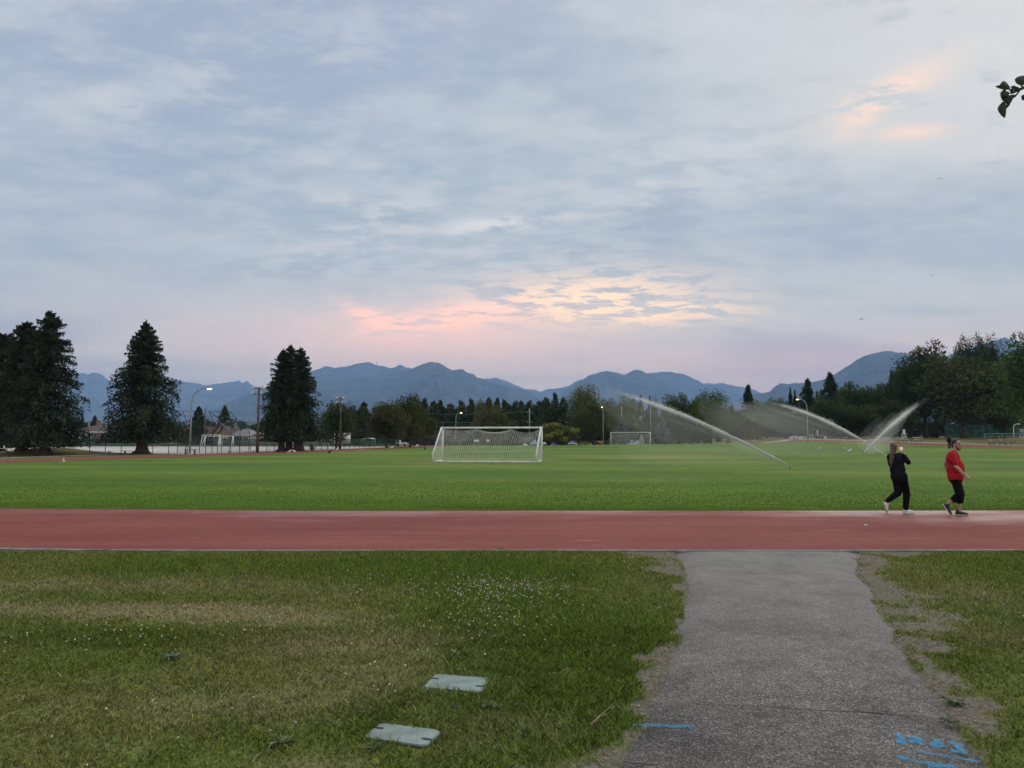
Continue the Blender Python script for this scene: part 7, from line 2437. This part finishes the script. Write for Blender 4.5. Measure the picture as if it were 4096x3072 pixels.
# ------------------------------------------------------------------ branch of the tree standing just outside the frame at the right
def near_tree():
    material('leaf_dark', (0.020, 0.030, 0.018), 0.6, 0.2, 30)
    material('twig_bark', (0.035, 0.026, 0.022), 0.9, 0.2, 30)
    material('haw_green', (0.040, 0.045, 0.030), 0.7, 0.25, 60)
    base = Vector((4.1, 2.3, 0.0))
    t = thing('hawthorn_tree', 'dark leafy twig with berries reaching in at top right', 'tree', base)
    D = 2.3

    def Q(px, py, dd=0.0):
        return P(px, py, D + dd) - base
    # trunk and limb, outside the view
    MB().tube([(0, 0, 0), (0.02, 0, 0.6), (-0.05, 0.02, 1.6), (0.05, 0, 2.6), (0.0, 0, 3.8)], [0.13, 0.10, 0.085, 0.06, 0.02], 9).build('trunk', 'bark', t, True)
    root = Q(4420, 250)
    MB().tube([(-0.02, 0.01, 2.2), root * 0.5 + Vector((0, 0, 1.5)), root, Q(4230, 290), Q(4096, 350), Q(4050, 372)], [0.04, 0.028, 0.014, 0.008, 0.005, 0.003], 8).build('limb', 'twig_bark', t, True)
    for a, m_, b in ((Q(4078, 362), Q(4062, 385), Q(4040, 400)), (Q(4055, 369), Q(4044, 366), Q(4038, 358)), (Q(4050, 372), Q(4045, 368), Q(4052, 352)), (Q(4052, 371), Q(4040, 373), Q(4030, 374)), (Q(4094, 352), Q(4088, 346), Q(4083, 345))):
        MB().tube([a, m_, b], [0.003, 0.0022, 0.0016], 6).build('twig', 'twig_bark', t, True)

    def leaf(outline, tipshift=0.0):
        n = len(outline)
        f = [Q(x, y, 0.0) for x, y in outline]
        c = sum(f, Vector()) / n
        k = [p + Vector((0, 0.0018, 0)) for p in f]
        cf, cb = c + Vector((0, -0.006, 0)), c + Vector((0, -0.004, 0))
        vs = f + k + [cf, cb]
        fs = []
        for i in range(n):
            j = (i + 1) % n
            fs += [(i, j, 2 * n), (n + j, n + i, 2 * n + 1), (i, n + i, n + j, j)]
        MB().add(vs, fs).build('leaf', 'leaf_dark', t)

    def z(pts):       # crop pixels (scale 4.607 from 3900,200) to photo pixels
        return [(3900 + x / 4.607, 200 + y / 4.607) for x, y in pts]
    leaf(z([(380, 662), (425, 668), (450, 650), (470, 625), (480, 605), (495, 600), (500, 580), (530, 570), (565, 585), (610, 630), (640, 670), (648, 730), (560, 728), (480, 715), (410, 690)]))
    leaf(z([(650, 680), (690, 655), (730, 655), (780, 675), (828, 700), (790, 735), (730, 752), (705, 715), (680, 690)]))
    leaf(z([(540, 945), (500, 960), (455, 1010), (420, 1070), (425, 1100), (435, 1130), (460, 1160), (480, 1195), (515, 1225), (553, 1252), (570, 1200), (577, 1110), (575, 1010)]))
    leaf(z([(735, 545), (765, 505), (800, 490), (850, 475), (905, 470), (960, 500), (950, 580), (905, 640), (875, 658), (810, 640), (760, 600)]))
    leaf(z([(760, 822), (690, 818), (640, 830), (615, 870), (640, 890), (655, 930), (600, 970), (575, 1020), (582, 1080), (620, 1045), (670, 960), (710, 880)]))
    bm_ = MB()
    for (x, y) in ((535, 765), (505, 800), (590, 800), (545, 830), (512, 850), (590, 850), (555, 870), (530, 900), (600, 900), (565, 930), (600, 960), (625, 915), (683, 738), (895, 860), (900, 890)):
        px_, py_ = z([(x, y)])[0]
        MB().ell(Q(px_, py_, 0.012 * math.sin(x)), (0.0062, 0.0062, 0.0070), 8, 6).build('berry', 'haw_green', t, True)
        p = Q(px_, py_, 0.012 * math.sin(x))
        bm_.tube([p + Vector((-0.005, 0, 0.002)), p + Vector((-0.0105, 0, 0.003))], [0.0014, 0.0004], 4)
        bm_.tube([p + Vector((-0.004, 0, -0.003)), p + Vector((-0.009, 0, -0.005))], [0.0014, 0.0004], 4)
    bm_.build('calyx', 'twig_bark', t)
    # crown out of view
    V, c, ctr = broad_cards(2.2, 2.6, 22, 70, 0.075, 77, base=0.0, tint=(0.03, 0.045, 0.02))
    V = V + np.array([0.55, 0.0, 1.9])
    # keep it clear of the view
    wx = V.mean(1)[:, 0] + base.x; wy = V.mean(1)[:, 1] + base.y
    k = wx > 0.80 * wy + 0.25
    o = link('crown', poly_mesh('crown', V[k], 4, c[k]), 'leaf', t); o.color = (1, 1, 1, 1)


near_tree()

# ------------------------------------------------------------------ people
material('skin', (0.43, 0.27, 0.19), 0.6, 0.08, 12)
material('skin_pale', (0.50, 0.34, 0.26), 0.6, 0.08, 12)
material('red_shirt', (0.42, 0.022, 0.032), 0.85, 0.14, 7, bump=0.8, bscale=11, spec=0.12)
material('black_cloth', (0.007, 0.0075, 0.010), 0.9, 0.25, 6, bump=0.5, bscale=9, spec=0.12)
material('navy_cloth', (0.008, 0.010, 0.017), 0.85, 0.3, 5, bump=0.6, bscale=8, spec=0.15)
material('hair_black', (0.018, 0.015, 0.014), 0.6, 0.2, 30)
material('hair_brown', (0.105, 0.062, 0.042), 0.55, 0.35, 18)
material('shoe_white', (0.70, 0.71, 0.72), 0.6, 0.08, 12)
material('shoe_black', (0.022, 0.018, 0.020), 0.6, 0.2, 12)
material('sole_tan', (0.42, 0.27, 0.15), 0.8, 0.2, 12)
material('sole_pale', (0.55, 0.50, 0.46), 0.8, 0.15, 12)
material('eye_dark', (0.01, 0.008, 0.008), 0.25, 0.0, 5)
material('screen_pink', (0.8, 0.5, 0.6), 0.3, 0.0, 5, emit=(1.0, 0.62, 0.78), estr=0.28)
material('screen_green', (0.2, 0.25, 0.05), 0.3, 0.3, 60, emit=(0.30, 0.34, 0.04), estr=0.35)


def flesh(name, mb, voxel, mat, parent, smooth_it=8, cut=None):
    """fuse overlapping solids into one continuous skin"""
    me0 = mb.mesh('tmp')
    o = bpy.data.objects.new('tmp', me0)
    COL.objects.link(o)
    rm = o.modifiers.new('r', 'REMESH'); rm.mode = 'VOXEL'; rm.voxel_size = voxel
    sm_ = o.modifiers.new('s', 'SMOOTH'); sm_.factor = 0.5; sm_.iterations = smooth_it
    dg = bpy.context.evaluated_depsgraph_get()
    me = bpy.data.meshes.new_from_object(o.evaluated_get(dg))
    bpy.data.objects.remove(o); bpy.data.meshes.remove(me0)
    if cut:
        bm = bmesh.new(); bm.from_mesh(me)
        for co, no in cut:
            r = bmesh.ops.bisect_plane(bm, geom=bm.verts[:] + bm.edges[:] + bm.faces[:], plane_co=co, plane_no=no, clear_outer=True)
            ed = [e for e in r['geom_cut'] if isinstance(e, bmesh.types.BMEdge)]
            try: bmesh.ops.contextual_create(bm, geom=ed)
            except Exception: pass
        bm.to_mesh(me); bm.free()
    me.name = name
    me.polygons.foreach_set('use_smooth', [True] * len(me.polygons))
    return link(name, me, mat, parent)


def shoe(parent, heel, toe, up, mat, sole_mat, w=0.048, name='shoe'):
    """heel, toe: ends of the sole; up: direction out of the sole"""
    heel, toe, up = Vector(heel), Vector(toe), Vector(up).normalized()
    f = (toe - heel); L_ = f.length; f.normalize()
    sd = f.cross(up).normalized()
    M = Matrix((f, sd, up)).transposed()

    def q(a, b, c): return heel + f * a + sd * b + up * c
    m = MB()
    m.ell(q(0.30 * L_, 0, 0.055), (0.27 * L_, w * 0.92, 0.055), 12, 8, M)
    m.ell(q(0.68 * L_, 0, 0.040), (0.31 * L_, w * 1.02, 0.040), 12, 8, M)
    m.caps(q(0.22 * L_, 0, 0.06), 0.046, q(0.24 * L_, 0, 0.11), 0.044, 10)
    m.caps(q(0.30 * L_, 0, 0.09), 0.036, q(0.62 * L_, 0, 0.05), 0.034, 10)
    o = flesh(name, m, 0.009, mat, parent, 4)
    ol = []
    for i in range(20):
        a = 2 * math.pi * i / 20
        x = 0.5 * L_ + 0.5 * L_ * math.cos(a)
        wd = w * (0.86 + 0.22 * math.sin(math.pi * min(1, max(0, x / L_ - 0.25)) )) * abs(math.sin(a)) ** 0.7 * (1 if math.sin(a) > 0 else -1)
        ol.append((x, wd))
    v0 = [q(x, y, 0.0) for x, y in ol]; v1 = [q(x, y, 0.026) for x, y in ol]
    MB().add(v0 + v1, [tuple(range(20)), tuple(range(39, 19, -1))] + [(i, 20 + i, 20 + (i + 1) % 20, (i + 1) % 20) for i in range(20)]).build('sole', sole_mat, o)
    return o


def hand(m, wrist, d, palm_n, side, L_=0.18, curl=0.6):
    """palm and five fingers added to a solid list: d along the hand, palm_n out of the palm, side towards the thumb"""
    wrist, d, n, s = Vector(wrist), Vector(d).normalized(), Vector(palm_n).normalized(), Vector(side).normalized()
    kn = wrist + d * L_ * 0.48
    m.caps(wrist, 0.027, kn, 0.030, 10)
    for k in (-0.026, -0.009, 0.009, 0.026):
        m.caps(wrist + d * L_ * 0.12 + s * k * 0.7, 0.016, kn + s * k, 0.015, 8)
    for k, fl in ((-0.030, 0.70), (-0.010, 0.90), (0.011, 1.0), (0.031, 0.92)):
        p = kn + s * k
        l1 = 0.042 * fl; l2 = 0.032 * fl; l3 = 0.024 * fl
        dirs_ = []
        for a in (curl * 0.9, curl * 2.2, curl * 3.2):
            dirs_.append(d * math.cos(a) + n * math.sin(a))
        for l_, dd, r_ in zip((l1, l2, l3), dirs_, (0.0100, 0.0092, 0.0085)):
            e = p + dd * l_
            m.caps(p, r_, e, r_ * 0.92, 8)
            p = e
    b = wrist + d * L_ * 0.16 + s * 0.022
    e1_ = b + (d * 0.6 + s * 0.6 + n * 0.45).normalized() * 0.045
    e2_ = e1_ + (d * 0.75 - s * 0.15 + n * 0.6).normalized() * 0.032
    m.caps(b, 0.014, e1_, 0.011, 8); m.caps(e1_, 0.011, e2_, 0.0095, 8)


def head_frame(c, yaw, pitch=0.0, roll=0.0):
    """local axes of a head: x forward, y to its left, z up"""
    return Matrix.Rotation(yaw, 3, 'Z') @ Matrix.Rotation(-pitch, 3, 'Y') @ Matrix.Rotation(roll, 3, 'X')


def add_head(m, c, R, s=1.0):
    c = Vector(c)

    def q(x, y, z): return c + R @ (Vector((x, y, z)) * s)
    m.ell(q(-0.012, 0, 0.025), (0.098 * s, 0.078 * s, 0.098 * s), 14, 10, R)
    m.ell(q(0.022, 0, -0.020), (0.070 * s, 0.062 * s, 0.092 * s), 12, 9, R)
    m.ell(q(0.042, 0, -0.082), (0.042 * s, 0.046 * s, 0.036 * s), 10, 8, R)          # jaw and chin
    m.caps(q(0.080, 0, 0.018), 0.011 * s, q(0.107, 0, -0.022), 0.015 * s, 8)           # nose
    m.caps(q(0.074, 0.042, 0.030), 0.012 * s, q(0.086, 0.008, 0.030), 0.011 * s, 8)    # brow
    m.caps(q(0.074, -0.042, 0.030), 0.012 * s, q(0.086, -0.008, 0.030), 0.011 * s, 8)
    m.caps(q(0.076, 0.014, -0.055), 0.010 * s, q(0.076, -0.014, -0.055), 0.010 * s, 8)  # mouth
    for sd in (-1, 1):
        m.ell(q(-0.012, sd * 0.079, -0.005), (0.020 * s, 0.012 * s, 0.032 * s), 8, 6, R)   # ears
    return q


def man():
    d = 16.35
    o = Vector(((3812 - 2048) / FPX * d, d, 0.012))
    t = thing('person', 'bearded person in red T-shirt and black capri trousers walking right', 'person', o, -math.radians(30))
    t.scale = (0.88, 1, 1)
    # 1 pixel of the photograph is about 5.76 mm here; x right, y away, z up
    yaw = math.radians(-38)
    hc = Vector((0.045, 0.0, 1.615))
    R = head_frame(hc, yaw, -0.02)
    m = MB()
    q = add_head(m, hc, R, 1.08)
    m.caps((-0.02, 0, 1.42), 0.066, (0.015, 0, 1.54), 0.060, 12)
    # torso, heavy belly
    m.ell((-0.045, 0, 1.30), (0.135, 0.195, 0.165), 14, 10)
    m.ell((0.0, 0, 1.08), (0.170, 0.185, 0.20), 14, 10)
    m.ell((-0.01, 0, 0.90), (0.155, 0.180, 0.14), 14, 10)
    for sd in (-1, 1):
        m.caps((-0.04, sd * 0.05, 1.42), 0.07, (-0.055, sd * 0.18, 1.385), 0.07, 10)
    # near arm, swinging forward, and far arm behind
    m.caps((-0.055, -0.205, 1.375), 0.058, (-0.005, -0.265, 1.135), 0.045, 12)
    m.caps((-0.005, -0.265, 1.135), 0.046, (0.195, -0.255, 0.925), 0.030, 12)
    hand(m, (0.195, -0.255, 0.925), (0.72, 0.0, -0.70), (-0.4, 0.85, -0.4), (0.55, 0.35, 0.75), 0.17, 0.55)
    m.caps((-0.055, 0.205, 1.375), 0.058, (-0.225, 0.25, 1.175), 0.045, 12)
    m.caps((-0.225, 0.25, 1.175), 0.045, (-0.17, 0.26, 0.95), 0.030, 12)
    hand(m, (-0.17, 0.26, 0.95), (0.25, 0.0, -0.95), (0.3, -0.9, 0.1), (0.9, 0.2, 0.2), 0.17, 0.5)
    # legs: far leg forward and straight, near leg pushing off
    m.caps((-0.01, 0.085, 0.86), 0.092, (0.085, 0.085, 0.48), 0.064, 12)
    m.caps((0.085, 0.085, 0.48), 0.062, (0.055, 0.085, 0.33), 0.060, 12)
    m.caps((0.055, 0.085, 0.33), 0.060, (0.035, 0.085, 0.10), 0.038, 12)
    m.caps((-0.02, -0.085, 0.86), 0.092, (0.045, -0.085, 0.47), 0.064, 12)
    m.caps((0.045, -0.085, 0.47), 0.060, (-0.07, -0.085, 0.385), 0.060, 12)
    m.caps((-0.07, -0.085, 0.385), 0.060, (-0.225, -0.085, 0.265), 0.038, 12)
    m.caps((0.035, 0.085, 0.09), 0.038, (0.15, 0.085, 0.045), 0.03, 10)
    m.caps((-0.225, -0.085, 0.25), 0.036, (-0.18, -0.085, 0.10), 0.03, 10)
    flesh('body', m, 0.0075, 'skin', t, 5)
    # shirt
    s = MB()
    s.ell((-0.050, 0, 1.30), (0.160, 0.218, 0.185), 16, 10)
    s.ell((0.000, 0, 1.08), (0.205, 0.212, 0.24), 16, 10)
    s.ell((-0.010, 0, 0.90), (0.190, 0.208, 0.20), 16, 10)
    s.caps((-0.045, -0.05, 1.425), 0.078, (-0.062, -0.19, 1.390), 0.082, 12)
    s.caps((-0.045, 0.05, 1.425), 0.078, (-0.062, 0.19, 1.390), 0.082, 12)
    s.caps((-0.058, -0.205, 1.380), 0.080, (-0.012, -0.262, 1.215), 0.073, 12)
    s.caps((-0.058, 0.205, 1.380), 0.080, (-0.150, 0.240, 1.255), 0.073, 12)
    flesh('shirt', s, 0.010, 'red_shirt', t, 4, [((0, 0, 0.775), (0, 0, -1))])
    # capri trousers
    s = MB()
    s.ell((-0.01, 0, 0.84), (0.172, 0.195, 0.13), 14, 10)
    s.caps((-0.005, 0.088, 0.82), 0.112, (0.095, 0.088, 0.50), 0.090, 12)
    s.caps((0.095, 0.088, 0.50), 0.090, (0.050, 0.088, 0.24), 0.080, 12)
    s.caps((-0.015, -0.088, 0.82), 0.112, (0.055, -0.088, 0.485), 0.092, 12)
    s.caps((0.055, -0.088, 0.485), 0.088, (-0.105, -0.088, 0.355), 0.074, 12)
    tr = flesh('trousers', s, 0.010, 'black_cloth', t, 4)
    bm = bmesh.new(); bm.from_mesh(tr.data)
    dele = [v for v in bm.verts if (v.co.y > 0 and v.co.z < 0.275) or (v.co.y < 0 and (v.co.x + 0.105) * 0.78 + (v.co.z - 0.355) * 0.63 < -0.02 and v.co.z < 0.45)]
    bmesh.ops.delete(bm, geom=dele, context='VERTS'); bm.to_mesh(tr.data); bm.free()
    shoe(t, (-0.065, 0.085, 0.005), (0.245, 0.085, 0.005), (0, 0, 1), 'shoe_black', 'sole_pale', 0.050)
    shoe(t, (-0.335, -0.085, 0.255), (-0.165, -0.085, 0.005), (0.83, 0, 0.56), 'shoe_black', 'sole_pale', 0.050)
    # hair swept back, tail, beard, brows, eyes
    h = MB()
    h.ell(q(-0.026, 0, 0.040), (0.110, 0.094, 0.105), 14, 10, R)
    h.ell(q(-0.075, 0, -0.015), (0.052, 0.072, 0.085), 12, 8, R)
    hr = flesh('hair', h, 0.008, 'hair_black', t, 4)
    bm = bmesh.new(); bm.from_mesh(hr.data)
    Ri = R.inverted()
    dele = []
    for v in bm.verts:
        l_ = Ri @ (v.co - hc)
        if (l_.x > 0.050 and l_.z < 0.098) or (l_.x > 0.018 and l_.z < 0.045) or (l_.x > -0.035 and l_.z < -0.02):
            dele.append(v)
    bmesh.ops.delete(bm, geom=dele, context='VERTS'); bm.to_mesh(hr.data); bm.free()
    b = MB()
    b.caps(q(0.040, 0.050, -0.070), 0.018, q(0.074, 0.020, -0.092), 0.020, 8)
    b.caps(q(0.040, -0.050, -0.070), 0.018, q(0.074, -0.020, -0.092), 0.020, 8)
    b.ell(q(0.072, 0, -0.098), (0.028, 0.036, 0.024), 10, 7, R)
    b.caps(q(0.084, 0.026, -0.045), 0.009, q(0.091, 0, -0.040), 0.0095, 8)
    b.caps(q(0.084, -0.026, -0.045), 0.009, q(0.091, 0, -0.040), 0.0095, 8)
    b.caps(q(0.030, 0.066, -0.02), 0.010, q(0.042, 0.052, -0.07), 0.014, 8)
    b.caps(q(0.030, -0.066, -0.02), 0.010, q(0.042, -0.052, -0.07), 0.014, 8)
    flesh('beard', b, 0.006, 'hair_black', t, 3)
    for sd in (-1, 1):
        MB().caps(q(0.078, sd * 0.046, 0.040), 0.0065, q(0.093, sd * 0.012, 0.040), 0.006, 8).build('eyebrow', 'hair_black', t, True)
        MB().ell(q(0.079, sd * 0.031, 0.012), (0.012, 0.014, 0.009), 8, 6, R).build('eye', 'eye_dark', t, True)


man()


def woman():
    d = 16.85
    o = Vector(((3592 - 2048) / FPX * d, d, 0.012))
    t = thing('person', 'person in black with long brown ponytail filming with raised phone', 'person', o, -math.radians(28))
    t.scale = (0.88, 1, 1)
    # back to the camera; x right, y away; she walks right and looks away to the upper right
    yaw = math.radians(78)
    hc = Vector((-0.135, 0.02, 1.545))
    R = head_frame(hc, yaw)
    m = MB()
    q = add_head(m, hc, R, 0.98)
    m.caps((-0.115, 0.0, 1.37), 0.050, (-0.125, 0.01, 1.47), 0.048, 12)
    m.ell((-0.085, 0, 1.24), (0.175, 0.115, 0.17), 14, 10)
    m.ell((-0.065, 0, 1.03), (0.165, 0.115, 0.18), 14, 10)
    m.ell((-0.03, 0, 0.86), (0.185, 0.135, 0.13), 14, 10)
    # right arm: elbow out to the right, hand up at the phone
    m.caps((0.07, 0.0, 1.335), 0.055, (0.205, 0.09, 1.190), 0.042, 12)
    m.caps((0.205, 0.09, 1.190), 0.040, (0.105, 0.22, 1.385), 0.027, 12)
    hand(m, (0.105, 0.22, 1.385), (-0.22, 0.18, 0.95), (-0.75, 0.45, -0.1), (-0.2, -0.85, 0.35), 0.165, 0.42)
    # left arm: in front of the chest
    m.caps((-0.245, 0.0, 1.325), 0.055, (-0.225, 0.13, 1.130), 0.042, 12)
    m.caps((-0.225, 0.13, 1.130), 0.040, (-0.035, 0.235, 1.370), 0.027, 12)
    hand(m, (-0.035, 0.235, 1.370), (0.25, 0.1, 0.95), (0.75, 0.3, -0.2), (0.2, -0.85, 0.35), 0.165, 0.42)
    # legs
    m.caps((0.055, 0.02, 0.84), 0.090, (0.125, 0.05, 0.47), 0.062, 12)
    m.caps((0.125, 0.05, 0.47), 0.060, (0.095, 0.05, 0.10), 0.038, 12)
    m.caps((-0.10, 0.0, 0.84), 0.090, (-0.075, 0.0, 0.48), 0.062, 12)
    m.caps((-0.075, 0.0, 0.48), 0.058, (-0.345, 0.0, 0.265), 0.038, 12)
    m.caps((0.095, 0.05, 0.09), 0.036, (0.20, 0.05, 0.045), 0.03, 10)
    m.caps((-0.345, 0.0, 0.25), 0.034, (-0.375, 0.0, 0.11), 0.03, 10)
    flesh('body', m, 0.0075, 'skin_pale', t, 5)
    s = MB()
    s.ell((-0.090, 0, 1.235), (0.205, 0.140, 0.185), 16, 10)
    s.ell((-0.065, 0, 1.03), (0.192, 0.138, 0.21), 16, 10)
    s.ell((-0.040, 0, 0.87), (0.212, 0.155, 0.15), 16, 10)
    s.caps((-0.02, 0, 1.365), 0.062, (0.07, 0.0, 1.335), 0.072, 12)
    s.caps((-0.18, 0, 1.365), 0.062, (-0.245, 0.0, 1.325), 0.072, 12)
    s.caps((0.07, 0.0, 1.335), 0.074, (0.200, 0.09, 1.195), 0.062, 12)
    s.caps((0.200, 0.09, 1.195), 0.060, (0.128, 0.192, 1.340), 0.043, 12)
    s.caps((-0.245, 0.0, 1.325), 0.074, (-0.225, 0.13, 1.135), 0.062, 12)
    s.caps((-0.225, 0.13, 1.135), 0.060, (-0.075, 0.21, 1.320), 0.043, 12)
    flesh('jacket', s, 0.010, 'navy_cloth', t, 4, [((0, 0, 0.775), (0, 0, -1))])
    s = MB()
    s.ell((-0.03, 0, 0.82), (0.205, 0.150, 0.14), 14, 10)
    s.caps((0.055, 0.02, 0.82), 0.112, (0.125, 0.05, 0.47), 0.092, 12)
    s.caps((0.125, 0.05, 0.47), 0.090, (0.095, 0.05, 0.13), 0.070, 12)
    s.caps((-0.10, 0.0, 0.82), 0.112, (-0.075, 0.0, 0.485), 0.090, 12)
    s.caps((-0.075, 0.0, 0.485), 0.086, (-0.330, 0.0, 0.285), 0.062, 12)
    flesh('trousers', s, 0.010, 'black_cloth', t, 4)
    shoe(t, (0.010, 0.05, 0.005), (0.290, 0.05, 0.005), (0, 0, 1), 'shoe_white', 'shoe_white', 0.048)
    shoe(t, (-0.455, 0.0, 0.250), (-0.375, 0.0, 0.004), (0.93, 0, 0.30), 'shoe_white', 'sole_tan', 0.048)
    # hair: cap over the head and the long tail down the back
    h = MB()
    h.ell(q(-0.022, 0, 0.030), (0.102, 0.090, 0.100), 14, 10, R)
    h.ell(q(-0.040, 0, -0.040), (0.080, 0.082, 0.085), 14, 10, R)
    h.caps(q(-0.105, 0.004, 0.020), 0.046, q(-0.120, 0.012, -0.10), 0.055, 12)
    h.caps(q(-0.120, 0.012, -0.10), 0.056, q(-0.135, 0.030, -0.24), 0.060, 12)
    h.caps(q(-0.135, 0.030, -0.24), 0.058, q(-0.155, 0.048, -0.37), 0.046, 12)
    h.caps(q(-0.155, 0.048, -0.37), 0.044, q(-0.160, 0.052, -0.455), 0.024, 12)
    flesh('hair', h, 0.008, 'hair_brown', t, 5)
    band = MB()
    band.tube([q(-0.118 + 0.004 * math.cos(a), 0.006 + 0.052 * math.cos(a), 0.022 + 0.040 * math.sin(a)) for a in np.linspace(0, 2 * math.pi, 17)], 0.007, 6, False).build('hair_tie', 'hair_black', t, True)
    # phone held up in both hands
    cz_, sz_ = math.cos(math.radians(28)), math.sin(math.radians(28))
    ph = Vector((o.x + 0.040 * cz_ * 0.88 + 0.20 * sz_, o.y - 0.040 * sz_ + 0.20 * cz_, 1.510))
    p = thing('smartphone', 'phone with bright pink screen held up by the person in black', 'phone', ph, -math.radians(28))
    rot = Matrix.Rotation(0.0, 3, 'Z')
    MB().box((0, 0, 0), (0.088, 0.010, 0.150)).build('case', 'black_plastic', p)
    MB().box((0, -0.0062, 0.022), (0.076, 0.002, 0.082)).build('screen', 'screen_pink', p)
    MB().box((0, -0.0062, -0.044), (0.076, 0.002, 0.046)).build('screen', 'screen_green', p)


woman()


def walker():
    d = 97.5
    x = (3791 - 2048) / FPX * d
    t = thing('person', 'far person in black hood on the far track behind the red shirt', 'person', (x, d, h1(x, d) + 0.014))
    m = MB()
    R = head_frame(Vector((0, 0, 1.56)), math.radians(100))
    add_head(m, (0, 0, 1.58), R, 1.0)
    m.caps((0, 0, 1.38), 0.06, (0, 0, 1.48), 0.055)
    m.ell((0, 0, 1.22), (0.19, 0.13, 0.20)); m.ell((0, 0, 0.98), (0.17, 0.13, 0.2))
    for sd in (-1, 1):
        m.caps((sd * 0.09, 0, 0.86), 0.09, (sd * 0.10, -0.05 * sd, 0.48), 0.065)
        m.caps((sd * 0.10, -0.05 * sd, 0.48), 0.06, (sd * 0.10, 0.08 * sd, 0.07), 0.04)
        m.caps((sd * 0.20, 0, 1.34), 0.06, (sd * 0.28, 0.02, 1.08), 0.045)
        m.caps((sd * 0.28, 0.02, 1.08), 0.043, (sd * 0.24, -0.10, 0.86), 0.032)
        hand(m, (sd * 0.24, -0.10, 0.86), (0, -0.3, -0.9), (-sd, 0, 0), (0, -0.9, 0.3), 0.17, 0.4)
    flesh('body', m, 0.012, 'skin', t, 4)
    s = MB()
    s.ell((0, 0, 1.22), (0.23, 0.16, 0.22)); s.ell((0, 0, 0.96), (0.21, 0.16, 0.24)); s.ell((0, 0.02, 1.56), (0.125, 0.135, 0.155)); s.caps((0, 0, 1.38), 0.1, (0, 0, 1.48), 0.1)
    for sd in (-1, 1):
        s.caps((sd * 0.20, 0, 1.34), 0.08, (sd * 0.28, 0.02, 1.08), 0.065)
        s.caps((sd * 0.28, 0.02, 1.08), 0.063, (sd * 0.245, -0.09, 0.89), 0.048)
    flesh('hooded_jacket', s, 0.014, 'black_cloth', t, 4)
    s = MB()
    for sd in (-1, 1):
        s.caps((sd * 0.09, 0, 0.84), 0.11, (sd * 0.10, -0.05 * sd, 0.48), 0.085)
        s.caps((sd * 0.10, -0.05 * sd, 0.48), 0.08, (sd * 0.10, 0.08 * sd, 0.10), 0.06)
    flesh('trousers', s, 0.014, 'black_cloth', t, 4)
    for sd in (-1, 1):
        shoe(t, (sd * 0.10, 0.08 * sd - 0.06, 0.0), (sd * 0.10, 0.08 * sd + 0.20, 0.0), (0, 0, 1), 'shoe_black', 'sole_pale', 0.048)


walker()

# ------------------------------------------------------------------ the air: one even, pale haze round everything
def haze():
    m = bpy.data.materials.new('haze_air'); m.use_nodes = True
    nt = m.node_tree; nt.nodes.clear()
    v = nt.nodes.new('ShaderNodeVolumePrincipled')
    v.inputs['Color'].default_value = HAZE_COLOR
    v.inputs['Density'].default_value = HAZE_DENSITY
    v.inputs['Anisotropy'].default_value = 0.0
    o = nt.nodes.new('ShaderNodeOutputMaterial')
    nt.links.new(v.outputs[0], o.inputs['Volume'])
    bx = MB().box((0, 6850, 593), (30000, 15400, 1194))
    h = bx.build('haze', m)
    tag(h, 'blue evening haze lying over the whole valley', 'haze', kind='stuff')


haze()
